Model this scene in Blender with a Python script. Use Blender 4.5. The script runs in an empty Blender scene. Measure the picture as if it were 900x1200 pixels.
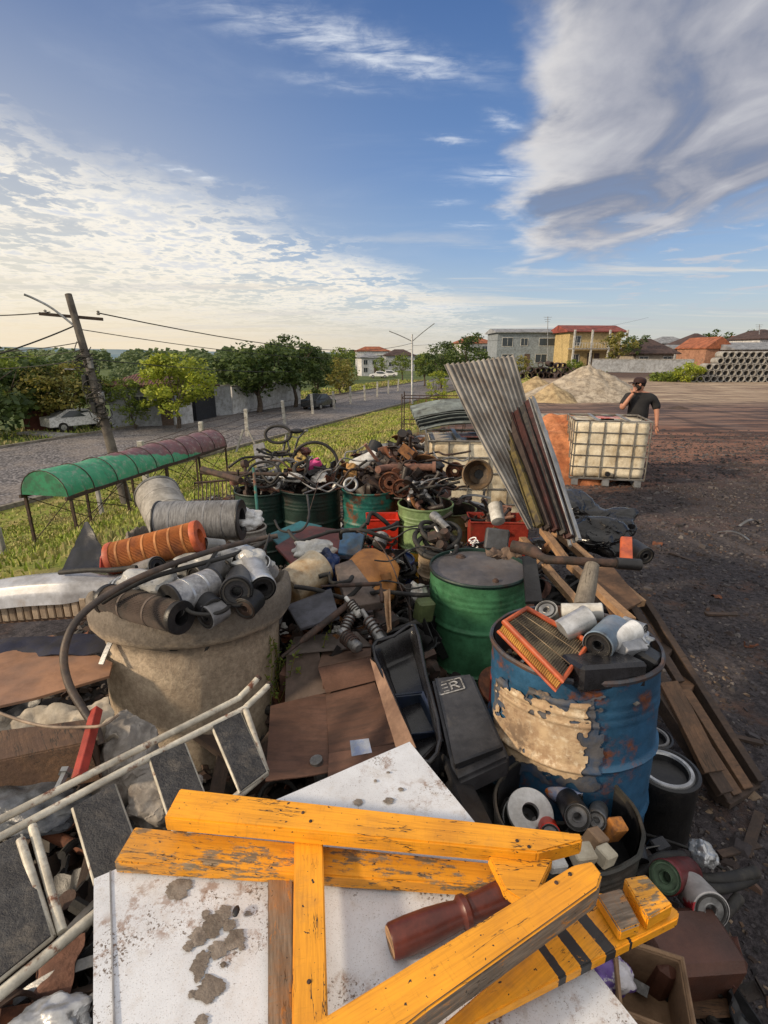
import bpy, bmesh, math, random
from math import sin, cos, pi, radians, sqrt, atan2
from mathutils import Vector, Matrix, Quaternion, noise
import numpy as np
R = random.Random(7)
SC = bpy.context.scene
COL = SC.collection
V = Vector

# ------------------------------------------------------------------ camera model
H = 1.95; F = 613.0; TH = math.atan(185/613.0); KT = 1.339; CT = cos(TH); ST = sin(TH)
CAM = V((0, 0, H))
def ray(px, py):
    u = (px-450)/F; v = (py-600)/F
    return V((u, CT-v*ST, -(ST+v*CT)))
def W(px, py, t): return CAM+ray(px, py)*(t*KT)          # a place at a given depth
def Z(px, py, z):                                   # a place at a given height
    r = ray(px, py); return CAM+r*((z-H)/r.z)
def sstep(a, b, x):
    x = max(0., min(1., (x-a)/(b-a))); return x*x*(3-2*x)
def depth(p): return (p.y*CT-(p.z-H)*ST)/KT
def sdist(x, y): return (x+12.6)*.934-(y-16.5)*.358  # metres from the street's near kerb towards the yard
def gz(x, y):
    s = sdist(x, y)
    yard = -.25*sstep(1.7, 9., y)
    n = .03*noise.noise(V((x*.7, y*.7, 3)))+.012*noise.noise(V((x*3.1, y*3.1, 1)))
    if s > 13.5: return yard+n
    if s < 0: return -3.0
    k = sstep(0, 1, (s/13.5)**1.25)
    return -3+(yard+3)*k+n*min(1, s)*2.2
def G(px, py):                                      # the place on the ground
    r = ray(px, py); t = .5
    while t < 900:
        p = CAM+r*t
        if p.z <= gz(p.x, p.y): break
        t *= 1.006
    return p
def at_s(s, l, z=None):                             # street coordinates: s across, l along
    x = -12.6+.358*l+.934*s; y = 16.5+.934*l-.358*s
    return V((x, y, gz(x, y) if z is None else z))

# ------------------------------------------------------------------ materials
_m = {}
class NT:
    def __init__(s, tree): s.t = tree
    def n(s, ty, **k):
        x = s.t.nodes.new(ty)
        for a, b in k.items():
            if a.startswith('i_'):
                a = a[2:]; i = int(a) if a.isdigit() else a.replace('_', ' ')
                if isinstance(b, bpy.types.NodeSocket): s.t.links.new(b, x.inputs[i])
                else: x.inputs[i].default_value = b
            else: setattr(x, a, b)
        return x
    def m(s, op, a, b=0., c=0., clamp=False):
        x = s.t.nodes.new('ShaderNodeMath'); x.operation = op; x.use_clamp = clamp
        for i, q in enumerate((a, b, c)):
            if isinstance(q, bpy.types.NodeSocket): s.t.links.new(q, x.inputs[i])
            else: x.inputs[i].default_value = q
        return x.outputs[0]
    def sm(s, v, a, b):
        x = s.t.nodes.new('ShaderNodeMapRange'); x.interpolation_type = 'SMOOTHSTEP'
        s.t.links.new(v, x.inputs[0]); x.inputs[1].default_value = a; x.inputs[2].default_value = b
        return x.outputs[0]
    def mix(s, f, a, b, bt='MIX'):
        x = s.t.nodes.new('ShaderNodeMix'); x.data_type = 'RGBA'; x.blend_type = bt
        for i, q in ((0, f), (6, a), (7, b)):
            if isinstance(q, bpy.types.NodeSocket): s.t.links.new(q, x.inputs[i])
            else: x.inputs[i].default_value = (q if i == 0 else (*q[:3], 1))
        return x.outputs[2]
    def noise(s, vec, scale, detail=5, rough=.55, dist=0):
        x = s.n('ShaderNodeTexNoise', i_Vector=vec, i_Scale=scale, i_Detail=detail, i_Roughness=rough, i_Distortion=dist)
        return x.outputs[0]
def newmat(name):
    m = bpy.data.materials.new(name); m.use_nodes = True
    t = m.node_tree; b = t.nodes['Principled BSDF']
    return m, NT(t), b
def coords(n, stretch=(1, 1, 1), rnd=True, world=False):
    tc = n.n('ShaderNodeNewGeometry').outputs['Position'] if world else n.n('ShaderNodeTexCoord').outputs['Object']
    if rnd and not world:
        r = n.n('ShaderNodeObjectInfo').outputs['Random']
        r = n.m('MULTIPLY', r, 37.)
        a = n.n('ShaderNodeVectorMath', operation='ADD'); n.t.links.new(tc, a.inputs[0]); n.t.links.new(r, a.inputs[1]); tc = a.outputs[0]
    mp = n.n('ShaderNodeMapping', i_Vector=tc, i_Scale=stretch)
    return mp.outputs[0]
def M(name, c, c2=None, rough=.6, metal=0., sc=9., lo=.42, hi=.62, dirt=None, dlo=.5, dhi=.7, dsc=5., bump=.25, bsc=40., stretch=(1, 1, 1), jitter=.25, spec=.4, alpha=1., trans=0.):
    """worn surface: colour c, patches of c2, grime of colour dirt"""
    if name in _m: return _m[name]
    m, n, b = newmat(name); v = coords(n, stretch)
    c2 = c2 or tuple(x*.6 for x in c)
    f1 = n.sm(n.noise(v, sc, 8, .65), lo, hi)
    col = n.mix(f1, c, c2)
    if dirt:
        v2 = coords(n)
        col = n.mix(n.sm(n.noise(v2, dsc, 9, .7), dlo, dhi), col, dirt)
    fine = n.noise(v, bsc, 6, .7)
    col = n.mix(jitter, col, n.mix(n.sm(fine, .3, .7), (.18, .18, .18), (1, 1, 1)), 'MULTIPLY')
    gr_ = n.sm(n.noise(coords(n), 3.3, 9, .72), .36, .6)
    col = n.mix(min(.75, jitter*2.2), col, n.mix(gr_, (.42, .38, .34), (1.08, 1.08, 1.08)), 'MULTIPLY')
    n.t.links.new(col, b.inputs['Base Color'])
    rr = n.m('ADD', n.m('MULTIPLY', fine, .3), rough-.15, clamp=True); n.t.links.new(rr, b.inputs['Roughness'])
    b.inputs['Metallic'].default_value = metal; b.inputs['Specular IOR Level'].default_value = spec
    b.inputs['Alpha'].default_value = alpha; b.inputs['Transmission Weight'].default_value = trans
    bp = n.n('ShaderNodeBump', i_Strength=bump, i_Distance=.01, i_Height=fine); n.t.links.new(bp.outputs[0], b.inputs['Normal'])
    _m[name] = m; return m

RUST = (.16, .055, .025); DIRT = (.05, .038, .028); BLK = (.012, .012, .013)
def metalpaint(name, c, rust=.55, **k):
    return M(name, c, tuple(x*.7 for x in c), dirt=k.pop('dirt', RUST), dlo=rust, dhi=rust+.12, **k)
m_rust = M('rusted_iron', (.17, .06, .028), (.075, .03, .018), rough=.85, sc=14, bump=.5, dirt=(.28, .12, .05), dlo=.55, dhi=.75)
m_rust2 = M('dark_rusted_iron', (.07, .04, .03), (.03, .022, .018), rough=.75, sc=14, bump=.5)
m_steel = M('dull_steel', (.3, .3, .3), (.14, .14, .14), rough=.45, metal=.7, sc=12, dirt=RUST, dlo=.6, dhi=.75)
m_galv = M('galvanised_steel', (.36, .37, .38), (.24, .25, .26), rough=.45, metal=.6, sc=10, dirt=RUST, dlo=.66, dhi=.8)
m_black = M('black_plastic', (.012, .012, .014), (.022, .022, .024), rough=.42, sc=8, dirt=(.06, .05, .04), dlo=.55, dhi=.85, dsc=3)
m_blackg = M('glossy_black_plastic', (.012, .012, .014), (.02, .02, .024), rough=.28, sc=8, dirt=(.07, .06, .05), dlo=.6, dhi=.85, dsc=3, bump=.1)
m_rubber = M('black_rubber', (.018, .017, .017), (.035, .033, .03), rough=.7, dirt=(.1, .085, .07), dlo=.55, dhi=.8)
m_grey = M('grey_plastic', (.22, .22, .23), (.13, .13, .13), rough=.5, dirt=DIRT, dlo=.55, dhi=.7)
m_white = M('grubby_white_plastic', (.62, .62, .6), (.45, .44, .41), rough=.4, dirt=(.16, .13, .1), dlo=.52, dhi=.75, bump=.1)
m_white2 = M('painted_white_metal', (.7, .71, .72), (.55, .55, .54), rough=.35, dirt=(.2, .12, .08), dlo=.6, dhi=.72, bump=.1)
m_silver = M('silver_can', (.55, .56, .58), (.38, .39, .4), rough=.32, metal=.6, dirt=DIRT, dlo=.55, dhi=.75, bump=.12)
m_paper = M('pleated_filter_paper', (.32, .24, .15), (.16, .11, .07), rough=.9, sc=12, dirt=(.05, .04, .03), dlo=.5, dhi=.75)
m_paper_o = M('orange_filter_paper', (.42, .14, .035), (.25, .08, .03), rough=.85, sc=10, dirt=(.08, .04, .02), dlo=.52, dhi=.75)
m_mesh = M('grey_filter_mesh', (.23, .23, .235), (.12, .12, .125), rough=.6, metal=.2, sc=20, stretch=(1, 1, 6))
m_orange = M('orange_rubber', (.56, .12, .04), (.38, .08, .04), rough=.5, dirt=DIRT, dlo=.6, dhi=.75, bump=.15)
m_red = metalpaint('faded_red_paint', (.34, .04, .025), .53, rough=.5)
m_redp = M('bright_red_plastic', (.62, .035, .015), (.5, .03, .015), rough=.4, dirt=(.15, .03, .02), dlo=.62, dhi=.8, bump=.08)
m_maroon = M('faded_maroon_paint', (.14, .04, .032), (.085, .035, .03), rough=.6, dirt=(.08, .07, .06), dlo=.58, dhi=.75)
m_blue = metalpaint('blue_drum_paint', (.028, .105, .21), .55, rough=.42, sc=5)
m_bluedk = M('deep_blue_plastic', (.01, .035, .14), (.012, .02, .06), rough=.4, dirt=DIRT, dlo=.55, dhi=.75)
m_green = metalpaint('green_drum_paint', (.065, .215, .105), .58, rough=.38, sc=6, dirt=(.035, .03, .02))
m_teal = metalpaint('teal_drum_paint', (.02, .15, .125), .5, rough=.45, sc=6)
m_dkgreen = metalpaint('dark_green_drum_paint', (.009, .033, .026), .55, rough=.5, sc=6, dirt=(.02, .016, .012))
m_pale = metalpaint('pale_green_drum_paint', (.2, .3, .13), .62, rough=.5, sc=6)
m_yell = metalpaint('yellow_drum_paint', (.6, .33, .03), .6, rough=.5, sc=6)
m_rust3 = M('ochre_rusted_iron', (.26, .12, .045), (.13, .06, .03), rough=.9, sc=14, bump=.5)
m_rust4 = M('dusty_pink_rust', (.25, .13, .095), (.12, .06, .045), rough=.9, sc=14, bump=.5)
m_rust5 = M('oily_black_rust', (.035, .024, .02), (.015, .012, .012), rough=.5, sc=14, bump=.4)
m_conc = M('cast_concrete', (.26, .235, .195), (.15, .132, .108), rough=.9, sc=4, lo=.35, hi=.68, dirt=(.06, .05, .04), dlo=.54, dhi=.8, bump=.6, bsc=30)
m_concl = M('pale_concrete', (.36, .35, .33), (.24, .23, .22), rough=.9, sc=3, bump=.4)
m_cardb = M('brown_cardboard', (.135, .07, .05), (.09, .05, .038), rough=.85, sc=4, dirt=(.05, .035, .028), dlo=.55, dhi=.8, bump=.12, bsc=60, stretch=(1, 6, 1))
m_cardl = M('pale_cardboard', (.34, .22, .13), (.25, .16, .1), rough=.85, sc=4, dirt=(.1, .07, .05), dlo=.55, dhi=.8, bump=.12)
m_hard = M('brown_hardboard', (.33, .175, .1), (.25, .14, .09), rough=.6, sc=5, dirt=(.12, .08, .06), dlo=.55, dhi=.8, bump=.12)
def woodmat(name, c, c2, dark=(.03, .02, .012), axis=0, lo=.4, hi=.6, cr=.06, rough=.8, bump=.5):
    """wood grain running along the local x (0), y (1) or z (2) axis"""
    if name in _m: return _m[name]
    m, n, b = newmat(name)
    st = [14, 14, 14]; st[axis] = 1.0
    v = coords(n, tuple(st)); v0 = coords(n)
    g = n.noise(v, 4, 6, .65); cr_ = n.noise(v, 2.2, 4, .6)
    col = n.mix(n.sm(n.noise(v0, 7, 6, .7), lo, hi), c, c2)
    col = n.mix(n.sm(g, .35, .7), col, tuple(.5*(x+y)*.75 for x, y in zip(c, c2)))
    crack = n.m('LESS_THAN', n.m('ABSOLUTE', n.m('SUBTRACT', cr_, .5)), .006+cr*.05)
    crm = n.m('MULTIPLY', crack, n.sm(n.noise(v0, 5, 2), .5, .6))
    col = n.mix(crm, col, dark)
    col = n.mix(.35, col, n.mix(n.sm(n.noise(v0, 60, 6, .7), .3, .65), (.3, .28, .25), (1, 1, 1)), 'MULTIPLY')
    n.t.links.new(col, b.inputs['Base Color']); b.inputs['Roughness'].default_value = rough
    bp = n.n('ShaderNodeBump', i_Strength=bump, i_Distance=.006, i_Height=n.m('SUBTRACT', g, n.m('MULTIPLY', crm, .8)))
    n.t.links.new(bp.outputs[0], b.inputs['Normal'])
    _m[name] = m; return m
m_wood = woodmat('weathered_brown_timber', (.16, .085, .045), (.085, .05, .03))
m_woodl = woodmat('pale_sawn_timber', (.42, .25, .13), (.26, .15, .08))
m_woodd = woodmat('dark_damp_timber', (.07, .042, .028), (.035, .023, .018))
m_log = woodmat('grey_log_wood', (.22, .19, .15), (.13, .11, .09), axis=2)
def paintwood(name, base, wood, lo, hi, sc=16):
    if name in _m: return _m[name]
    m, n, b = newmat(name)
    v0 = coords(n); v = coords(n, (1, 9, 9)); vs = coords(n, (2.2, 6, 6))
    g = n.noise(v, 10, 7, .7)
    pt = n.mix(n.sm(n.noise(v0, 6, 5), .3, .7), base, tuple(x*.8 for x in base))
    pt = n.mix(n.m('MULTIPLY', n.sm(n.noise(v0, 3.5, 4), .52, .66), .4), pt, (base[0]*.55, base[1]*.5, base[2]))
    wd = n.mix(n.sm(g, .35, .65), wood, tuple(x*.45 for x in wood))
    pat = n.m('ADD', n.m('MULTIPLY', n.noise(vs, sc*.4, 8, .75), .75), n.m('MULTIPLY', g, .25))
    ch = n.sm(pat, lo, hi)
    col = n.mix(ch, pt, wd)
    # fine checks across the brush strokes and specks of grime
    ck = n.m('LESS_THAN', n.m('ABSOLUTE', n.m('SUBTRACT', n.noise(coords(n, (1.0, 10, 10)), 3.0, 5, .6), .5)), .0055)
    ck = n.m('MULTIPLY', ck, n.sm(n.noise(v0, 6, 3), .5, .58))
    col = n.mix(ck, col, (.02, .012, .006))
    hat = n.m('MULTIPLY', n.sm(n.noise(coords(n, (9, 1.2, 1.2)), 22, 4, .6), .55, .75), .35)
    col = n.mix(hat, col, tuple(x*.5 for x in base))
    col = n.mix(n.m('MULTIPLY', n.sm(n.noise(v0, 4.5, 8, .72), .5, .68), .55), col, tuple(x*.45+.03 for x in base))
    grn = n.noise(coords(n, (1.2, 30, 30)), 6, 5, .7)
    col = n.mix(.38, col, n.mix(n.sm(grn, .32, .62), (.5, .45, .4), (1.05, 1.05, 1.05)), 'MULTIPLY')
    sp = n.m('GREATER_THAN', n.noise(v0, 90, 2), .71)
    col = n.mix(sp, col, (.03, .02, .012))
    n.t.links.new(col, b.inputs['Base Color'])
    n.t.links.new(n.m('ADD', .5, n.m('MULTIPLY', ch, .35)), b.inputs['Roughness'])
    hgt = n.m('SUBTRACT', n.m('MULTIPLY', g, .5), n.m('ADD', n.m('MULTIPLY', ch, .5), ck))
    bp = n.n('ShaderNodeBump', i_Strength=.45, i_Distance=.003, i_Height=hgt); n.t.links.new(bp.outputs[0], b.inputs['Normal'])
    _m[name] = m; return m
YEL = (.86, .36, .014)
m_py = paintwood('yellow_painted_timber', YEL, (.2, .13, .07), .60, .68)
m_pyw = paintwood('flaking_yellow_timber', (.80, .34, .02), (.30, .23, .15), .50, .56)
m_pyww = paintwood('bare_timber_with_yellow_flecks', (.6, .22, .015), (.25, .19, .14), .38, .46)
m_cream = metalpaint('cream_tube_paint', (.60, .56, .47), .54, rough=.4, sc=12, dsc=22)

# ------------------------------------------------------------------ mesh builder
class MB:
    def __init__(s): s.v = []; s.f = []; s.M = Matrix()
    def add(s, vs, fs):
        o = len(s.v); s.v += [s.M@V(p) for p in vs]; s.f += [tuple(i+o for i in f) for f in fs]; return s
    def box(s, c, d, rot=None):
        x, y, z = (q/2 for q in d); c = V(c)
        vs = [V((a*x, b*y, e*z)) for a, b, e in ((-1,-1,-1),(1,-1,-1),(1,1,-1),(-1,1,-1),(-1,-1,1),(1,-1,1),(1,1,1),(-1,1,1))]
        if rot is not None: vs = [rot@p for p in vs]
        return s.add([p+c for p in vs], [(0,3,2,1),(4,5,6,7),(0,1,5,4),(1,2,6,5),(2,3,7,6),(3,0,4,7)])
    def bar(s, a, b, w, h, up=(0, 0, 1), seg=1, wob=0, cut=0):
        """squared bar from a to b; w across, h along up; cut = slanted end"""
        a = V(a); b = V(b); x = (b-a).normalized(); y = V(up).cross(x).normalized(); z = x.cross(y)
        vs = []; L = (b-a).length
        for i in range(seg+1):
            c = a.lerp(b, i/seg)
            if wob: c = c+y*wob*noise.noise(c*3)+z*wob*noise.noise(c*3+V((9, 0, 0)))
            for k, (p, q) in enumerate(((-1,-1),(1,-1),(1,1),(-1,1))):
                e = 0
                if cut and i in (0, seg): e = cut*p*(1 if i == 0 else -1)
                vs.append(c+y*p*w/2+z*q*h/2+x*e)
        fs = [(3, 2, 1, 0), tuple(4*seg+j for j in range(4))]
        for i in range(seg):
            for j in range(4):
                k = (j+1) % 4; fs.append((4*i+j, 4*i+k, 4*i+4+k, 4*i+4+j))
        return s.add(vs, fs)
    def tube(s, pts, r, n=8, cap=True, smooth=0, closed=False):
        pts = [V(p) for p in pts]
        if smooth:
            q = []; N = len(pts)
            for i in range(N if closed else N-1):
                g = (lambda k: pts[k % N]) if closed else (lambda k: pts[max(0, min(N-1, k))])
                p0, p1, p2, p3 = g(i-1), g(i), g(i+1), g(i+2)
                for k in range(smooth):
                    t = k/smooth
                    q.append(.5*((2*p1)+(p2-p0)*t+(2*p0-5*p1+4*p2-p3)*t*t+(3*p1-p0-3*p2+p3)*t**3))
            if not closed: q.append(pts[-1])
            pts = q
        N = len(pts); vs = []; nrm = None
        for i, p in enumerate(pts):
            if closed: d = pts[(i+1) % N]-pts[i-1]
            else: d = pts[min(i+1, N-1)]-pts[max(i-1, 0)]
            d = d.normalized() if d.length > 1e-9 else V((0, 0, 1))
            if nrm is None: nrm = d.orthogonal().normalized()
            nrm = (nrm-d*nrm.dot(d)); nrm = nrm.normalized() if nrm.length > 1e-6 else d.orthogonal().normalized()
            bi = d.cross(nrm); rr = r(i/(N-1)) if callable(r) else r
            vs += [p+(nrm*cos(2*pi*k/n)+bi*sin(2*pi*k/n))*rr for k in range(n)]
        fs = []
        for i in range(N if closed else N-1):
            a = i*n; b = ((i+1) % N)*n
            for k in range(n): fs.append((a+k, a+(k+1) % n, b+(k+1) % n, b+k))
        if cap and not closed: fs += [tuple(range(n-1, -1, -1)), tuple((N-1)*n+k for k in range(n))]
        return s.add(vs, fs)
    def lathe(s, prof, n=32, rf=None, a0=0, a1=2*pi, close=False):
        """profile of (r, z); rf(angle, r, z) changes the radius"""
        full = abs(a1-a0-2*pi) < 1e-6; m = n if full else n+1; vs = []
        for r, z in prof:
            for k in range(m):
                a = a0+(a1-a0)*k/n; q = rf(a, r, z) if rf else r
                if isinstance(q, tuple): q, zz = q
                else: zz = z
                vs.append((q*cos(a), q*sin(a), zz))
        fs = []; P = len(prof)
        for i in range(P if close else P-1):
            a = i*m; b = ((i+1) % P)*m
            for k in range(n): fs.append((a+k, a+(k+1) % m, b+(k+1) % m, b+k))
        if full and not close:
            if prof[0][0] > 1e-6 and prof[0][0] < 0: pass
        return s.add(vs, fs)
    def disc(s, r, z, n=32, up=True):
        f = list(range(n)); return s.add([(r*cos(2*pi*k/n), r*sin(2*pi*k/n), z) for k in range(n)], [tuple(f if up else f[::-1])])
    def grid(s, fn, nu, nv, th=0):
        vs = [V(fn(i/nu, j/nv)) for j in range(nv+1) for i in range(nu+1)]
        I = lambda i, j: j*(nu+1)+i
        fs = [(I(i, j), I(i+1, j), I(i+1, j+1), I(i, j+1)) for j in range(nv) for i in range(nu)]
        if th:
            nn = []
            for j in range(nv+1):
                for i in range(nu+1):
                    a = vs[I(min(i+1, nu), j)]-vs[I(max(i-1, 0), j)]; b = vs[I(i, min(j+1, nv))]-vs[I(i, max(j-1, 0))]
                    c = a.cross(b); nn.append(c.normalized() if c.length > 0 else V((0, 0, 1)))
            K = len(vs); vs = vs+[p-q*th for p, q in zip(vs, nn)]
            fs += [tuple(q+K for q in f[::-1]) for f in fs]
            bd = [I(i, 0) for i in range(nu+1)]+[I(nu, j) for j in range(1, nv+1)]+[I(i, nv) for i in range(nu-1, -1, -1)]+[I(0, j) for j in range(nv-1, 0, -1)]
            for k in range(len(bd)):
                a, b = bd[k], bd[(k+1) % len(bd)]; fs.append((b, a, a+K, b+K))
        return s.add(vs, fs)
    def blob(s, c, r, sub=3, amp=.2, fr=2., seed=0, flat=None, crease=0):
        bm = bmesh.new(); bmesh.ops.create_icosphere(bm, subdivisions=sub, radius=1)
        r = V(r) if not isinstance(r, (int, float)) else V((r, r, r)); vs = []
        rr = random.Random(seed*13+5); pl = []
        if crease:
            for _ in range(int(16+46*crease)):
                q = V((rr.gauss(0, 1), rr.gauss(0, 1), rr.gauss(0, 1))).normalized(); pl.append((q, rr.uniform(.62, 1.08)))
        for v in bm.verts:
            p = v.co.copy(); k = 1+amp*noise.noise(p*fr+V((seed*7.3, seed, 0)))
            if crease:
                w_ = (p+.5*crease*noise.noise_vector(p*1.9+V((seed, 0, 0)))+.16*crease*noise.noise_vector(p*5+V((seed, 4, 0)))).normalized()
                m_ = 2.
                for q, d in pl:
                    e = w_.dot(q)
                    if e > .15: m_ = min(m_, d/e)
                k *= .4+.6*min(m_, 1.35)
                k += .05*crease*(1-min(1, abs(noise.noise(w_*4+V((seed, 3, 5))))*5))
            p = V((p.x*r.x*k, p.y*r.y*k, p.z*r.z*k))
            if flat is not None: p.z = max(p.z, flat)
            vs.append(p+V(c))
        fs = [tuple(v.index for v in f.verts) for f in bm.faces]; bm.free()
        return s.add(vs, fs)
    def build(s, name, mat, parent=None, label=None, cat=None, group=None, kind=None, smooth=35, bevel=0, loc=None, fix=True):
        me = bpy.data.meshes.new(name)
        if parent is None and loc is None and kind != 'structure' and s.v:
            lo = V([min(p[i] for p in s.v) for i in range(3)]); hi = V([max(p[i] for p in s.v) for i in range(3)])
            loc = V(((lo.x+hi.x)/2, (lo.y+hi.y)/2, lo.z))
        off = V(loc) if loc is not None else (V(parent.get('_o', (0, 0, 0))) if parent else V((0, 0, 0)))
        me.from_pydata([tuple(p-off) for p in s.v], [], s.f)
        if fix or bevel:
            bm = bmesh.new(); bm.from_mesh(me)
            if fix: bmesh.ops.recalc_face_normals(bm, faces=bm.faces)
            if bevel:
                es = [e for e in bm.edges if len(e.link_faces) == 2 and e.calc_face_angle(0) > .6]
                bmesh.ops.bevel(bm, geom=es, offset=bevel, segments=1, affect='EDGES', clamp_overlap=True)
            bm.to_mesh(me); bm.free()
        if smooth:
            me.polygons.foreach_set('use_smooth', [True]*len(me.polygons))
            me.set_sharp_from_angle(angle=radians(smooth))
        me.materials.append(mat); me.update()
        o = bpy.data.objects.new(name, me); COL.objects.link(o)
        if parent: o.parent = parent
        elif loc is not None: o.location = loc
        tag(o, label, cat, group, kind); return o
def tag(o, label=None, cat=None, group=None, kind=None):
    for k, v in (('label', label), ('category', cat), ('group', group), ('kind', kind)):
        if v: o[k] = v
    return o
def thing(name, label, cat, loc=(0, 0, 0), group=None, world=False):
    """an Empty at the thing's base. world=True: its parts are given in world places"""
    o = bpy.data.objects.new(name, None); COL.objects.link(o); o.location = loc; o.empty_display_size = .1
    if world: o['_o'] = list(V(loc))
    return tag(o, label, cat, group)
def copy_tree(o, parent=None):
    c = o.copy(); COL.objects.link(c)
    if parent: c.parent = parent
    for ch in list(o.children): copy_tree(ch, c)
    return c
def dup(o, label=None, group=None):
    c = copy_tree(o)
    if label: c['label'] = label
    if group: c['group'] = group
    return c
def frame(a, b, up=None, roll=0):
    """matrix at a with z towards b"""
    a = V(a); z = (V(b)-a).normalized(); u = V(up) if up else V((0, 0, 1))
    x = u.cross(z)
    if x.length < 1e-3: x = V((1, 0, 0)).cross(z)
    x.normalize(); y = z.cross(x)
    m = Matrix(((x.x, y.x, z.x, a.x), (x.y, y.y, z.y, a.y), (x.z, y.z, z.z, a.z), (0, 0, 0, 1)))
    return m@Matrix.Rotation(roll, 4, 'Z')
def put(o, a, b, roll=0, up=None):
    o.matrix_world = frame(a, b, up, roll); return o
# ================================================================== SKY
SUN_EL, SUN_AZ = radians(23), radians(-110)          # azimuth measured from +Y towards +X
def make_world():
    w = bpy.data.worlds.new("World"); SC.world = w; w.use_nodes = True
    t = w.node_tree; t.nodes.clear(); n = NT(t)
    out = n.n('ShaderNodeOutputWorld'); bg = n.n('ShaderNodeBackground'); t.links.new(bg.outputs[0], out.inputs[0])
    sky = n.n('ShaderNodeTexSky', sky_type='NISHITA', sun_disc=False, sun_elevation=SUN_EL, sun_rotation=SUN_AZ, air_density=1.0, dust_density=1.5, ozone_density=2.0)
    d = n.n('ShaderNodeTexCoord').outputs['Generated']
    sp = n.n('ShaderNodeSeparateXYZ', i_0=d); x, y, z = sp.outputs
    zc = n.m('MAXIMUM', z, 0.0)
    zz = n.m('ADD', zc, .045)
    X = n.m('DIVIDE', x, zz); Y = n.m('DIVIDE', y, zz)
    P = n.n('ShaderNodeCombineXYZ', i_0=X, i_1=Y).outputs[0]
    def nz(sx, sy, scale, det=6, rough=.6, dist=0., off=0.):
        mp = n.n('ShaderNodeMapping', i_Vector=P, i_Scale=(sx, sy, 1), i_Location=(off, off*.7, 0))
        return n.noise(mp.outputs[0], scale, det, rough, dist)
    # clear-sky gradient by height, warmer and paler towards the sun
    rp = n.n('ShaderNodeValToRGB', i_0=zc); cr = rp.color_ramp
    stops = [(0, (.66, .62, .53)), (.035, (.60, .62, .60)), (.09, (.45, .57, .69)), (.16, (.29, .44, .68)), (.28, (.15, .28, .56)), (.46, (.075, .165, .40)), (1, (.06, .12, .30))]
    while len(cr.elements) < len(stops): cr.elements.new(.5)
    for e, (p, c) in zip(cr.elements, stops): e.position = p; e.color = (*c, 1)
    base = rp.outputs[0]
    sund = V((sin(radians(-80)), cos(radians(-80)), .05)).normalized()
    dot = n.n('ShaderNodeVectorMath', operation='DOT_PRODUCT'); t.links.new(d, dot.inputs[0]); dot.inputs[1].default_value = sund
    dt = dot.outputs['Value']
    glow = n.m('MULTIPLY', n.sm(dt, .0, 1.), n.m('SUBTRACT', 1., n.sm(zc, .0, .6)))
    base = n.mix(n.m('MULTIPLY', glow, .85), base, (.95, .84, .62))
    low = n.m('MULTIPLY', n.m('SUBTRACT', 1., n.sm(zc, .0, .1)), n.sm(dt, -.2, .8))
    base = n.mix(n.m('MULTIPLY', low, .5), base, (.85, .62, .42))
    nish = n.mix(1., sky.outputs[0], (.13, .13, .13), 'MULTIPLY')
    base = n.mix(.14, base, nish)
    S1 = lambda v, a, b: n.sm(v, a, b)
    MU = lambda a, b: n.m('MULTIPLY', a, b); AD = lambda a, b: n.m('ADD', a, b); SU = lambda a, b: n.m('SUBTRACT', a, b)
    # high thin veil
    veil = MU(S1(nz(.5, .9, 1.1, 7, .6, .6), .5, .8), .2)
    base = n.mix(veil, base, (.62, .68, .78))
    # cirrus wisps: (centre x, y, angle, half length, half width, strength)
    wn = nz(1, 1, 3.2, 6, .6); wn2 = nz(1, 1, 9., 5, .65, .4)
    wx = AD(X, MU(SU(wn, .5), .34)); wy = AD(Y, MU(SU(wn2, .5), .2))
    for (cx, cy, ang, l, w_, a) in ((-.12, 1.93, .43, .36, .075, .8), (.1, 2.03, .3, .17, .055, .6), (-.17, 2.15, .25, .2, .04, .3), (.3, 2.6, .2, .07, .035, .6), (.42, 2.42, 1.1, .06, .03, .5), (.5, 2.48, .1, .08, .04, .45), (.58, 3.0, -.1, .2, .10, .6), (.36, 3.42, 0., .1, .05, .4), (.58, 3.88, 0., .16, .06, .35), (-1.02, 2.9, .4, .07, .035, .8), (-.9, 3.04, .3, .06, .03, .7)):
        ddx = SU(wx, cx); ddy = SU(wy, cy); c_, s_ = cos(ang), sin(ang)
        a1 = n.m('DIVIDE', AD(MU(ddx, c_), MU(ddy, s_)), l); b1 = n.m('DIVIDE', SU(MU(ddy, c_), MU(ddx, s_)), w_)
        r2 = AD(MU(a1, a1), MU(b1, b1)); f = MU(n.m('POWER', 2.718, MU(r2, -1.)), a)
        f = MU(f, S1(nz(1.6, 5, 3.1, 7, .62, .5), .3, .68))
        base = n.mix(n.m('MINIMUM', f, 1.), base, (.84, .88, .94))
    # altocumulus field on the left
    L = SU(AD(MU(X, 2.05), 5.1), Y)
    edge = AD(L, MU(SU(nz(1, 1, 1.0, 5, .6), .5), 3.6))
    mask = S1(edge, .7, -1.8)
    cell = nz(1.25, 1.0, 4.4, 5, .58, .5); cell2 = nz(1.1, 1, 9., 5, .65, .5)
    big = nz(1, .8, .9, 4, .55)
    cc = AD(AD(MU(cell, .68), MU(cell2, .32)), MU(SU(big, .5), .6))
    dens = MU(S1(cc, .43, .53), mask)
    far = S1(z, .02, .12)
    dens = MU(dens, AD(MU(far, .8), .18))
    lit = n.mix(S1(cc, .5, .66), (1.08, 1.0, .86), (.70, .73, .79))
    soft = MU(MU(S1(big, .4, .62), mask), MU(far, .5))
    base = n.mix(soft, base, (.9, .88, .82))
    base = n.mix(MU(dens, .85), base, lit)
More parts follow.
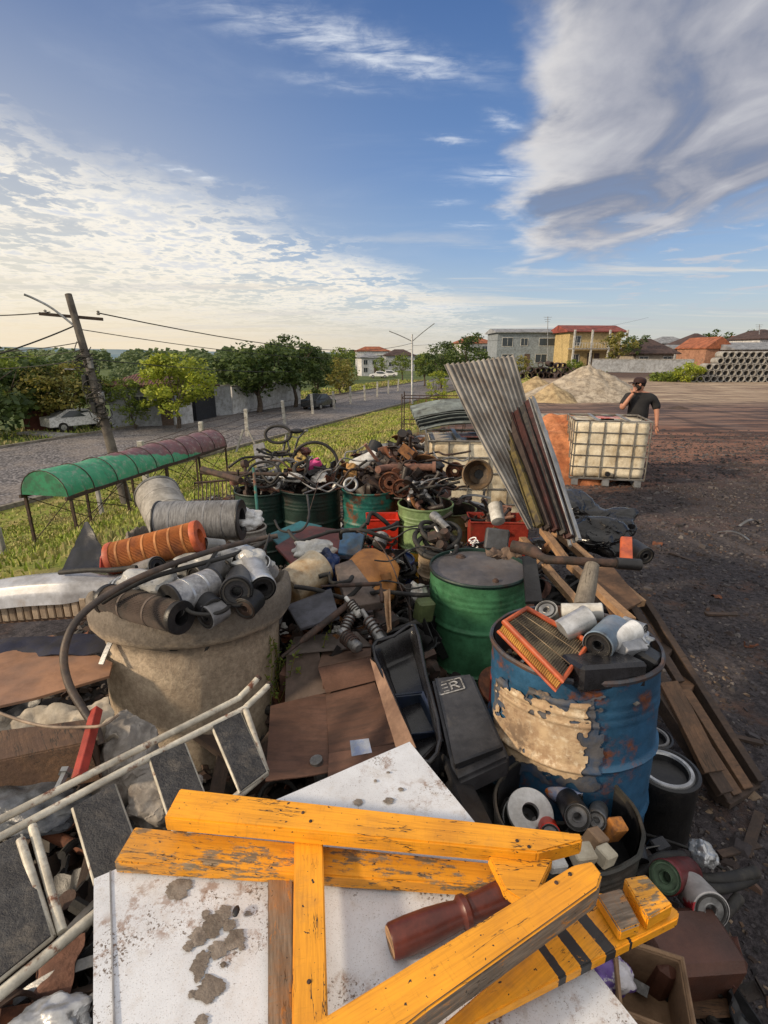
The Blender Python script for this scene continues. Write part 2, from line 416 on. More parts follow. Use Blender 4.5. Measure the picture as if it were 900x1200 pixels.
    # horizontal bars of cloud low over the horizon
    hz = MU(S1(AD(MU(nz(.28, 1.0, 1.1, 6, .6, .5), 1.), MU(S1(z, .03, .16), -.0)), .52, .66), MU(S1(z, .015, .06), S1(z, .25, .12)))
    base = n.mix(MU(hz, .6), base, (.83, .77, .68))
    hz2 = MU(S1(nz(.2, .8, .9, 6, .6, .3, 5.), .52, .64), MU(S1(z, .0, .05), S1(z, .2, .1)))
    base = n.mix(MU(hz2, .45), base, (.52, .54, .6))
    # the big grey cloud on the right
    q = n.m('DIVIDE', x, n.m('MAXIMUM', y, .05))
    ed = AD(q, AD(MU(SU(nz(1, 1, 1.6, 5, .6), .5), .22), MU(SU(nz(1, 1, 6., 4, .6), .5), .06)))
    st = nz(1.5, .8, 1.35, 6, .5, .8); st2 = nz(1.2, .9, 6., 5, .6, .5)
    tx = AD(MU(st, .88), MU(st2, .12))
    m3 = MU(S1(ed, .19, .27), S1(AD(z, AD(MU(SU(tx, .5), .2), MU(SU(q, .22), -.12))), .12, .185))
    shade = n.mix(S1(tx, .36, .6), (.215, .245, .335), (.43, .44, .5))
    edgeb = S1(ed, .38, .2)
    shade = n.mix(MU(MU(edgeb, S1(tx, .36, .58)), .9), shade, (.86, .83, .80))
    shade = n.mix(MU(S1(tx, .55, .68), .6), shade, (.66, .66, .68))
    base = n.mix(MU(m3, AD(MU(S1(tx, .3, .5), .3), .68)), base, shade)
    # scraps under it
    sc_ = MU(S1(nz(.8, .8, 2.2, 6, .6, .3, 2.), .54, .66), MU(S1(q, .25, .5), MU(S1(z, .05, .1), S1(z, .25, .18))))
    base = n.mix(MU(sc_, .75), base, (.6, .6, .64))
    haze = MU(MU(S1(z, .2, .0), S1(dt, -.1, .7)), .62)
    base = n.mix(haze, base, (1.0, .86, .64))
    # fill light: brighter sky added overhead and behind the camera, out of view
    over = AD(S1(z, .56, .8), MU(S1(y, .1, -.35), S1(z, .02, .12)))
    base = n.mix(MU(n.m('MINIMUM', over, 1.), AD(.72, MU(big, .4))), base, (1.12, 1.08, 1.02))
    grd = S1(z, -.02, -.12)
    base = n.mix(grd, base, (.12, .1, .085))
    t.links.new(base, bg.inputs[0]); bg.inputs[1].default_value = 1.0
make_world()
sd = bpy.data.lights.new('sun', 'SUN'); sd.energy = 4.3; sd.angle = radians(4); sd.color = (1, .80, .56)
so = bpy.data.objects.new('sun', sd); COL.objects.link(so)
so.rotation_euler = V((-sin(SUN_AZ)*cos(SUN_EL), -cos(SUN_AZ)*cos(SUN_EL), -sin(SUN_EL))).to_track_quat('-Z', 'Y').to_euler()
cd = bpy.data.cameras.new('camera'); cd.sensor_fit = 'HORIZONTAL'; cd.sensor_width = 36; cd.lens = F/900*36; cd.clip_end = 5000; cd.clip_start = .02
co = bpy.data.objects.new('camera', cd); COL.objects.link(co); co.location = CAM; co.rotation_euler = (pi/2-TH, 0, 0); SC.camera = co
SC.view_settings.view_transform = 'Standard'; SC.view_settings.look = 'None'; SC.view_settings.exposure = 0
SC.cycles.max_bounces = 6

# ================================================================== GROUND
def ground_mat():
    m, n, b = newmat('yard_soil_and_grass'); p = coords(n, world=True)
    sp = n.n('ShaderNodeSeparateXYZ', i_0=p); x, y, z = sp.outputs
    s = n.m('SUBTRACT', n.m('MULTIPLY', n.m('ADD', x, 12.6), .934), n.m('MULTIPLY', n.m('SUBTRACT', y, 16.5), .358))
    n1 = n.noise(p, .35, 6, .6); n2 = n.noise(p, 2.2, 7, .65); n3 = n.noise(p, 26, 6, .75); n4 = n.noise(p, 70, 3, .7)
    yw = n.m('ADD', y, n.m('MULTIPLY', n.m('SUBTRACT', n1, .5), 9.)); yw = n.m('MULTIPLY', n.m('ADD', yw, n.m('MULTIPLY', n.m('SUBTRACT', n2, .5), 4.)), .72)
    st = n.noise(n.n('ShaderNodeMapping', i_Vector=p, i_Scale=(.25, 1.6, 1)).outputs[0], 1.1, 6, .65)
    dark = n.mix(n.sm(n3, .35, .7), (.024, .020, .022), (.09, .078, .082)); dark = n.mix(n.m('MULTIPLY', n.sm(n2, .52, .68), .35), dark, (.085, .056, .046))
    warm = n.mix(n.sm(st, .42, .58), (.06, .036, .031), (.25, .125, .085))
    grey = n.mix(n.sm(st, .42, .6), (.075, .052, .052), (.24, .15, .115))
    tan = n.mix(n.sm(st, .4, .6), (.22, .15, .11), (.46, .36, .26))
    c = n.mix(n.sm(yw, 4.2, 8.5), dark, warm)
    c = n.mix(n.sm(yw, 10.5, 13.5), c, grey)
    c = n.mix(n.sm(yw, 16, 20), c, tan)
    c = n.mix(n.sm(yw, 33, 40), c, (.1, .06, .045))
    trk = n.noise(n.n('ShaderNodeMapping', i_Vector=p, i_Rotation=(0, 0, .35), i_Scale=(2.6, .16, 1)).outputs[0], 1.3, 5, .6)
    c = n.mix(n.m('MULTIPLY', n.sm(trk, .54, .64), .5), c, (.03, .024, .024))
    c = n.mix(n.m('MULTIPLY', n.sm(trk, .42, .36), .3), c, (.15, .125, .12))
    # reddish clods near the junk
    c = n.mix(n.m('MULTIPLY', n.m('MULTIPLY', n.sm(n2, .55, .68), n.sm(yw, 7, 3)), .6), c, (.11, .062, .045))
    c = n.mix(.5, c, n.mix(n.sm(n4, .3, .7), (.35, .35, .35), (1, 1, 1)), 'MULTIPLY')
    gr = n.mix(n.sm(n2, .35, .65), (.17, .21, .03), (.34, .28, .10)); gr = n.mix(n.sm(n1, .45, .62), gr, (.2, .25, .03))
    gr = n.mix(.6, gr, n.mix(n.sm(n3, .3, .65), (.25, .25, .25), (1, 1, 1)), 'MULTIPLY')
    sw = n.m('ADD', s, n.m('MULTIPLY', n.m('SUBTRACT', n2, .5), 1.4))
    g2 = n.mix(n.sm(n2, .35, .65), (.045, .075, .018), (.1, .12, .035))
    gr = n.mix(n.sm(s, -11, -13), gr, g2)
    c = n.mix(n.sm(sw, 13.6, 12.6), c, gr)
    n.t.links.new(c, b.inputs['Base Color']); b.inputs['Roughness'].default_value = .9; b.inputs['Specular IOR Level'].default_value = .25
    hh = n.m('ADD', n.m('MULTIPLY', n3, .6), n.m('MULTIPLY', n4, .4))
    bp = n.n('ShaderNodeBump', i_Strength=.9, i_Distance=.03, i_Height=hh); n.t.links.new(bp.outputs[0], b.inputs['Normal'])
    return m
def make_ground():
    N = 330
    us = np.linspace(-1, 1, N); xs = np.sinh(us*7.2)/np.sinh(7.2)*900; xs = xs+us*22
    vs = np.linspace(0, 1, N); ys = -12+np.sinh(vs*6.6)/np.sinh(6.6)*1400+vs*44
    mb = MB(); mb.v = [V((x, y, gz(x, y))) for y in ys for x in xs]
    mb.f = [(j*N+i, j*N+i+1, j*N+N+i+1, j*N+N+i) for j in range(N-1) for i in range(N-1)]
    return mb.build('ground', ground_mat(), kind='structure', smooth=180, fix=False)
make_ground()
def cobble_mat():
    m, n, b = newmat('street_cobbles'); p = coords(n, world=True)
    vo = n.n('ShaderNodeTexVoronoi', i_Vector=p, i_Scale=8.5); ds = vo.outputs['Distance']; vc = vo.outputs['Color']
    g = n.n('ShaderNodeSeparateColor', i_0=vc).outputs[0]
    n1 = n.noise(p, .5, 6, .65)
    c = n.mix(g, (.13, .12, .125), (.27, .25, .25)); c = n.mix(n.sm(ds, .35, .6), c, (.05, .045, .045))
    c = n.mix(n.m('MULTIPLY', n.sm(n1, .45, .65), .6), c, (.2, .17, .15))
    n.t.links.new(c, b.inputs['Base Color']); b.inputs['Roughness'].default_value = .75
    bp = n.n('ShaderNodeBump', i_Strength=.7, i_Distance=.03, i_Height=n.m('SUBTRACT', 1., ds)); n.t.links.new(bp.outputs[0], b.inputs['Normal'])
    return m
m_cob = cobble_mat()
mb = MB()
ls = [-60+3*i for i in range(110)]
mb.grid(lambda u, v: at_s(-12*(1-u)-.0, -60+v*330, -2.975+.06*sin(pi*u)), 8, 110)
mb.build('street', m_cob, kind='structure', smooth=180)
for s0, nm in ((-.1, 'kerb'), (-12.1, 'kerb')):
    mb = MB(); mb.bar(at_s(s0, -60, -2.93), at_s(s0, 270, -2.93), .18, .16, seg=60)
    mb.build(nm, m_conc, kind='structure')
# pale concrete driveway ramps across the far verge
for l0 in (12.5, 25.5, 37.5):
    mb = MB(); a = at_s(-12.3, l0, -2.9); b_ = at_s(-16.5, l0, -2.93); mb.bar(a, b_, 2.6 if l0 > 20 else 1.2, .1)
    mb.build('driveway', m_concl, kind='structure')

# hills on the horizon
def hills():
    mt, n, b = newmat('hazy_wooded_hills'); p = coords(n, world=True)
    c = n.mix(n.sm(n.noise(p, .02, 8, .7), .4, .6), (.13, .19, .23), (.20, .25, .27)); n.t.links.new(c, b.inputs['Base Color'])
    b.inputs['Roughness'].default_value = 1; b.inputs['Specular IOR Level'].default_value = 0
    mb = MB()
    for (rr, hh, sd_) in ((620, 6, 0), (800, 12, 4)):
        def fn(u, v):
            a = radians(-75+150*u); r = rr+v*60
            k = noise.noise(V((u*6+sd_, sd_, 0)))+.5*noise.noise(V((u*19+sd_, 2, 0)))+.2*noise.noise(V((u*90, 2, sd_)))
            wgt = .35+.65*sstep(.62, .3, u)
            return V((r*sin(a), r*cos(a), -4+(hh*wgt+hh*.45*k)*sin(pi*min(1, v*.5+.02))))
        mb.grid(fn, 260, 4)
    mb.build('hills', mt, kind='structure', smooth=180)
hills()

# ------------------------------------------------------------------ stones, chips and grass (nobody could count them)
def scatter_chips(name, pts, size, mat, label, flat=.5, seed=1):
    rs = np.random.RandomState(seed); n = len(pts)
    base = np.array([(-1,-1,-1),(1,-1,-1),(1,1,-1),(-1,1,-1),(-1,-1,1),(1,-1,1),(1,1,1),(-1,1,1)], float)*.5
    fc = np.array([(0,3,2,1),(4,5,6,7),(0,1,5,4),(1,2,6,5),(2,3,7,6),(3,0,4,7)])
    v = base[None]*(1+.5*rs.rand(n, 8, 3))
    v[:, 4:, :2] *= rs.uniform(.3, .9, (n, 1, 1))
    v *= (size[:, None, None]*np.stack([rs.uniform(.6, 1.5, n), rs.uniform(.5, 1.1, n), rs.uniform(.35, .9, n)*flat*1.6], 1)[:, None])
    a = rs.uniform(0, 6.28, n); ca, sa = np.cos(a)[:, None], np.sin(a)[:, None]
    x = v[..., 0]*ca-v[..., 1]*sa; y = v[..., 0]*sa+v[..., 1]*ca
    tl = rs.uniform(-.5, .5, n)[:, None]; z = v[..., 2]+x*tl
    out = np.stack([x, y, z], -1)+pts[:, None]
    me = bpy.data.meshes.new(name); f = (fc[None]+(np.arange(n)*8)[:, None, None]).reshape(-1, 4)
    me.from_pydata(out.reshape(-1, 3).tolist(), [], f.tolist()); me.materials.append(mat)
    o = bpy.data.objects.new(name, me); COL.objects.link(o); tag(o, label, name.replace('_', ' '), kind='stuff'); return o
def island_mat(name, cols, rough=.85, bump=.3, trans=0):
    if name in _m: return _m[name]
    m, n, b = newmat(name); r = n.n('ShaderNodeNewGeometry').outputs['Random Per Island']
    rp = n.n('ShaderNodeValToRGB', i_0=r); cr = rp.color_ramp
    while len(cr.elements) < len(cols): cr.elements.new(.5)
    for i, (e, c) in enumerate(zip(cr.elements, cols)): e.position = i/(len(cols)-1); e.color = (*c, 1)
    fine = n.noise(coords(n), 60, 4, .7)
    col = n.mix(.4, rp.outputs[0], n.mix(n.sm(fine, .3, .7), (.3, .3, .3), (1, 1, 1)), 'MULTIPLY')
    if name == 'grass_blades':
        pw = coords(n, world=True); col = n.mix(n.m('MULTIPLY', n.sm(n.noise(pw, .55, 6, .65), .46, .6), .8), col, (.30, .24, .12)); col = n.mix(n.m('MULTIPLY', n.sm(n.noise(pw, 1.3, 4, .6), .56, .66), .7), col, (.07, .1, .02))
    n.t.links.new(col, b.inputs['Base Color']); b.inputs['Roughness'].default_value = rough; b.inputs['Specular IOR Level'].default_value = .3
    _m[name] = m; return m
rs = np.random.RandomState(3)
def yard_pts(n, x0, x1, y0, y1, cond=lambda x, y: True, pw=1.):
    o = []
    while len(o) < n:
        y = y0+(y1-y0)*rs.rand()**pw; x = x0+(x1-x0)*rs.rand()
        if cond(x, y): o.append((x, y, gz(x, y)))
    return np.array(o)
pts = yard_pts(42000, .2, 11, .6, 16, lambda x, y: x > .95 and x < 1.5+y and y < 16*(rs.rand()**.7), 1.0)
scatter_chips('gravel', pts, rs.lognormal(-4.6, .5, len(pts))*(1+.09*pts[:, 1]), island_mat('gravel_stone', [(.03, .027, .029), (.06, .053, .056), (.022, .02, .022), (.09, .08, .082), (.05, .034, .028), (.045, .04, .044), (.14, .125, .12)]), 'dark crushed gravel covering the yard to the right')
pts = yard_pts(1300, .5, 9, .6, 14, lambda x, y: x > .9 and y < 14*rs.rand(), 1.0)
scatter_chips('clods', pts, rs.lognormal(-4.1, .5, len(pts)), island_mat('soil_clod', [(.07, .04, .03), (.12, .07, .05), (.04, .03, .027), (.10, .085, .075)]), 'reddish clods and broken stones lying on the dark gravel')
# wood chips and litter right beside the heap
pts = yard_pts(900, .9, 2.6, .6, 3.2, lambda x, y: x > 1.0)
scatter_chips('wood_chips', pts, rs.lognormal(-4.5, .5, len(pts)), island_mat('wood_chip', [(.13, .08, .05), (.06, .04, .03), (.22, .16, .11), (.04, .03, .025)]), 'brown chips and litter scattered by the foot of the heap', .25)

def grass(name, n, area, hgt, cols, label, seed=1):
    r = np.random.RandomState(seed); V_ = []; F_ = []
    k = 0
    while k < n:
        x, y = area(r)
        if x is None: continue
        if noise.noise(V((x*.9, y*.9, 7)))*.5+.5 < r.rand()*.6: continue
        z = gz(x, y); h = hgt*r.uniform(.4, 1.2)*(1+.6*noise.noise(V((x*.5, y*.5, 0)))); w = (.006+.0013*sqrt(x*x+y*y))*r.uniform(.7, 1.4)
        a = r.uniform(0, 6.28); dx, dy = cos(a)*w, sin(a)*w; lx, ly = r.normal(0, .35, 2)*h
        b = len(V_)
        V_ += [(x-dx, y-dy, z-.01), (x+dx, y+dy, z-.01), (x+dx*.6+lx*.4, y+dy*.6+ly*.4, z+h*.6), (x-dx*.6+lx*.4, y-dy*.6+ly*.4, z+h*.6), (x+lx, y+ly, z+h)]
        F_ += [(b, b+1, b+2, b+3), (b+3, b+2, b+4)]; k += 1
    me = bpy.data.meshes.new(name); me.from_pydata(V_, [], F_); me.materials.append(island_mat(name+'_blades', cols, .7))
    o = bpy.data.objects.new(name, me); COL.objects.link(o); tag(o, label, 'grass', kind='stuff')
def a1(r):
    l = r.uniform(-20, 60); s = r.uniform(.1, 12.8)
    if r.rand() < .45: l = r.uniform(-18, 14); s = r.uniform(2, 12.8)
    p = at_s(s, l, 0); return p.x, p.y
grass('grass', 80000, a1, .085, [(.16, .22, .025), (.28, .33, .04), (.36, .33, .11), (.22, .31, .03), (.42, .35, .15), (.27, .36, .035), (.12, .15, .025)], 'yellow green grass growing on the bank between the scrap and the street', 5)
def a2(r):
    p = at_s(r.uniform(-19, -12.3), r.uniform(-10, 90), 0); return p.x, p.y
grass('grass', 9000, a2, .22, [(.06, .1, .015), (.1, .14, .03), (.14, .15, .04)], 'darker green grass on the verge across the street', 6)

# ------------------------------------------------------------------ trees
m_bark = M('tree_bark', (.11, .085, .065), (.06, .047, .037), rough=.95, sc=9, bump=.8)
LEAF = {'dark': [(.018, .038, .014), (.035, .06, .02), (.05, .08, .025), (.022, .045, .018)],
        'mid': [(.04, .07, .015), (.08, .12, .025), (.11, .15, .03), (.05, .09, .02)],
        'bright': [(.09, .13, .015), (.15, .2, .03), (.2, .24, .04), (.11, .17, .025)],
        'olive': [(.06, .075, .02), (.11, .12, .035), (.15, .14, .045), (.05, .06, .02)],
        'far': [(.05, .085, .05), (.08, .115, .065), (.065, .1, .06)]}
def tree(px, pb, pt, wpx, kind, label, name='tree', group=None, nleaf=3600, t=None, dense=1., lean=0., trunk=.28, seed=0, zb=None, squash=1., cat='tree'):
    rr = random.Random(seed*17+px); nr = np.random.RandomState(seed*31+int(px))
    if t is None: base = G(px, pb)
    else:
        base = W(px, pb, t); base.z = gz(base.x, base.y)-.05
    t = depth(base)
    top = W(px, pt, t*1.0); hgt = max(.5, top.z-base.z); wd = wpx*t*KT/F
    th = thing(name, label, cat, base, group)
    cz0 = hgt*trunk
    # trunk and limbs
    mb = MB(); rad = max(.06, wd*.028)
    lx = lean*hgt
    k = [(0, 0, -.1), (.02*hgt, .01*hgt, hgt*trunk*.5), (lx*.4, 0, hgt*trunk)]
    mb.tube(k, lambda u: rad*(1.35-.5*u), 8, smooth=4)
    nl = 6; cents = []
    for i in range(nl):
        a = i*2*pi/nl+rr.uniform(-.4, .4); q = rr.uniform(.45, .8)
        e = V((lx+cos(a)*wd*.5*q*.8, sin(a)*wd*.5*q*.8, hgt*(trunk+(1-trunk)*rr.uniform(.35, .75))))
        m_ = V(k[2]).lerp(e, .5)+V((0, 0, -hgt*.04)); m_.x *= .8
        mb.tube([V(k[2])-V((0, 0, .1*hgt*trunk)), m_, e], lambda u: rad*(.55-.42*u), 6, smooth=4)
        for _ in range(2):
            e2 = e+V((rr.uniform(-1, 1), rr.uniform(-1, 1), rr.uniform(-.1, .8)))*wd*.14
            mb.tube([m_.lerp(e, .6), e2], lambda u: rad*(.2-.14*u), 5)
    tk = mb.build('trunk', m_bark, th)
    # crown: clumps of leaf-sized faces on an uneven envelope
    ncl = int(46*dense); cs = []
    for i in range(ncl):
        while True:
            p = V((rr.uniform(-1, 1), rr.uniform(-1, 1), rr.uniform(-1, 1)))
            if .12 < p.length < 1: break
        if rr.random() < .7: p = p.normalized()*rr.uniform(.72, 1)
        k_ = 1+.32*noise.noise(p*1.8+V((seed*5.1, px, 0)))
        cs.append(((lx+p.x*wd*.46*k_, p.y*wd*.46*k_, cz0+(hgt-cz0)*(.5+.46*p.z*k_*squash)), rr.uniform(.09, .19)))
    cs = np.array([c[0]+(c[1],) for c in cs])
    idx = nr.randint(0, ncl, nleaf); C = cs[idx]
    d = nr.normal(size=(nleaf, 3)); d /= np.linalg.norm(d, axis=1)[:, None]; rd = nr.uniform(.25, 1, nleaf)**.5
    rad_ = (C[:, 3]*wd)[:, None]
    pos = C[:, :3]+d*rd[:, None]*rad_*np.array([1.1, 1.1, .75])
    ls = wd*.021*(3600/nleaf)**.3*nr.uniform(.6, 1.5, nleaf)
    A = nr.normal(size=(nleaf, 3)); A[:, 2] *= .5; A /= np.linalg.norm(A, axis=1)[:, None]
    B = np.cross(A, d+.3*nr.normal(size=(nleaf, 3))); B /= np.linalg.norm(B, axis=1)[:, None]+1e-6
    a_ = A*ls[:, None]*1.25; b_ = B*ls[:, None]*.7
    v = np.stack([pos-a_, pos+b_, pos+a_, pos-b_], 1).reshape(-1, 3)
    f = np.arange(nleaf*4).reshape(-1, 4)
    me = bpy.data.meshes.new('crown'); me.from_pydata(v.tolist(), [], f.tolist()); me.materials.append(leaf_mat(kind))
    o = bpy.data.objects.new('crown', me); COL.objects.link(o); o.parent = th
    return th
def leaf_mat(kind):
    if 'leaf'+kind in _m: return _m['leaf'+kind]
    m, n, b = newmat('leaves_'+kind); g = n.n('ShaderNodeNewGeometry'); r = g.outputs['Random Per Island']; cols = [tuple(x*q for x, q in zip(c, (1.35, 1.25, 1.1))) for c in LEAF[kind]]
    rp = n.n('ShaderNodeValToRGB', i_0=r); cr = rp.color_ramp
    while len(cr.elements) < len(cols): cr.elements.new(.5)
    for i, (e, c) in enumerate(zip(cr.elements, cols)): e.position = i/(len(cols)-1); e.color = (*c, 1)
    cl = n.noise(coords(n), .9, 4, .6); col = n.mix(n.sm(cl, .35, .65), rp.outputs[0], (1.6, 1.5, 1.2), 'MULTIPLY')
    n.t.links.new(col, b.inputs['Base Color']); b.inputs['Roughness'].default_value = .55; b.inputs['Specular IOR Level'].default_value = .3
    tr = n.n('ShaderNodeBsdfTranslucent'); n.t.links.new(col, tr.inputs[0]); mx = n.n('ShaderNodeMixShader', i_0=.35)
    n.t.links.new(b.outputs[0], mx.inputs[1]); n.t.links.new(tr.outputs[0], mx.inputs[2])
    n.t.links.new(mx.outputs[0], n.t.nodes['Material Output'].inputs[0])
    _m['leaf'+kind] = m; return m
GT = 'street trees across the road'
tree(-18, 512, 400, 150, 'dark', 'large dark tree at the far left beyond the street', 'tree', GT, 5200, seed=1, trunk=.15)
tree(82, 505, 417, 84, 'olive', 'olive green tree standing behind the leaning utility pole', 'tree', GT, 4200, seed=2, trunk=.22)
tree(118, 502, 424, 50, 'mid', 'small green tree close behind the leaning utility pole, on its right', 'tree', GT, 2400, seed=12, trunk=.3)
tree(209, 503, 413, 82, 'bright', 'bright green round tree in front of the grey house', 'tree', GT, 5200, seed=3, trunk=.24)
tree(304, 484, 407, 98, 'dark', 'broad dark tree with forked trunk before the long white wall', 'tree', GT, 5200, seed=4, trunk=.3, squash=.8)
tree(346, 478, 393, 70, 'dark', 'tallest dark tree rising behind the wall across the street', 'tree', GT, 4600, seed=5, trunk=.25)
tree(372, 474, 405, 44, 'dark', 'slim dark tree to the right of the tallest tree', 'tree', GT, 2600, seed=6, trunk=.2)
tree(398, 462, 420, 42, 'olive', 'loose yellowish tree at the end of the tree group across the street', 'tree', GT, 2200, seed=7, trunk=.1)
tree(402, 456, 404, 34, 'mid', 'tree behind the yellowish one, near the white house down the street', 'tree', GT, 2200, seed=8, trunk=.2, t=60)
tree(447, 446, 418, 18, 'mid', 'small round tree beside the white house down the street', 'tree', GT, 900, seed=9, t=85)
tree(471, 448, 414, 24, 'mid', 'dark green tree just left of the street lamp', 'tree', GT, 1500, seed=10, t=75)
tree(158, 503, 436, 40, 'mid', 'green bush covering the left corner of the grey house', 'tree', GT, 2200, seed=31, trunk=.1)
tree(160, 470, 424, 46, 'far', 'hazy tree behind the grey house', 'tree', GT, 2200, seed=11, t=48, trunk=.1)
GR_ = 'trees at the end of the street'
tree(497, 455, 413, 30, 'mid', 'tree just right of the street lamp', 'tree', GR_, 1800, seed=13, t=62)
tree(516, 452, 398, 44, 'dark', 'dark tree behind the corrugated sheet, left of two', 'tree', GR_, 3000, seed=14, t=58, trunk=.15)
tree(551, 446, 390, 52, 'dark', 'tall dark tree beside the blue grey house', 'tree', GR_, 3400, seed=15, t=56, trunk=.15)
tree(512, 470, 432, 26, 'bright', 'low bright bush at the top of the grass bank', 'bush', GR_, 1600, seed=16, t=36, trunk=.05)
tree(434, 428, 412, 16, 'far', 'distant tree behind the white house roofs', 'tree', GR_, 700, seed=17, t=120)
for i, (px, pb, pt, w, t, k, l) in enumerate(((268, 478, 414, 62, 62, 'dark', 'dark tree behind the long white wall, left of the broad one'), (325, 470, 404, 60, 66, 'mid', 'green tree behind the long white wall between two dark ones'), (385, 462, 412, 50, 74, 'dark', 'dark tree further back, behind the yellowish tree'), (36, 500, 412, 90, 44, 'mid', 'dull green tree behind the white parked car'), (236, 490, 426, 60, 52, 'far', 'hazy tree behind the dark garage'), (532, 448, 402, 36, 66, 'mid', 'tree in the gap between two dark trees at the end of the street'), (590, 444, 424, 24, 60, 'mid', 'shrub by the left corner of the blue grey house'))):
    tree(px, pb, pt, w, k, l, 'tree', GT, 2600, seed=40+i, t=t, trunk=.15)
# far woods as one mass
def wood():
    mb = MB(); r = random.Random(9); V_ = []; F_ = []
    for i in range(150):
        px = r.uniform(-60, 960); t = r.uniform(120, 260); p = W(px, 417, t); p.z = -3
        h = r.uniform(3.5, 6.2)+(2 if px < 420 else -.5); w = r.uniform(5, 12)
        for _ in range(130):
            a = r.uniform(0, 6.28); q = r.random()**.5; x = p.x+cos(a)*w*q*.6; y = p.y+sin(a)*w*q*.6; z = p.z+h*(r.random()**.6)*sqrt(max(0, 1-q*q*.8))
            s_ = r.uniform(.5, 1.1); b = len(V_); nx = r.uniform(-1, 1); ny = r.uniform(-1, 1)
            V_ += [(x-s_, y, z-s_*.4), (x+s_*.3, y+nx, z-s_*.5), (x+s_, y, z+s_*.3), (x-s_*.4, y+ny, z+s_*.6)]; F_.append((b, b+1, b+2, b+3))
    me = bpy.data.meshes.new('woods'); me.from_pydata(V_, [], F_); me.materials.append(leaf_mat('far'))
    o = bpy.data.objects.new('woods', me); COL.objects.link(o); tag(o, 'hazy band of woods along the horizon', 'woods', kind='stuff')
wood()

# ------------------------------------------------------------------ buildings
def plaster(name, c, dirt=(.2, .18, .15)): return M(name, c, tuple(x*.82 for x in c), rough=.9, sc=.8, dirt=dirt, dsc=1.2, dlo=.55, dhi=.8, bump=.2, bsc=12)
def tile_mat(name, c):
    if name in _m: return _m[name]
    m, n, b = newmat(name); v = coords(n, (1, 1, 1), rnd=False)
    w = n.n('ShaderNodeTexWave', wave_type='BANDS', bands_direction='X', i_Vector=v, i_Scale=1.6, i_Distortion=.6)
    f = n.noise(v, 1.4, 6, .7); col = n.mix(n.sm(f, .35, .65), c, tuple(x*.5 for x in c)); col = n.mix(.5, col, n.mix(w.outputs[1], (.35, .3, .3), (1, 1, 1)), 'MULTIPLY')
    n.t.links.new(col, b.inputs['Base Color']); b.inputs['Roughness'].default_value = .85
    bp = n.n('ShaderNodeBump', i_Strength=.6, i_Distance=.1, i_Height=w.outputs[1]); n.t.links.new(bp.outputs[0], b.inputs['Normal'])
    _m[name] = m; return m
m_glass, _n, _b = newmat('dark_window_glass'); _b.inputs['Base Color'].default_value = (.03, .04, .05, 1); _b.inputs['Roughness'].default_value = .12; _m['glass'] = m_glass
m_frame = M('white_window_frame', (.6, .6, .58), rough=.5)
def house(name, label, base, rot, wd, dp, hg, wallm, roofm, roof='hip', rh=1.3, wins=(), doors=(), over=.4, extra=None, group='houses around the yard'):
    th = thing(name, label, 'house', base, group); th.rotation_euler = (0, 0, rot)
    mb = MB(); mb.box((wd/2, dp/2, hg/2), (wd, dp, hg)); mb.build('wall', wallm, th)
    mb = MB(); o = over; x0, x1, y0, y1 = -o, wd+o, -o, dp+o; k = min(dp, wd)/2
    if roof == 'hip':
        mb.add([(x0,y0,hg),(x1,y0,hg),(x1,y1,hg),(x0,y1,hg),(x0+k,(y0+y1)/2,hg+rh),(x1-k,(y0+y1)/2,hg+rh),(x0,y0,hg-.15),(x1,y0,hg-.15),(x1,y1,hg-.15),(x0,y1,hg-.15)],
               [(0,1,5,4),(1,2,5),(2,3,4,5),(3,0,4),(9,8,7,6),(6,7,1,0),(7,8,2,1),(8,9,3,2),(9,6,0,3)])
    elif roof == 'gable':                       # ridge along x
        mb.add([(x0,y0,hg),(x1,y0,hg),(x1,y1,hg),(x0,y1,hg),(x0,(y0+y1)/2,hg+rh),(x1,(y0+y1)/2,hg+rh),(x0,y0,hg-.15),(x1,y0,hg-.15),(x1,y1,hg-.15),(x0,y1,hg-.15)],
               [(0,1,5,4),(1,2,5),(2,3,4,5),(3,0,4),(9,8,7,6),(6,7,1,0),(7,8,2,1),(8,9,3,2),(9,6,0,3)])
    elif roof == 'gabley':                      # ridge along y, gable towards the viewer
        mb.add([(x0,y0,hg),(x1,y0,hg),(x1,y1,hg),(x0,y1,hg),((x0+x1)/2,y0,hg+rh),((x0+x1)/2,y1,hg+rh),(x0,y0,hg-.15),(x1,y0,hg-.15),(x1,y1,hg-.15),(x0,y1,hg-.15)],
               [(0,1,4),(1,2,5,4),(2,3,5),(3,0,4,5),(9,8,7,6),(6,7,1,0),(7,8,2,1),(8,9,3,2),(9,6,0,3)])
    else:
        mb.box((wd/2, dp/2, hg+.12), (wd+2*o, dp+2*o, .24))
    mb.build('roof', roofm, th, smooth=0)
    for (a, b, c, d) in wins:
        f = MB(); f.box(((a+b)/2, -.01, d+.04), (b-a+.16, .1, .08)).box(((a+b)/2, -.01, c-.04), (b-a+.16, .1, .08)).box((a-.04, -.01, (c+d)/2), (.08, .1, d-c)).box((b+.04, -.01, (c+d)/2), (.08, .1, d-c)).box(((a+b)/2, -.012, (c+d)/2), (.05, .06, d-c))
        fr = f.build('window', m_frame, th); MB().box(((a+b)/2, -.005, (c+d)/2), (b-a, .03, d-c)).build('pane', m_glass, fr)
    for (a, b, h_) in doors:
        MB().box(((a+b)/2, -.02, h_/2), (b-a, .06, h_)).build('door', M('brown_door', (.12, .08, .06), rough=.6), th)
    if extra: extra(th)
    return th
ROAD_A = atan2(.934, .358)                        # the street's direction
def sh(s, l): return at_s(s, l, -3)
def street_l(px, py):
    p = Z(px, py, -3); return 0, 0
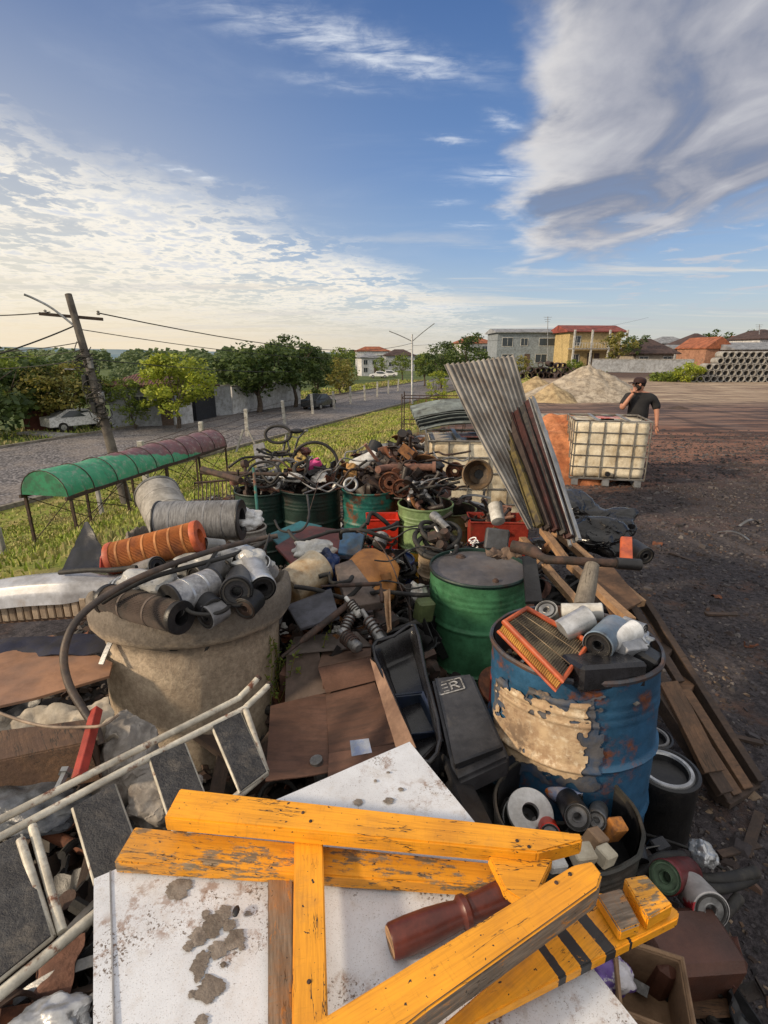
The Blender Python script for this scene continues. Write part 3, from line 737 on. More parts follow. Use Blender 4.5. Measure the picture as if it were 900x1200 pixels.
# across the street: grey house with red roof, walls, gate
w1 = plaster('pale_grey_plaster', (.36, .38, .41)); w2 = plaster('white_plaster', (.62, .63, .65)); w3 = plaster('brick_red_wall', (.13, .045, .035), (.06, .04, .03))
rt = tile_mat('red_roof_tiles', (.15, .055, .04)); rb = tile_mat('brown_roof_tiles', (.085, .05, .045)); rg = tile_mat('grey_roof_sheets', (.3, .32, .35)); ro = tile_mat('orange_roof_tiles', (.4, .13, .06))
def place_px(px, py, z=-3): return Z(px, py, z)
a = place_px(132, 501); b = place_px(205, 499); dxy = (b-a); ang = atan2(dxy.y, dxy.x)
house('house', 'pale grey one storey house with red roof beyond the street, right of the pole', a, ang, dxy.length, 7, 2.9, w1, rt, 'hip', .75, wins=((1.5, 2.5, 1.1, 2.1),), doors=((3.3, 4.1, 2.1),), group=None)
def wall_thing(label, p0, p1, h, th_, mat, z=-3, name='boundary_wall', cap=True):
    a = V(p0); b = V(p1); t_ = thing(name, label, 'wall', (a+b)/2, world=True)
    MB().bar(a+V((0, 0, h/2)), b+V((0, 0, h/2)), th_, h).build('panel', mat, t_)
    if cap: MB().bar(a+V((0, 0, h+.05)), b+V((0, 0, h+.05)), th_+.08, .1).build('coping', m_concl, t_)
    return t_
wall_thing('long white boundary wall across the street behind the dark trees', place_px(273, 486), place_px(352, 474), 2.3, .2, w2)
wall_thing('grey end stretch of boundary wall left of the long white wall', place_px(252, 488), place_px(272, 486.3), 2.4, .2, w1)
wall_thing('low dark red boundary wall behind the white car', place_px(30, 505), place_px(76, 503), 1.5, .2, w3)
wall_thing('low white wall joining the grey house', place_px(206, 499), place_px(226, 496), 1.4, .2, w2)
tg = thing('garage', 'dark open garage between the bright tree and the white wall', 'garage', place_px(229, 494), world=True)
a = place_px(229, 494); b = place_px(252, 489)
MB().bar(a+V((0, 0, 1.2)), b+V((0, 0, 1.2)), .3, 2.4).build('door', M('dark_garage_door', (.03, .032, .04), rough=.6), tg)
MB().bar(a+V((0, 0, 2.55)), b+V((0, 0, 2.55)), 1.4, .16).build('roof', rb, tg)
# houses down the street
base = W(424, 448, 92); base.z = -3.0
house('house', 'small white two storey house down the street', base, .25, 4.6, 5, 4.2, w2, rg, 'hip', 1.1, wins=((.5, 1.4, 2.6, 3.6), (2.6, 3.5, 2.6, 3.6), (.5, 1.4, .9, 1.9)), doors=((3.0, 3.9, 2.2),))
base = W(452, 438, 120); base.z = -3.0
house('house', 'distant pale house with dark roof left of the street lamp', base, .1, 9, 7, 4.6, w1, rb, 'hip', 1.8, wins=((1, 2.5, 1.4, 2.6), (5, 6.5, 1.4, 2.6)))
base = W(418, 440, 130); base.z = -3.0
house('house', 'distant orange roofed house above the white one down the street', base, .1, 11, 7, 6.0, w2, ro, 'hip', 1.4, wins=((2, 3.5, 3.4, 4.6), (7, 8.5, 3.4, 4.6)))
# houses behind the yard
def yb(px, t): p = W(px, 432, t); p.z = -.3; return p
def balc(th):
    for z in (0,):
        MB().box((4.5, -1.1, 3.1), (9.4, 1.8, .18)).build('balcony', m_concl, th)
        rl = MB(); rl.box((4.5, -1.95, 4.0), (9.4, .06, .07))
        for i in range(20): rl.box((.0+i*.472, -1.95, 3.6), (.05, .05, .75))
        rl.build('railing', m_frame, th)
        for x in (.0, 3.0, 6.0, 9.0):
            MB().box((x, -1.85, 4.6), (.26, .26, 2.9)).build('pillar', m_frame, th)
            MB().box((x, -1.85, 1.5), (.26, .26, 3.0)).build('pillar', m_frame, th)
wy = plaster('yellow_plaster', (.52, .40, .2)); wg = plaster('blue_grey_plaster', (.26, .3, .34)); wo = plaster('orange_brick', (.38, .2, .13)); wbr = plaster('dull_cream_plaster', (.33, .29, .24))
house('house', 'yellow two storey house with red roof and white balcony', yb(664, 66), .1, 9.0, 7, 5.9, wy, tile_mat('bright_red_roof_tiles', (.26, .06, .045)), 'gable', 1.1, wins=((.7, 1.9, 3.7, 5.1), (6.9, 8.2, 3.7, 5.1), (.7, 1.9, .9, 2.2), (6.9, 8.2, .9, 2.2)), doors=((3.4, 4.3, 2.4), (4.6, 5.5, 2.4)), extra=balc, over=.7)
house('house', 'long blue grey two storey house with flat roof', yb(581, 70), .03, 13.6, 8, 6.0, wg, rg, 'gable', .7, wins=((.9, 2.7, 3.6, 5.0), (4.2, 5.4, 3.7, 4.9), (7.5, 10.4, 3.7, 4.9), (1, 3, .8, 2.2), (7, 9, .8, 2.2)), doors=((5, 6, 2.3),), over=.5)
house('house', 'low cream house under a wide brown roof', yb(740, 58), 0, 6.0, 6, 2.4, wbr, rb, 'hip', 2.1, wins=((1, 2.2, .9, 1.9), (4.5, 5.7, .9, 1.9)), over=.7)
house('house', 'pale low building behind the boundary wall on the right', yb(788, 66), 0, 7.0, 6, 3.2, plaster('cold_white_plaster', (.52, .55, .58)), rg, 'gable', .6, wins=((1, 2, 1, 2),))
house('house', 'orange brick house with its gable end to the yard', yb(824, 60), .1, 4.2, 7, 3.2, wo, ro, 'gabley', 1.6, wins=(), over=.25)
house('warehouse', 'long shed with pale metal roof behind the stacked concrete pipes', yb(858, 58), .05, 16, 9, 3.0, wbr, rg, 'gable', 1.0, wins=((2, 3, 1, 2),))
house('house', 'dark roofed house at the right edge behind the shed', yb(866, 84), 0, 16, 8, 5.0, wbr, rb, 'hip', 2.2, wins=((3, 4.4, 2.9, 4.1),))
house('house', 'brown roofed house between the pale building and the orange one', yb(800, 88), 0, 8, 8, 4.4, wbr, rb, 'hip', 2.4)
wall_thing('white panel boundary wall behind the sand pile', yb(693, 49)+V((0, 0, .1)), yb(812, 46)+V((0, 0, .1)), 1.5, .15, plaster('greyish_white_wall', (.33, .35, .38)), z=-.3)
GB = 'bushes and trees at the back of the yard'
tree(806, 449, 426, 34, 'bright', 'bright green shrub against the white boundary wall', 'bush', GB, 2200, seed=21, t=32, trunk=.05, cat='bush')
tree(778, 450, 437, 40, 'mid', 'low hedge like shrub left of the bright green shrub', 'bush', GB, 1500, seed=22, t=33, trunk=.05, cat='bush')
tree(702, 449, 436, 26, 'dark', 'low dark shrub right of the sand pile', 'bush', GB, 1200, seed=23, t=33, trunk=.05, cat='bush')
tree(672, 440, 421, 28, 'mid', 'green shrub left of the sand pile top', 'bush', GB, 1500, seed=24, t=38, trunk=.05, cat='bush')
tree(722, 432, 391, 36, 'olive', 'feathery tree in front of the yellow house', 'tree', GB, 1500, seed=25, t=52, trunk=.3, dense=.5)
tree(742, 432, 388, 28, 'dark', 'thin dark tree between the yellow house and the brown roof', 'tree', GB, 1100, seed=26, t=58, trunk=.35, dense=.45)
tree(612, 440, 416, 24, 'olive', 'shrub in front of the blue grey house', 'bush', GB, 900, seed=27, t=48, trunk=.05, cat='bush')
tree(838, 415, 386, 40, 'dark', 'dark tree behind the orange brick house', 'tree', GB, 1800, seed=28, t=95, trunk=.2)
tree(880, 412, 388, 44, 'dark', 'dark tree behind the long shed', 'tree', GB, 1500, seed=29, t=100, trunk=.2)

for i, (px, t, w, l, wm, rm) in enumerate(((846, 96, 9, 'cream house with orange roof far behind the orange brick house', wbr, ro), (766, 100, 9, 'distant grey roofed house above the brown roof', w1, rg), (618, 104, 11, 'distant dark roofed house behind the blue grey house', wg, rb), (884, 70, 7, 'small white house at the right edge beside the shed', w2, rb), (540, 96, 8, 'pale house behind the trees at the end of the street', w2, ro))):
    house('house', l, yb(px, t), .05*i, w, 7, 4.9, wm, rm, 'hip', 1.7, wins=((1, 2.2, 2.9, 4.1), (w-2.6, w-1.4, 2.9, 4.1)))
# ------------------------------------------------------------------ cars
def car(label, base, rot, col, group=None, L=4.1):
    th = thing('parked_car', label, 'car', base, group); th.rotation_euler = (0, 0, rot)
    prof = [(-.5, .35), (-.49, .72), (-.40, .82), (-.24, .9), (-.12, 1.38), (.2, 1.43), (.38, 1.05), (.5, .95), (.5, .35)]
    mb = MB(); W_ = .82
    vs = []
    for sgn in (-1, 1):
        for x, z in prof: vs.append((x*L, sgn*(W_ if z < 1 else W_*.8), z))
    n = len(prof); fs = [tuple(range(n))[::-1], tuple(range(n, 2*n))]+[(i, (i+1) % n, n+(i+1) % n, n+i) for i in range(n)]
    mb.add(vs, fs).build('body', M('car_paint_'+col[0], col[1], rough=.25, bump=.02, jitter=.05), th, bevel=.04)
    for sgn in (-1, 1):
        MB().add([(-.20*L, sgn*.775, .92), (-.115*L, sgn*.70, 1.3), (.17*L, sgn*.70, 1.35), (.33*L, sgn*.775, .97)], [(0, 1, 2, 3)]).build('window', m_glass, th)
        for x in (-.31, .31):
            q = MB(); q.M = Matrix.Translation((x*L, sgn*.76, .32))@Matrix.Rotation(pi/2, 4, 'X'); q.lathe([(.0, -.1), (.3, -.1), (.32, -.06), (.32, .06), (.3, .1), (0, .1)], 20); wh = q.build('wheel', m_rubber, th)
            q = MB(); q.M = Matrix.Translation((x*L, sgn*.8, .32))@Matrix.Rotation(pi/2, 4, 'X'); q.lathe([(0, -.075), (.18, -.07), (.18, .07), (0, .075)], 16); q.build('rim', m_silver, wh)
    MB().add([(-.245*L, -.6, .93), (-.125*L, -.55, 1.34), (-.125*L, .55, 1.34), (-.245*L, .6, .93)], [(0, 1, 2, 3)]).build('windscreen', m_glass, th)
    for sgn in (-1, 1): MB().box((-.497*L, sgn*.6, .68), (.06, .3, .14)).build('headlight', m_silver, th, bevel=.01)
    return th
p = place_px(93, 503); car('white car parked across the street behind the olive tree', p, ROAD_A-.3+pi, ('white', (.7, .7, .7)), 'cars parked along the street')
p = place_px(374, 479); car('dark car parked under the dark trees across the street', p, ROAD_A+pi, ('dark', (.05, .055, .06)), 'cars parked along the street')
for px, t, l in ((444, 84, 'white car parked far down the street, nearest the white house'), (455, 88, 'white car parked far down the street, closer to the lamp post')):
    p = W(px, 446, t); p.z = -2.95; car(l, p, ROAD_A-1.2, ('white', (.7, .7, .7)), 'cars parked along the street')

# ------------------------------------------------------------------ poles, wires, fence
def up_pole():
    b = G(150, 590); t = depth(b)
    top = W(80, 345, t*.96)
    th = thing('utility_pole', 'leaning concrete utility pole with tangled cables on the left', 'utility pole', b, world=True)
    mid = b.lerp(top, .5)
    MB().tube([b-V((0, 0, .3)), mid, top], lambda u: .17-.07*u, 12).build('pole', M('weathered_pole', (.13, .115, .1), (.07, .06, .055), rough=.9, sc=3, bump=.5), th)
    ax = (top-b).normalized()
    c = b+(top-b)*.79; j = lambda f: b+(top-b)*f
    # lamp arm
    e = W(28, 345, t*.93); k = W(62, 362, t*.95)
    arm = MB().tube([j(.84), k, W(40, 350, t*.94), e], .035, 8, smooth=4).build('lamp_arm', m_galv, th)
    MB().bar(e+V((.1, 0, 0)), e-V((.42, 0, -.02)), .2, .07).build('lamp', m_grey, arm, bevel=.015)
    a = j(.9)
    MB().bar(a-V((.9, .25, -.05)), a+V((.75, .2, -.08)), .09, .09).build('crossarm', m_woodd, th)
    for q in (-.75, .0, .65):
        m_ = MB(); m_.M = Matrix.Translation(a+V((q, q*.25, .04))); m_.lathe([(0, 0), (.04, 0), (.055, .04), (.03, .07), (.05, .1), (0, .14)], 10); m_.build('insulator', m_concl, th)
    # tangle of cable and boxes round the middle
    mt = MB(); r = random.Random(4)
    for i in range(34):
        f = r.uniform(.4, .74); p0 = j(f); pts = []
        for q in range(7): pts.append(p0+V((r.uniform(-.3, .3), r.uniform(-.25, .1), q*.08-.3+r.uniform(-.1, .1))))
        mt.tube(pts, .014, 5, smooth=4)
    mt.build('cable_tangle', m_rubber, th)
    for f, sx in ((.52, .2), (.6, -.16), (.68, .15), (.47, -.12)):
        MB().box(j(f)+V((sx, -.14, 0)), (.14, .14, .32)).build('splice_box', m_grey if sx > 0 else m_black, th, bevel=.02)
    for i in range(1, 3):
        p0 = j(.44+.06*i); ring = [p0+V((cos(q*pi/4)*.28, -.18, sin(q*pi/4)*.26)) for q in range(8)]
        MB().tube(ring, .014, 5, closed=True, smooth=3).build('cable_loop', m_white if i == 0 else m_rubber, th)
    return th, j, t
pole, PJ, PT = up_pole()
def wire(label, a, b, sag=.4, r=.012, group='overhead wires', mat=None):
    pts = [a.lerp(b, i/20)-V((0, 0, sag*4*(i/20)*(1-i/20))) for i in range(21)]
    return MB().tube(pts, r, 5).build('overhead_wire', mat or m_rubber, label=label, cat='wire', group=group)
lp = G(483, 472); lp = W(483, 470, 40); lp.z = gz(lp.x, lp.y)
LT = 40.0; ltop = W(483, 392, LT)
wire('highest overhead wire from the leaning pole towards the street lamp', PJ(.9)+V((.65, .2, .1)), W(483, 402, 40), .9, .02)
wire('second overhead wire below the highest, crossing towards the street lamp', PJ(.84), W(483, 409, 42), .9, .014)
wire('low overhead wire crossing behind the dark trees', PJ(.7), W(400, 425, 60), .8, .016)
wire('overhead wire leaving the pole top to the left edge', PJ(.9)-V((.6, .2, -.1)), W(-140, 358, PT*1.1), .2, .018)
wire('thick overhead cable sloping down to the left edge', PJ(.86), W(-160, 450, PT*.8), .2, .022)
wire('overhead cable at mid height to the left edge', PJ(.78), W(-150, 398, PT*1.1), .35, .014)
wire('lowest overhead cable to the left edge', PJ(.7), W(-150, 420, PT*1.2), .35, .014)
wire('thin overhead wire between the lower cables on the left', PJ(.74), W(-150, 408, PT*1.3), .3, .01)
wire('overhead wire from the street lamp off to the right', W(483, 405, 40), W(760, 372, 75), .8, .015)
def lamp_post():
    th = thing('street_lamp', 'tall grey lamp post with two long arms on the grass bank', 'street lamp', lp, world=True)
    MB().tube([lp-V((0, 0, .2)), ltop], lambda u: .13-.05*u, 10).build('pole', m_galv, th)
    for px, py in ((456, 388), (509, 379)):
        e = W(px, py, LT); arm = MB().tube([W(483, 400, LT), W((483+px)/2, (400+py)/2-.5, LT), e], .05, 6, smooth=4).build('arm', m_galv, th)
        d = V((1 if px > 483 else -1, 0, .2)); MB().bar(e-d*.1, e+d*.55, .24, .1).build('lamp', m_grey, arm, bevel=.02)
lamp_post()
for px, t, h, l in ((642, 66, 371, 'thin antenna mast above the blue grey house'), (890, 70, 380, 'thin utility pole at the right edge behind the roofs')):
    a = W(px, 425, t); a.z = -.3; b = W(px, h, t); th = thing('antenna_mast', l, 'mast', a, world=True)
    MB().tube([a, b], .06, 6).build('pole', m_galv, th)
    for i in range(3): MB().bar(b-V((.7-.15*i, 0, .1+.35*i)), b+V((.7-.15*i, 0, -.1-.35*i)), .05, .05).build('crossbar', m_galv, th)
def bank_fence():
    th = thing('wire_fence', 'wire fence on pale concrete posts along the street bank', 'fence', at_s(1.2, 12), world=True)
    tops = []
    for i, (px, py) in enumerate(((172, 566), (238, 532), (290, 512), (334, 498), (367, 486), (392, 480), (411, 474), (428, 470), (442, 466), (455, 462), (466, 459))):
        b = G(px, py); b2 = b+V((R.uniform(-.12, .12), 0, 1.75+R.uniform(-.1, .1)))
        MB().bar(b-V((0, 0, .2)), b2, .2, .2, up=(0, 1, 0)).build('post', M('whitewashed_concrete', (.5, .49, .45), (.36, .35, .32), rough=.9, sc=3), th, bevel=.01); tops.append((b, b2))
    for k in range(4):
        mb = MB()
        for (a, b), (c, d) in zip(tops, tops[1:]): mb.tube([a.lerp(b, .25+.23*k)-V((0, .08, 0)), (a.lerp(b, .25+.23*k)).lerp(c.lerp(d, .25+.23*k), .5)-V((0, .08, .05)), c.lerp(d, .25+.23*k)-V((0, .08, 0))], .012, 4)
        mb.build('wire', m_rust2, th)
bank_fence()
for (p0, p1, l) in (((120, 604), (112, 563), 'short concrete fence post beneath the green canopy'), ((4, 650), (-4, 618), 'leaning concrete post at the left edge of the bank'), ((276, 530), (285, 503), 'left leaning concrete post of a crossed pair'), ((303, 527), (289, 501), 'right leaning concrete post of a crossed pair')):
    a = G(*p0); t = depth(a); b = W(p1[0], p1[1], t); MB().bar(a-V((0, 0, .1)), b, .1, .1, up=(0, 1, 0)).build('concrete_post', m_concl, label=l, cat='post', group='loose concrete posts', bevel=.01)

# ------------------------------------------------------------------ piles
def pile_mat(name, c, c2): return M(name, c, c2, rough=.95, sc=2.5, bump=.7, bsc=18, jitter=.4)
def pile(name, label, c, rx, ry, h, mat, seed, cat='pile', pw=1.1, rough=.12):
    def fn(u, v):
        a = u*2*pi; r = v*1.05
        n_ = 1+.25*noise.noise(V((cos(a)*1.5, sin(a)*1.5, seed)))
        x = c.x+cos(a)*rx*r*n_; y = c.y+sin(a)*ry*r*n_
        hh = h*max(0, 1-r)**pw+rough*h*noise.noise(V((x*1.3, y*1.3, seed)))*(1-r)+rough*.5*h*noise.noise(V((x*4, y*4, seed)))*(1-r)**.5 if r < 1 else 0
        return V((x, y, gz(x, y)-.03+hh))
    return MB().grid(fn, 90, 40).build(name, mat, label=label, cat=cat, smooth=180)
m_sand = pile_mat('grey_sand', (.44, .38, .30), (.33, .28, .22)); m_sandy = pile_mat('yellow_sand', (.46, .35, .2), (.38, .28, .16)); m_clay = pile_mat('orange_clay', (.5, .2, .09), (.36, .12, .05))
pile('sand_pile', 'large grey sand heap in the middle of the yard', W(688, 464, 20.5), 3.7, 3.0, 1.75, m_sand, 2)
pile('sand_pile', 'smaller yellow sand heap leaning against the grey one', W(646, 466, 19), 1.5, 1.2, .95, m_sandy, 5)
pile('sand_pile', 'pale sand heap at the far left behind the corrugated sheet', W(626, 460, 24), 1.8, 1.5, 1.0, m_sandy, 8)
pile('clay_pile', 'orange clay heap left of the white tank', W(655, 535, 7.6), 1.15, 1.2, 1.22, m_clay, 11, pw=.62, rough=.3)
pile('soil_mound', 'low dark mound in the sandy patch on the right', W(795, 474, 16.5), .9, .5, .14, pile_mat('brown_soil', (.09, .06, .045), (.05, .035, .03)), 6)
# concrete pipes
def conc_pipe():
    th = thing('concrete_pipe', 'grey concrete pipe in the tall stack at the right', 'pipe')
    MB().lathe([(.27, 0), (.27, 1.2), (.2, 1.2), (.2, 0)], 18, close=True).build('barrel', m_concl, th, smooth=40)
    return th
def pipe_stack(px0, px1, pb, t, rows, label, group, dark=False, step=.56, mess=0, lab2=None):
    a = W(px0, pb, t); a.z = -.27; b = W(px1, pb, t); b.z = -.27; n = int((b-a).length/step); d = (b-a).normalized()
    first = None
    for r in range(rows):
        for i in range(n-r//1 if not dark else n):
            if r > 0 and i < r*.9+(rows*0): continue
            if mess and R.random() < .14*r: continue
            o = MB().lathe([(.27, 0), (.27, 1.2), (.205, 1.2), (.205, 0)], 16, close=True) if first is None else None
            if first is None: first = o.build('concrete_pipe', m_concl if not dark else m_rust2, loc=(0, 0, 0)); q = first
            else: q = first.copy(); COL.objects.link(q)
            p = a+d*(step*(i+.5*(r % 2))+R.uniform(-.02, .02))+V((0, 0, .27+r*.475))
            if mess: p += V((R.uniform(-.1, .1), R.uniform(-.2, .2), R.uniform(-.05, .05)))
            q.matrix_world = frame(p, p+V((.12+R.uniform(-mess, mess), 1, R.uniform(-mess, mess)*.3)))
            tag(q, label, 'pipe', group)
pipe_stack(812, 935, 450, 32, 5, 'grey concrete pipe in the tall stack at the right', 'concrete pipes stacked at the right')
pipe_stack(612, 668, 441, 37, 3, 'dark old pipe in the jumbled stack behind the sand heaps', 'dark pipes piled behind the sand', dark=True, mess=.25)
# bollard-like block stack
def block():
    g = 'grey concrete blocks stacked before the sand'
    c = W(657, 487, 11.2); c.z = gz(c.x, c.y)
    first = None
    for r in range(3):
        for i in range(5):
            for j in range(1):
                if first is None:
                    mb = MB(); mb.box((-.09, 0, .09), (.03, .4, .18)).box((.09, 0, .09), (.03, .4, .18)).box((0, -.185, .09), (.15, .03, .18)).box((0, 0, .09), (.15, .03, .18)).box((0, .185, .09), (.15, .03, .18))
                    first = mb.build('concrete_block', m_concl, loc=(0, 0, 0)); q = first
                else: q = first.copy(); COL.objects.link(q)
                q.location = c+V(((i-2)*.215, 0, r*.185)); tag(q, 'grey hollow concrete block in the low stack before the sand', 'block', g)
block()
# ================================================================== KINDS OF SCRAP (each builds one thing from world places)
def root(name, label, cat, m, group=None):
    o = thing(name, label, cat, (0, 0, 0), group); o.matrix_world = m; return o
def LM(m): return m
def air_filter(label, A, B, r, body=m_mesh, cap=m_black, pleats=64, hole=.55, bands=3, depth=.03, group=None, capw=.05, bandm=None, name='air_filter'):
    A = V(A); B = V(B); L = (B-A).length; th = root(name, label, 'filter', frame(A, B), group)
    cw = capw*L
    mb = MB(); mb.lathe([(r, cw), (r, L*.5), (r, L-cw)], pleats*2 if pleats else 40, rf=(lambda a, q, z: q*(1-depth*(round(a/(2*pi)*pleats*2) % 2))) if pleats else None); mb.build('pleats', body, th, smooth=20)
    MB().lathe([(r*hole, 0), (r*hole, L)], 28).build('inner_core', m_black, th)
    MB().disc(r*hole*.99, L*.45, 20).build('core_stop', m_black, th)
    for z in (0, L-cw): MB().lathe([(r*hole*.97, z), (r*1.03, z), (r*1.045, z+cw*.3), (r*1.045, z+cw*.8), (r*1.02, z+cw), (r*hole*.97, z+cw)], 36, close=True).build('end_cap', cap, th)
    for i in range(bands):
        z = L*(i+1)/(bands+1); MB().lathe([(r*.98, z-.006), (r*1.012, z-.005), (r*1.012, z+.005), (r*.98, z+.006)], 36).build('band', bandm or cap, th)
    return th
def can_filter(label, A, B, r, col=m_silver, base=m_steel, gasket=m_rubber, band=None, group=None, name='oil_filter', cat='filter'):
    A = V(A); B = V(B); L = (B-A).length; th = root(name, label, cat, frame(A, B), group)
    MB().lathe([(0, 0), (r*.5, .002), (r*.86, .004), (r*.97, r*.1), (r, r*.22), (r, L*.9), (r*1.035, L*.93), (r*1.035, L*.98), (r*.97, L)], 36, rf=lambda a, q, z: q*(1+.012*noise.noise(V((cos(a)*2, sin(a)*2, z*20))))).build('can', col, th)
    MB().lathe([(r*.97, L), (r*.94, L*.975), (r*.42, L*.97), (r*.36, L*.99), (r*.3, L*.97), (r*.3, L*.8), (0, L*.8)], 30).build('base_plate', base, th)
    MB().lathe([(r*.72, L*.975), (r*.76, L*1.005), (r*.84, L*1.005), (r*.88, L*.975)], 30).build('gasket', gasket, th)
    if band: MB().lathe([(r*1.006, L*.3), (r*1.006, L*.72)], 36, a0=.5, a1=4.6).build('label_band', band, th)
    return th
def drum(label, c, z0, z1, r, mat, lid=None, inner=m_rust2, hoops=(.33, .66), dent=.02, seed=1, group=None, band=None, name='drum', rimm=None, lean=(0, 0), cat='drum', open_depth=.45, taper=0):
    h = z1-z0; th = thing(name, label, cat, (c[0], c[1], z0), group); th.rotation_euler = (lean[0], lean[1], seed)
    def rf(a, q, z): return q*(1-taper*(1-z/h))*(1+dent*noise.noise(V((cos(a)*1.3, sin(a)*1.3, z*2.5+seed*3)))+dent*.35*noise.noise(V((cos(a)*5, sin(a)*5, z*9+seed))))
    def build(zlo, zhi, m, nm, inner_=True):
        zs = sorted(set([zlo, zhi]+[zlo+(zhi-zlo)*i/14 for i in range(15)]))
        pr = []
        for i in range(85):
            z = zlo+(zhi-zlo)*i/84; q = r
            for hp in hoops:
                d = abs(z-hp*h)/.014
                if d < 1: q += .012*(1+cos(pi*d))/2
            for sgn, (f0) in ((1, .9), (1, .86), (1, .82)):
                if hoops:
                    d = abs(z-f0*h)/.011
                    if d < 1: q += .004*(1+cos(pi*d))/2
            pr.append((q, z))
        return MB().lathe(pr, 56, rf=rf).build(nm, m, th, smooth=60)
    if band:
        build(0, h*band[0], band[1], 'lower_body'); build(h*band[0], h, mat, 'body')
    else: build(0, h, mat, 'body')
    MB().lathe([(r*.985, h-.02), (r+.006, h-.012), (r+.009, h), (r+.004, h+.008), (r*.985, h+.006)], 56, rf=rf, close=True).build('rim', rimm or mat, th)
    if lid:
        l = MB().lathe([(0, h-.012), (r*.55, h-.008), (r*.8, h-.013), (r*.98, h-.011)], 48).build('lid', lid, th)
        for x, y, q in ((r*.68, 0, .03), (-r*.68, .02, .018)):
            b = MB(); b.M = Matrix.Translation((x, y, h-.012)); b.lathe([(0, .016), (q*.6, .016), (q*.7, .01), (q, .008), (q*1.1, -.004)], 14).build('bung', m_rust2, l)
    else:
        MB().lathe([(r*.975, h), (r*.965, h-open_depth*h)], 48).build('inner_wall', inner, th)
        MB().disc(r*.97, h-open_depth*h+.001, 40).build('fill', m_black, th)
    return th
def hose(label, pts, r, mat=m_rubber, smooth=8, group=None, name='hose', cat='hose', ends=True, n=10):
    P = [W(*p) for p in pts]
    return MB().tube(P, r, n, smooth=smooth).build(name, mat, label=label, cat=cat, group=group, smooth=60)
def slab(name, label, cat, corners, th, mat, side=None, parent=None, z=None, bevel=.003, group=None, along=0, wob=.0):
    """a board given by the outline of its top face: px, py and height (or depth when z is 't')"""
    P = [Z(p[0], p[1], z if z is not None else p[2]) if not (len(p) > 3) else W(p[0], p[1], p[2]) for p in corners]
    c = sum(P, V((0, 0, 0)))/len(P); x = (P[(along+1) % len(P)]-P[along]).normalized()
    nrm = V((0, 0, 0))
    for i in range(len(P)): nrm += (P[i]-c).cross(P[(i+1) % len(P)]-c)
    nrm.normalize()
    if nrm.z < 0: nrm = -nrm; 
    y = nrm.cross(x).normalized(); x = y.cross(nrm)
    m = Matrix(((x.x, y.x, nrm.x, c.x), (x.y, y.y, nrm.y, c.y), (x.z, y.z, nrm.z, c.z), (0, 0, 0, 1))); mi = m.inverted()
    Q = [mi@p for p in P]; n = len(Q); r_ = random.Random(n+int(P[0].x*1000))
    bm = bmesh.new(); top = [bm.verts.new((q.x, q.y, 0)) for q in Q]; bot = [bm.verts.new((q.x+r_.uniform(-wob, wob), q.y+r_.uniform(-wob, wob), -th)) for q in Q]
    bm.faces.new(top); bm.faces.new(bot[::-1])
    for i in range(n): bm.faces.new((top[i], bot[i], bot[(i+1) % n], top[(i+1) % n]))
    bmesh.ops.recalc_face_normals(bm, faces=bm.faces)
    if bevel: bmesh.ops.bevel(bm, geom=list(bm.edges), offset=bevel, segments=2, affect='EDGES', clamp_overlap=True)
    me = bpy.data.meshes.new(name); bm.to_mesh(me); bm.free(); me.materials.append(mat)
    if side:
        me.materials.append(side)
        for f in me.polygons:
            if abs(f.normal.z) < .8: f.material_index = 1
    o = bpy.data.objects.new(name, me); COL.objects.link(o)
    if parent: o.parent = parent; o.matrix_world = m; o.matrix_parent_inverse = Matrix(); o.matrix_local = parent.matrix_world.inverted()@m
    else: o.matrix_world = m
    tag(o, label, cat, group); return o
def bent(name, label, cat, P, mat, nu=16, nv=12, th=.004, crease=.01, fr=6, seed=0, fold=None, group=None, smooth=50, parent=None, bow=0, rag=0):
    """thin sheet through four corners (world places), bowed and creased"""
    P = [V(p) for p in P]; nrm = (P[1]-P[0]).cross(P[3]-P[0]).normalized()
    def fn(u, v):
        if rag: 
            u2 = u+(rag*noise.noise(V((v*7, seed, 1))) if u in (0, 1) else 0); v2 = v+(rag*noise.noise(V((u*7, seed, 4))) if v in (0, 1) else 0); u, v = u2, v2
        p = P[0].lerp(P[1], u).lerp(P[3].lerp(P[2], u), v)
        d = crease*noise.noise(p*fr+V((seed, 0, 0)))+crease*.5*noise.noise(p*fr*2.7+V((seed, 2, 0)))+bow*sin(pi*u)*sin(pi*v)
        if fold: d += fold(u, v)
        return p+nrm*d
    return MB().grid(fn, nu, nv, th).build(name, mat, parent, label=label, cat=cat, group=group, smooth=smooth)
def crumple(name, label, cat, c, r, mat, seed=0, amp=.35, fr=1.6, crease=.5, sub=5, group=None, smooth=30, flat=None):
    return MB().blob(c, r, sub, amp, fr, seed, crease=crease, flat=flat).build(name, mat, label=label, cat=cat, group=group, smooth=smooth)
def block_(name, label, cat, c, d, rot, mat, bevel=.004, group=None, parent=None):
    m = rot if isinstance(rot, Matrix) else Matrix.Rotation(rot, 3, 'Z')
    o = MB().box((0, 0, 0), d).build(name, mat, loc=(0, 0, 0) if not parent else None, parent=parent, bevel=bevel, label=label, cat=cat, group=group)
    o.matrix_world = Matrix.Translation(V(c))@m.to_4x4(); return o
def rot3(a, b, c): return (Matrix.Rotation(c, 3, 'Z')@Matrix.Rotation(b, 3, 'Y')@Matrix.Rotation(a, 3, 'X'))

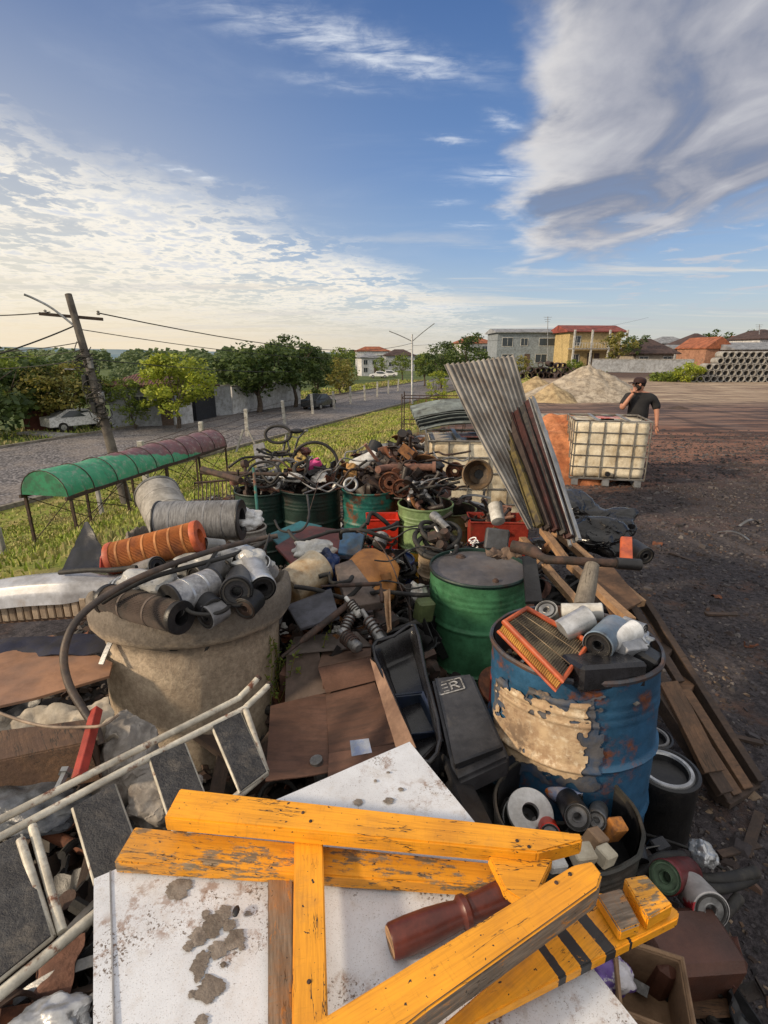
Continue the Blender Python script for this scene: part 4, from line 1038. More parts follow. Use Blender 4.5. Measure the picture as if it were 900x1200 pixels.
# ------------------------------------------------------------------ small scrap, one prototype of each kind, copied into the heaps
def k_bracket():
    mb = MB(); w = .05; mb.grid(lambda u, v: V(((u-.5)*.16, (v-.5)*w, .05*abs(u-.5)*2 if u < .5 else .0)), 8, 2, .006); mb.box((.085, 0, .03), (.006, w, .07)); mb.box((.0, .0, .012), (.05, .02, .02)); return mb, 'bracket', m_rust, 'rusty bent iron bracket'
def k_disc():
    mb = MB(); mb.lathe([(.03, 0), (.03, .035), (.055, .035), (.06, .012), (.115, .012), (.115, 0)], 36, close=True)
    for i in range(5): mb.box((.043*cos(i*1.257), .043*sin(i*1.257), .04), (.012, .012, .016))
    return mb, 'brake_disc', m_rust, 'rusty brake disc'
def k_gear():
    mb = MB(); mb.lathe([(.02, -.012), (.06, -.012), (.06, .012), (.02, .012)], 48, rf=lambda a, q, z: q*(1.16 if q > .05 and int(a/(2*pi)*48) % 2 else 1), close=True); mb.lathe([(.02, -.03), (.03, -.03), (.03, .03), (.02, .03)], 16, close=True); return mb, 'gear_wheel', m_rust2, 'dark toothed gear wheel'
def k_pipe():
    mb = MB(); mb.tube([(-.14, 0, 0), (-.02, 0, .005), (.06, .02, .02), (.1, .07, .05)], .017, 10, smooth=4); mb.tube([(-.15, 0, 0), (-.135, 0, 0)], .028, 10); return mb, 'elbow_pipe', m_rust, 'short rusty bent pipe'
def k_spring():
    mb = MB(); mb.tube([(.04*cos(i*.6), .04*sin(i*.6), i*.0035-.09) for i in range(52)], .007, 6); return mb, 'coil_spring', m_rust2, 'rusty coil spring'
def k_rod():
    mb = MB(); mb.tube([(-.2, 0, 0), (.2, .01, 0)], .01, 8); mb.lathe([(.012, -.012), (.03, -.012), (.03, .012), (.012, .012)], 16, close=True); mb.M = Matrix.Translation((.2, .01, 0)); mb.lathe([(.0, -.014), (.028, -.014), (.028, .014), (0, .014)], 14); return mb, 'steering_rod', m_rust2, 'dark iron rod with eye end'
def k_plate():
    mb = MB(); mb.grid(lambda u, v: V(((u-.5)*.2, (v-.5)*.13, .03*sin(u*5)+.015*noise.noise(V((u*3, v*3, 2))))), 14, 10, .004); return mb, 'metal_plate', m_rust, 'crumpled rusty metal plate'
def k_caliper():
    mb = MB(); mb.blob((0, 0, 0), (.07, .045, .045), 3, .3, 1.6, 4); mb.M = Matrix.Translation((.05, 0, .01)); mb.lathe([(0, -.02), (.032, -.02), (.036, .0), (.032, .05), (0, .055)], 16); mb.M = Matrix(); mb.box((-.05, 0, .03), (.07, .09, .025)); return mb, 'brake_caliper', m_rust2, 'greasy dark brake caliper'
def k_hose():
    mb = MB(); mb.tube([(-.13, 0, 0), (-.05, .05, .01), (.03, .01, .03), (.1, -.05, .01), (.15, .02, -.01)], .014, 8, smooth=5); return mb, 'rubber_hose', m_rubber, 'short black rubber hose'
def k_strip():
    mb = MB(); mb.grid(lambda u, v: V(((u-.5)*.3, (v-.5)*.025, .05*sin(u*3.2))), 14, 1, .004); return mb, 'metal_strip', m_steel, 'bent steel strip'
def k_lump():
    mb = MB(); mb.blob((0, 0, 0), (.05, .04, .04), 3, .5, 2.2, 9); mb.M = Matrix.Translation((0, 0, .02)); mb.lathe([(.012, 0), (.03, 0), (.03, .045), (.012, .045)], 14, close=True); return mb, 'bearing_housing', m_rust, 'rusty bearing housing'
def k_white():
    mb = MB(); mb.grid(lambda u, v: V(((u-.5)*.14, (v-.5)*.09, .03*noise.noise(V((u*4, v*4, 0)))+.02*sin(u*4))), 12, 8, .004); return mb, 'plastic_scrap', m_white, 'broken white plastic piece'
def k_black():
    mb = MB(); mb.grid(lambda u, v: V(((u-.5)*.2, (v-.5)*.13, .05*(u-.5)**2*4+.02*noise.noise(V((u*4, v*4, 7))))), 12, 8, .006); mb.box((.0, .06, .02), (.16, .012, .04)); return mb, 'plastic_cover', m_black, 'broken black plastic cover'
def k_wood():
    mb = MB(); mb.bar((-.17, 0, 0), (.17, .01, 0), .05, .02, seg=3, wob=.004); return mb, 'timber_offcut', m_woodd, 'dark timber offcut'
def k_ring():
    mb = MB(); mb.tube([(.07*cos(i*pi/8), .07*sin(i*pi/8), .006*sin(i)) for i in range(16)], .009, 6, closed=True); return mb, 'cable_ring', m_rubber, 'black ring of cable'
def k_shaft():
    mb = MB(); mb.lathe([(0, -.16), (.012, -.16), (.012, -.06), (.022, -.055), (.022, .0), (.034, .01), (.034, .05), (.018, .06), (.015, .15), (0, .15)], 14); return mb, 'drive_shaft', m_steel, 'greasy steel shaft'
KIND = dict(bracket=k_bracket, disc=k_disc, gear=k_gear, pipe=k_pipe, spring=k_spring, rod=k_rod, plate=k_plate, caliper=k_caliper, hose=k_hose, strip=k_strip, lump=k_lump, white=k_white, black=k_black, wood=k_wood, ring=k_ring, shaft=k_shaft)
_k = {}
def scrap(kind, c, where, mat=None, rot=None, s=1., desc=None, rr=R):
    key = 'm:'+kind+(mat.name if mat else '')
    if kind not in _k:
        mb, nm, mt, ds = KIND[kind](); o = mb.build(nm, mat or mt, loc=(0, 0, 0), smooth=40); _k[kind] = (o, nm, mt, ds); _k[key] = o
    else:
        o0, nm, mt, ds = _k[kind]
        if key in _k and _k[key] is not None: o = _k[key].copy()
        else:
            o = o0.copy(); o.data = o0.data.copy(); o.data.materials[0] = mat; _k[key] = o
        COL.objects.link(o)
    nm, ds = _k[kind][1], _k[kind][3]
    if desc: ds = desc
    r = rot if rot is not None else rot3(rr.uniform(-.9, .9), rr.uniform(-.9, .9), rr.uniform(0, 6.28))
    o.matrix_world = Matrix.Translation(V(c))@r.to_4x4()@Matrix.Scale(s, 4)
    tag(o, ds+' '+where, nm.replace('_', ' '), nm.replace('_', ' ')+'s '+where); return o
RK = ('bracket', 'disc', 'pipe', 'plate', 'lump', 'spring', 'rod')
def heap(where, c, rx, ry, h, n, kinds, seed, s=(.8, 1.2), mats=None):
    r = random.Random(seed)
    for i in range(n):
        a = r.uniform(0, 6.28); q = sqrt(r.random()); z = h*(1-q*q)*r.uniform(.55, 1.05)
        k = r.choice(kinds); m = None
        if mats and k in mats: m = r.choice(mats[k])
        m = r.choice((None, m_rust3, m_rust4, m_rust5, m_rust5, m_rust2)) if k in RK else None
        scrap(k, V(c)+V((cos(a)*rx*q, sin(a)*ry*q, z)), where, m, rot3(r.uniform(-1, 1), r.uniform(-1, 1), r.uniform(0, 6.28)), r.uniform(*s))
# ================================================================== TANKS, CANOPY, PERSON
m_hdpe = M('cloudy_tank_plastic', (.78, .70, .54), (.66, .56, .39), rough=.4, sc=2.2, lo=.4, hi=.65, dirt=(.34, .25, .15), dlo=.5, dhi=.72, dsc=2.2, bump=.08, trans=0)
def ibc(label, p, rot, w=1.2, d=1.0, h=1.16, cageh=None, top=None):
    th = thing('bulk_tank', label, 'tank', p, 'white bulk liquid tanks in wire cages'); th.rotation_euler = (0, 0, rot)
    pz = .14
    def bul(u, v):  # not used
        return V((0, 0, 0))
    bm = bmesh.new(); bmesh.ops.create_cube(bm, size=1)
    bmesh.ops.subdivide_edges(bm, edges=bm.edges, cuts=11, use_grid_fill=True)
    nx, nz_ = 5, 5
    for v in bm.verts:
        q = v.co.copy(); a = max(abs(q.x), abs(q.y), abs(q.z))
        for ax in range(3): pass
        x = q.x*(w-.045); y = q.y*(d-.045); z = (q.z+.5)*(h-pz-.05)+pz+.02
        k = .018*(abs(sin((q.x+.5)*nx*pi))+abs(sin((q.z+.5)*nz_*pi))-.8)
        if abs(q.y) > .499 and abs(q.x) < .49: y += math.copysign(k, q.y)
        if abs(q.x) > .499 and abs(q.y) < .49: x += math.copysign(.018*(abs(sin((q.y+.5)*4*pi))+abs(sin((q.z+.5)*nz_*pi))-.8), q.x)
        if abs(q.x) > .49 and abs(q.y) > .49: x *= .975; y *= .975
        v.co = (x, y, z)
    me = bpy.data.meshes.new('tank_bottle'); bm.to_mesh(me); bm.free(); me.materials.append(m_hdpe)
    for f in me.polygons: f.use_smooth = True
    o = bpy.data.objects.new('tank_bottle', me); COL.objects.link(o); o.parent = th
    mb = MB(); q = MB(); q.M = Matrix.Translation((0, 0, h-.04)); q.lathe([(0, .07), (.1, .07), (.11, .05), (.11, 0)], 20).build('filler_cap', m_black, th)
    r = .011; X, Y = w/2, d/2
    for i in range(nx+1):
        x = -X+w*i/nx
        for y in (-Y, Y): mb.tube([(x, y, pz), (x, y, h)], r, 6)
    for i in range(1, 4):
        y = -Y+d*i/4
        for x in (-X, X): mb.tube([(x, y, pz), (x, y, h)], r, 6)
    for i in range(nz_+1):
        z = pz+(h-pz)*i/nz_
        mb.tube([(-X, -Y, z), (X, -Y, z), (X, Y, z), (-X, Y, z)], r*(1.5 if i == nz_ else 1), 6, closed=True)
    mb.build('cage', M('galvanised_cage_tube', (.26, .25, .23), (.14, .12, .1), rough=.5, metal=.4), th)
    tb = MB(); 
    for x in (-w*.2, w*.2): tb.bar((x, -Y, h+.012), (x, Y, h+.012), .05, .018)
    tb.build('top_bar', m_galv, th)
    MB().box((-w*.02, -Y*.3, h+.024), (.36, .26, .012)).build('sign_plate', M('faded_red_label', (.5, .12, .1), (.55, .42, .4), rough=.5, sc=14), th)
    pb = MB(); pb.box((0, 0, pz-.012), (w, d, .025))
    for x in (-w*.42, 0, w*.42): pb.box((x, 0, .018), (.11, d, .025)); 
    for x in (-w*.42, 0, w*.42):
        for y in (-Y+.06, 0, Y-.06): pb.box((x, y, .075), (.11, .11, .1))
    pb.build('pallet_base', m_galv, th)
    v_ = MB(); v_.M = Matrix.Translation((0, -Y-.0, pz+.09))@Matrix.Rotation(pi/2, 4, 'X'); v_.lathe([(0, .09), (.04, .09), (.045, .05), (.035, 0)], 14).build('outlet_valve', m_black, th)
    return th
b = W(717, 567, 6.75); b.z = gz(b.x, b.y+.5); b.y += .5
ibc('square white bulk tank in a wire cage standing alone in the yard', b, -.21, 1.22, 1.0, 1.12)
b2 = W(553, 575, 5.2); b2.z = gz(b2.x, b2.y)-.0; b2.x += .02
TK = ibc('white bulk tank behind the scrap under folded grey roof sheets', (b2.x, b2.y+.1, -.2), -.04, 1.25, 1.0, 1.13)
def roof_sheets():
    g = 'grey fibre roof sheets on the tank'
    c = W(548, 510, 5.15)
    for k in range(5):
        off = k*.055
        def fn(u, v): return V((c.x-.66+u*1.22-.07*k*.3, c.y-.55+v*1.0, 1.15-.2+.12+off*.8+.03*sin(v*2*pi*4+k)+.17*sin(pi*u)*.55+.01*noise.noise(V((u*3, v*3, k)))))
        MB().grid(fn, 14, 40, .008).build('corrugated_roof_sheet', M('grey_fibre_cement', (.2, .235, .23), (.12, .14, .145), rough=.85, sc=4, dirt=(.05, .05, .045)), label='grey corrugated roof sheet lying on the tank, '+('lowest', 'second from the bottom', 'middle', 'second from the top', 'topmost')[k]+' of its stack', cat='roof sheet', group=g)
roof_sheets()

def canopy():
    th = thing('canopy', 'low barrel roof canopy in green and maroon on thin posts', 'canopy', Z(60, 650, -1.55), world=True)
    A = W(52, 579, 7.0); B = W(248, 528, 11.3)           # base line of the barrel at its two ends
    A.z = -.48; B.z = -.55
    ax = (B-A).normalized(); L = (B-A).length; side = V((ax.y, -ax.x, 0)).normalized(); r = .47
    def fn(u, v): 
        a = pi*v; return A+ax*(L*u)+side*(r*cos(a))*1.0+V((0, 0, r*.95*sin(a)))+V((0, 0, .035*noise.noise(V((u*7, v*2.5, 0)))-.018*abs(sin(u*9*pi))*sin(pi*v)))
    m, n, b = newmat('faded_green_and_maroon_sheet'); sq_ = n.n('ShaderNodeSeparateXYZ', i_0=n.n('ShaderNodeNewGeometry').outputs['Position']); sx = n.m('ADD', sq_.outputs[1], n.m('MULTIPLY', sq_.outputs[2], 6.))
    p = coords(n, world=True); e = n.m('ADD', sx, n.m('MULTIPLY', n.m('SUBTRACT', n.noise(p, 2.2, 5, .7), .5), 1.6))
    g = n.mix(n.sm(n.noise(p, 3, 6, .7), .35, .65), (.02, .21, .1), (.05, .27, .14)); mr = n.mix(n.sm(n.noise(p, 3, 6, .7), .35, .65), (.17, .065, .07), (.1, .05, .055))
    c = n.mix(n.sm(e, A.y+1.2, A.y+1.4), g, mr); c = n.mix(n.m('MULTIPLY', n.sm(n.noise(p, 9, 6, .7), .48, .72), .6), c, (.33, .30, .27)); c = n.mix(n.m('MULTIPLY', n.sm(n.noise(n.n('ShaderNodeMapping', i_Vector=p, i_Scale=(6, 6, .5)).outputs[0], 2.5, 6, .7), .5, .7), .55), c, (.07, .055, .045))
    n.t.links.new(c, b.inputs['Base Color']); b.inputs['Roughness'].default_value = .6
    MB().grid(fn, 40, 16, .01).build('barrel_roof', m, th, smooth=60)
    e = MB(); e.add([A]+[A+side*r*cos(pi*k/14)+V((0, 0, r*.95*sin(pi*k/14))) for k in range(15)], [(0, i+1, i+2) for i in range(14)]); e.build('end_panel', M('green_end_panel', (.02, .2, .1), (.03, .13, .075), rough=.6), th)
    for i in range(10):
        mb = MB(); q = A+ax*(L*i/9); mb.tube([q+side*(r+.012)*cos(pi*k/12)+V((0, 0, (r*.95+.012)*sin(pi*k/12))) for k in range(13)], .009, 6); mb.build('rib', m_rust2, th)
    for s in (-1, 1): MB().bar(A+side*r*s-V((0, 0, .03))-ax*.05, B+side*r*s-V((0, 0, .03)), .05, .06).build('beam', m_rust2, th)
    for i in range(5):
        for s in (-1, 1):
            q = A+ax*(L*(.01+i*.245))+side*r*s-V((0, 0, .06)); g_ = gz(q.x, q.y)-.1
            MB().bar(q, (q.x+.05*noise.noise(q*3), q.y+.05*noise.noise(q*5), min(g_, q.z-.3)), .045, .045, up=(1, 0, 0)).build('post', m_rust2, th)
            if i < 4:
                q2 = A+ax*(L*(.01+(i+1)*.245))+side*r*s-V((0, 0, .06)); g2 = gz(q2.x, q2.y)
                MB().tube([(q.x, q.y, g_+.15), q2], .009, 5).build('brace', m_rust2, th)
                MB().tube([q, (q2.x, q2.y, g2+.15)], .009, 5).build('brace', m_rust2, th)
canopy()

def skin_mesh(name, verts, edges, radii, mat, parent, rootv=0, sub=2):
    me = bpy.data.meshes.new(name); me.from_pydata([tuple(v) for v in verts], edges, []); o = bpy.data.objects.new(name, me); COL.objects.link(o)
    md = o.modifiers.new('skin', 'SKIN'); md.use_smooth_shade = True
    for i, r in enumerate(radii):
        s = me.skin_vertices[0].data[i]; s.radius = r if isinstance(r, tuple) else (r, r); s.use_root = (i == rootv)
    o.modifiers.new('sub', 'SUBSURF').levels = sub; o.modifiers['sub'].render_levels = sub
    dg = bpy.context.evaluated_depsgraph_get(); dg.update(); m2 = bpy.data.meshes.new_from_object(o.evaluated_get(dg)); o.modifiers.clear(); o.data = m2
    m2.materials.clear(); m2.materials.append(mat)
    for f in m2.polygons: f.use_smooth = True
    o.parent = parent; return o
def person():
    p = W(737, 560, 7.9); gx = gz(p.x, p.y)
    th = thing('person', 'person in black shirt and dark cap with a hand at the mouth behind the tank', 'person', (p.x, p.y, gx)); th.rotation_euler = (0, 0, -.25)
    m_skin = M('skin', (.42, .2, .13), (.36, .16, .1), rough=.55, bump=.05, jitter=.1); m_shirt = M('black_cotton', (.014, .014, .016), (.02, .02, .022), rough=.85, bump=.3)
    # local: x to the viewer's right, -y towards the camera; looks left
    Vv = [(0, 0, .95), (0, 0, 1.12), (.0, 0, 1.3), (0, 0, 1.44), (-.02, 0, 1.53), (-.035, -.01, 1.62), (-.045, -.015, 1.70),
          (.2, 0, 1.42), (.3, .0, 1.28), (.33, -.04, 1.12), (.34, -.1, .93), (.34, -.12, .86),
          (-.2, 0, 1.42), (-.31, -.08, 1.24), (-.33, -.18, 1.2), (-.22, -.2, 1.42), (-.16, -.19, 1.5),
          (.11, 0, .88), (.13, -.02, .5), (.14, .02, .09), (.15, -.12, .04),
          (-.11, 0, .88), (-.13, -.02, .5), (-.14, .02, .09), (-.17, -.12, .04)]
    E = [(0, 1), (1, 2), (2, 3), (3, 4), (4, 5), (5, 6), (3, 7), (7, 8), (8, 9), (9, 10), (10, 11), (3, 12), (12, 13), (13, 14), (14, 15), (15, 16), (0, 17), (17, 18), (18, 19), (19, 20), (0, 21), (21, 22), (22, 23), (23, 24)]
    Rr = [(.17, .13), (.175, .15), (.185, .14), (.14, .1), .062, (.09, .1), (.085, .1), (.085, .08), .062, .05, .035, .03, (.085, .08), .06, .052, .036, .03, .1, .068, .042, .04, .1, .068, .042, .04]
    skin_mesh('body', Vv, E, Rr, m_skin, th)
    S = [(0, 0, .88), (0, 0, 1.12), (0, 0, 1.3), (0, 0, 1.44), (-.01, 0, 1.5), (.21, 0, 1.415), (.31, 0, 1.26), (.325, -.02, 1.17), (-.21, 0, 1.415), (-.315, -.08, 1.24)]
    skin_mesh('shirt', S, [(0, 1), (1, 2), (2, 3), (3, 4), (3, 5), (5, 6), (6, 7), (3, 8), (8, 9)], [(.21, .165), (.215, .19), (.215, .165), (.15, .12), .075, (.1, .095), .085, .082, (.1, .095), .085], m_shirt, th)
    T = [(0, 0, .98), (.115, 0, .86), (.135, -.02, .5), (.145, .02, .12), (-.115, 0, .86), (-.135, -.02, .5), (-.145, .02, .12)]
    skin_mesh('trousers', T, [(0, 1), (1, 2), (2, 3), (0, 4), (4, 5), (5, 6)], [(.19, .15), .125, .09, .07, .125, .09, .07], M('dark_denim', (.03, .04, .07), (.02, .025, .045), rough=.85), th)
    # hand with five fingers at the mouth, hand hanging
    def hand(o, d, side, nm):
        o = V(o); d = V(d).normalized(); s = d.cross(V(side)).normalized(); nn = s.cross(d)
        vs = [o, o+d*.05]; es = [(0, 1)]; rs_ = [(.03, .02), (.036, .016)]
        for k in range(4):
            f = (k-1.5)*.019; L_ = (.06, .075, .08, .065)[k]; b = len(vs)
            vs += [o+d*.085+s*f, o+d*(.085+L_*.5)+s*f*1.1+nn*.008, o+d*(.085+L_*.85)+s*f*1.1+nn*.03]; es += [(1, b), (b, b+1), (b+1, b+2)]; rs_ += [.0105, .009, .0075]
        b = len(vs); vs += [o+d*.03+s*.04+nn*.01, o+d*.06+s*.062+nn*.02, o+d*.085+s*.066+nn*.03]; es += [(0, b), (b, b+1), (b+1, b+2)]; rs_ += [.013, .011, .009]
        skin_mesh(nm, vs, es, rs_, m_skin, th, sub=1)
    hand((-.165, -.19, 1.49), (.35, .5, 1.0), (0, 1, 0), 'hand'); hand((.34, -.12, .86), (0, -.15, -1), (1, 0, 0), 'hand')
    # beard, cap, ear, nose, glasses
    hd = V((-.045, -.015, 1.655))
    MB().blob(hd+V((-.035, -.03, -.06)), (.075, .08, .06), 3, .1, 2, 1).build('beard', M('dark_beard', (.03, .02, .015), rough=.95), th)
    MB().blob(hd+V((.02, .02, .0)), (.095, .1, .085), 3, .08, 2, 3).build('hair', M('dark_hair', (.02, .015, .012), rough=.9), th)
    MB().blob(hd+V((-.118, -.05, -.005)), (.02, .016, .022), 2, 0).build('nose', m_skin, th)
    MB().blob(hd+V((.0, -.095, -.005)), (.02, .012, .03), 2, 0).build('ear', m_skin, th)
    c = MB(); c.M = Matrix.Translation(hd+V((0, 0, .03)))@Matrix.Rotation(.1, 4, 'Y'); c.lathe([(.115, 0), (.118, .03), (.105, .07), (.07, .095), (0, .105)], 24)
    cp = c.build('cap', M('dark_cap', (.035, .012, .012), rough=.8), th)
    MB().grid(lambda u, v: hd+V((-.08-u*.12, (v-.5)*.15*(1-.25*u*u)-.03, .045-.02*u-.015*(2*v-1)**2)), 6, 8, .006).build('cap_brim', M('dark_cap', (0, 0, 0)), cp)
    for q in (-.045, .035): MB().blob(hd+V((-.1, q-.035, .01)), (.012, .024, .014), 2, 0).build('eye', m_black, th)
    bk = MB().tube([hd+V((-.105, -.085, .015)), hd+V((-.13, -.035, .015)), hd+V((-.105, .02, .015))], .006, 6).build('glasses', m_black, th)
    for sgn in (-1, 1): MB().blob((.145*sgn, -.05, .05), (.05, .13, .05), 3, .05, 2, 1, flat=-.04).build('shoe', m_black, th)
person()
# ================================================================== MOUND OF FRAGMENTS UNDER THE SCRAP
def mound(x, y):
    y = y/1.4
    k = sstep(1.25-.05*y, .75-.05*y, x)*sstep(-1.75-.3*y, -1.35-.3*y, x)*sstep(7.0, 4.0, y)*sstep(-.6, -.1, y)
    return (.13+.06*noise.noise(V((x*1.7, y*1.7, 9))))*k
def mound_mesh():
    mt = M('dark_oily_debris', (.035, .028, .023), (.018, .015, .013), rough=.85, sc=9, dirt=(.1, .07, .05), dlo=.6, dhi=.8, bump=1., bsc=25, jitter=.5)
    def fn(u, v):
        x = -4.6+u*6.1; y = -.8+v*11.0
        m_ = mound(x, y); return V((x, y, gz(x, y)-.03+m_+.05*m_*noise.noise(V((x*9, y*9, 0)))*3))
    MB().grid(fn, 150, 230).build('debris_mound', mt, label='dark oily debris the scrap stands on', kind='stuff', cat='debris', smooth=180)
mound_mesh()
pts = []
while len(pts) < 14000:
    x = rs.uniform(-4.2, 1.35); y = rs.uniform(0, 9.5)
    m_ = mound(x, y)
    if m_ > .03: pts.append((x, y, gz(x, y)+m_))
pts = np.array(pts)
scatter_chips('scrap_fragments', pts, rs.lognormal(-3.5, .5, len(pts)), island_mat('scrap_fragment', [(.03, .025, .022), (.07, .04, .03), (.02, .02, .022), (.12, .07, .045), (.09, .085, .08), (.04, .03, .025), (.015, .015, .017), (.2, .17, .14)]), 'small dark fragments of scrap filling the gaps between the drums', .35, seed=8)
def S(x, y): return gz(x, y)+mound(x, y)
rj = random.Random(77)
W_ = 'loose between the drums and boxes'
kk = ['black', 'black', 'plate', 'hose', 'wood', 'bracket', 'rod', 'strip', 'pipe', 'ring', 'white', 'caliper', 'lump', 'shaft', 'disc']
n_ = 0
while n_ < 250:
    x = rj.uniform(-2.6, 1.05); y = rj.uniform(.5, 7.5)
    if mound(x, y) < .12: continue
    n_ += 1
    scrap(rj.choice(kk), (x, y, S(x, y)+rj.uniform(.02, .16)), W_, None, rot3(rj.uniform(-.7, .7), rj.uniform(-.7, .7), rj.uniform(0, 6.28)), rj.uniform(1., 1.7))

# ================================================================== BACK ROW: drums with scrap
def dpx(px, py, z): p = Z(px, py, z); return (p.x, p.y)
drum('nearly black open drum heaped with cables, at the left end of the back row', dpx(306, 574, .72), -.1, .72, .24, m_dkgreen, seed=3)
drum('dark green drum heaped with loops of hose, second in the back row', dpx(363, 571, .74), -.1, .74, .285, m_dkgreen, seed=4)
drum('teal drum with a worn top band under the rusty heap', dpx(433, 572, .76), -.1, .76, .25, m_teal, seed=5)
drum('pale green drum with a yellow lower half', dpx(499, 590, .72), -.12, .72, .235, m_pale, seed=6, band=(.55, m_yell), hoops=(.3, .58))
drum('tan drum behind the pale green one, mostly hidden by scrap', dpx(528, 596, .66), -.12, .66, .22, metalpaint('olive_drum_paint', (.1, .12, .05), .58), seed=7)
drum('big green drum closed with a dark lid in the middle', dpx(561, 664, .74), -.12, .74, .288, m_green, lid=M('dark_drum_lid', (.085, .08, .085), (.13, .115, .11), rough=.5, sc=4, dirt=(.13, .06, .03), dlo=.6, dhi=.75, bump=.15), seed=2, dent=.025, rimm=m_dkgreen)
cg = dpx(561, 664, .74)
# heaps of scrap riding on the drums
rk = ['bracket', 'disc', 'gear', 'pipe', 'spring', 'rod', 'plate', 'caliper', 'lump', 'shaft', 'strip']
def hz(px, py, z): p = Z(px, py, z); return (p.x, p.y, z)
heap('in the heap over the teal drum', hz(448, 572, .72), .24, .24, .22, 20, ['bracket', 'plate', 'pipe', 'lump', 'disc', 'caliper', 'rod'], 1, (1., 1.8))
heap('in the tall rusty heap behind the pale green drum', hz(476, 570, .70), .30, .46, .32, 46, ['bracket', 'plate', 'pipe', 'lump', 'disc', 'gear', 'caliper', 'spring', 'rod'], 2, (1.1, 2.1))
heap('in the pale green drum', hz(505, 592, .68), .26, .2, .16, 26, ['caliper', 'shaft', 'pipe', 'strip', 'hose', 'rod', 'gear'], 3, (.8, 1.3))
heap('in the nearly black drum', hz(306, 574, .70), .24, .24, .16, 26, ['hose', 'ring', 'ring', 'strip', 'white', 'rod', 'shaft'], 4, (.8, 1.5))
heap('in the dark green drum', hz(363, 572, .72), .28, .26, .2, 30, ['hose', 'ring', 'white', 'strip', 'black', 'ring', 'bracket', 'shaft'], 5, (.8, 1.4))
heap('in front of the caged tank', hz(545, 606, .45), .24, .2, .16, 14, ['hose', 'bracket', 'rod', 'plate', 'caliper', 'pipe', 'strip'], 6, (.9, 1.4))
# big pieces on the heaps
t_ = 3.75
bent('rusty_arch_panel', 'yellowish rusty arched panel on top of the scrap heap', 'panel', [W(432, 556, 3.9), W(488, 545, 3.9), W(490, 536, 4.2), W(436, 541, 4.2)], M('ochre_rust', (.24, .12, .03), (.14, .06, .02), rough=.85, sc=8, dirt=(.06, .03, .02)), bow=-.12, crease=.02, th=.01)
can_filter('small orange canister in the scrap heap', W(474, 554, 3.7), W(488, 548, 3.8), .055, m_orange, m_rust2, name='canister', cat='canister')
crumple('black_bag', 'crumpled black bag on top of the scrap heap', 'bag', W(503, 548, 3.85), (.15, .13, .09), m_black, 3, .4, 1.6, .5, 4)
can_filter('white plastic bucket tipped over behind the teal drum', W(414, 551, 3.95), W(440, 539, 4.05), .105, m_white, m_white, name='bucket', cat='bucket')
crumple('stained_sack', 'orange stained sack beside the tipped white bucket', 'sack', W(413, 555, 3.8), (.09, .08, .1), M('stained_cloth', (.5, .3, .12), (.4, .2, .07), rough=.9), 5, .3, 2, .4, 4)
can_filter('black canister standing behind the tipped white bucket', W(433, 536, 4.2), W(441, 520, 4.25), .075, m_black, m_black, name='canister', cat='canister')
m = MB(); 
def ring_at(name, label, cat, px, py, t, R_, r, mat, nrm, group=None, sq=1.):
    c = W(px, py, t); nrm = V(nrm).normalized(); a = nrm.orthogonal().normalized(); b = nrm.cross(a)
    return MB().tube([c+a*cos(q*pi/14)*R_+b*sin(q*pi/14)*R_*sq for q in range(28)], r, 8, closed=True).build(name, mat, label=label, cat=cat, group=group, smooth=60)
ring_at('steel_ring', 'thick grey ring hanging on the left edge of the teal drum', 'ring', 411, 568, 3.45, .055, .014, m_galv, (0, -1, .4))
ring_at('bicycle_tyre', 'large thin black tyre standing in the dark green drum', 'tyre', 369, 545, 3.9, .23, .016, m_rubber, (.2, -1, .35))
ring_at('hose_ring', 'loop of black hose over the nearly black drum', 'hose', 309, 556, 3.6, .15, .013, m_rubber, (.1, -.8, 1))
ring_at('hose_ring', 'grey loop of hose between the first two drums', 'hose', 338, 552, 3.8, .12, .02, m_grey, (.5, -.9, .5))
ring_at('hose_ring', 'black loop of hose leaning behind the grey one', 'hose', 327, 547, 3.9, .16, .014, m_rubber, (-.3, -.9, .6))
block_('tool_case', 'pink plastic case on the dark green drum', 'case', W(368, 544, 3.75), (.14, .08, .07), rot3(.3, -.4, .3), M('pink_plastic', (.62, .07, .25), (.5, .06, .2), rough=.4), .01)
crumple('cloth', 'dull yellow rag beside the pink case', 'rag', W(352, 541, 3.85), (.07, .06, .09), M('yellow_rag', (.5, .36, .1), (.35, .25, .1), rough=.9), 6, .4, 2, .5, 4)
crumple('cloth', 'dark maroon rag above the yellow one', 'rag', W(355, 530, 3.95), (.09, .07, .06), m_maroon, 7, .4, 2, .5, 4)
crumple('plastic_bag', 'torn white plastic bag at the left of the dark green drum', 'bag', W(341, 560, 3.6), (.12, .07, .05), m_white, 8, .4, 2, .6, 4)
crumple('plastic_bag', 'small white plastic bag behind the hose loops', 'bag', W(318, 540, 3.9), (.1, .07, .07), m_white, 9, .4, 2, .6, 4)
slab('grey_board', 'grey board standing upright behind the nearly black drum', 'board', [(296, 521, 4.1, 1), (309, 518, 4.1, 1), (315, 545, 3.9, 1), (301, 549, 3.9, 1)], .03, m_grey)
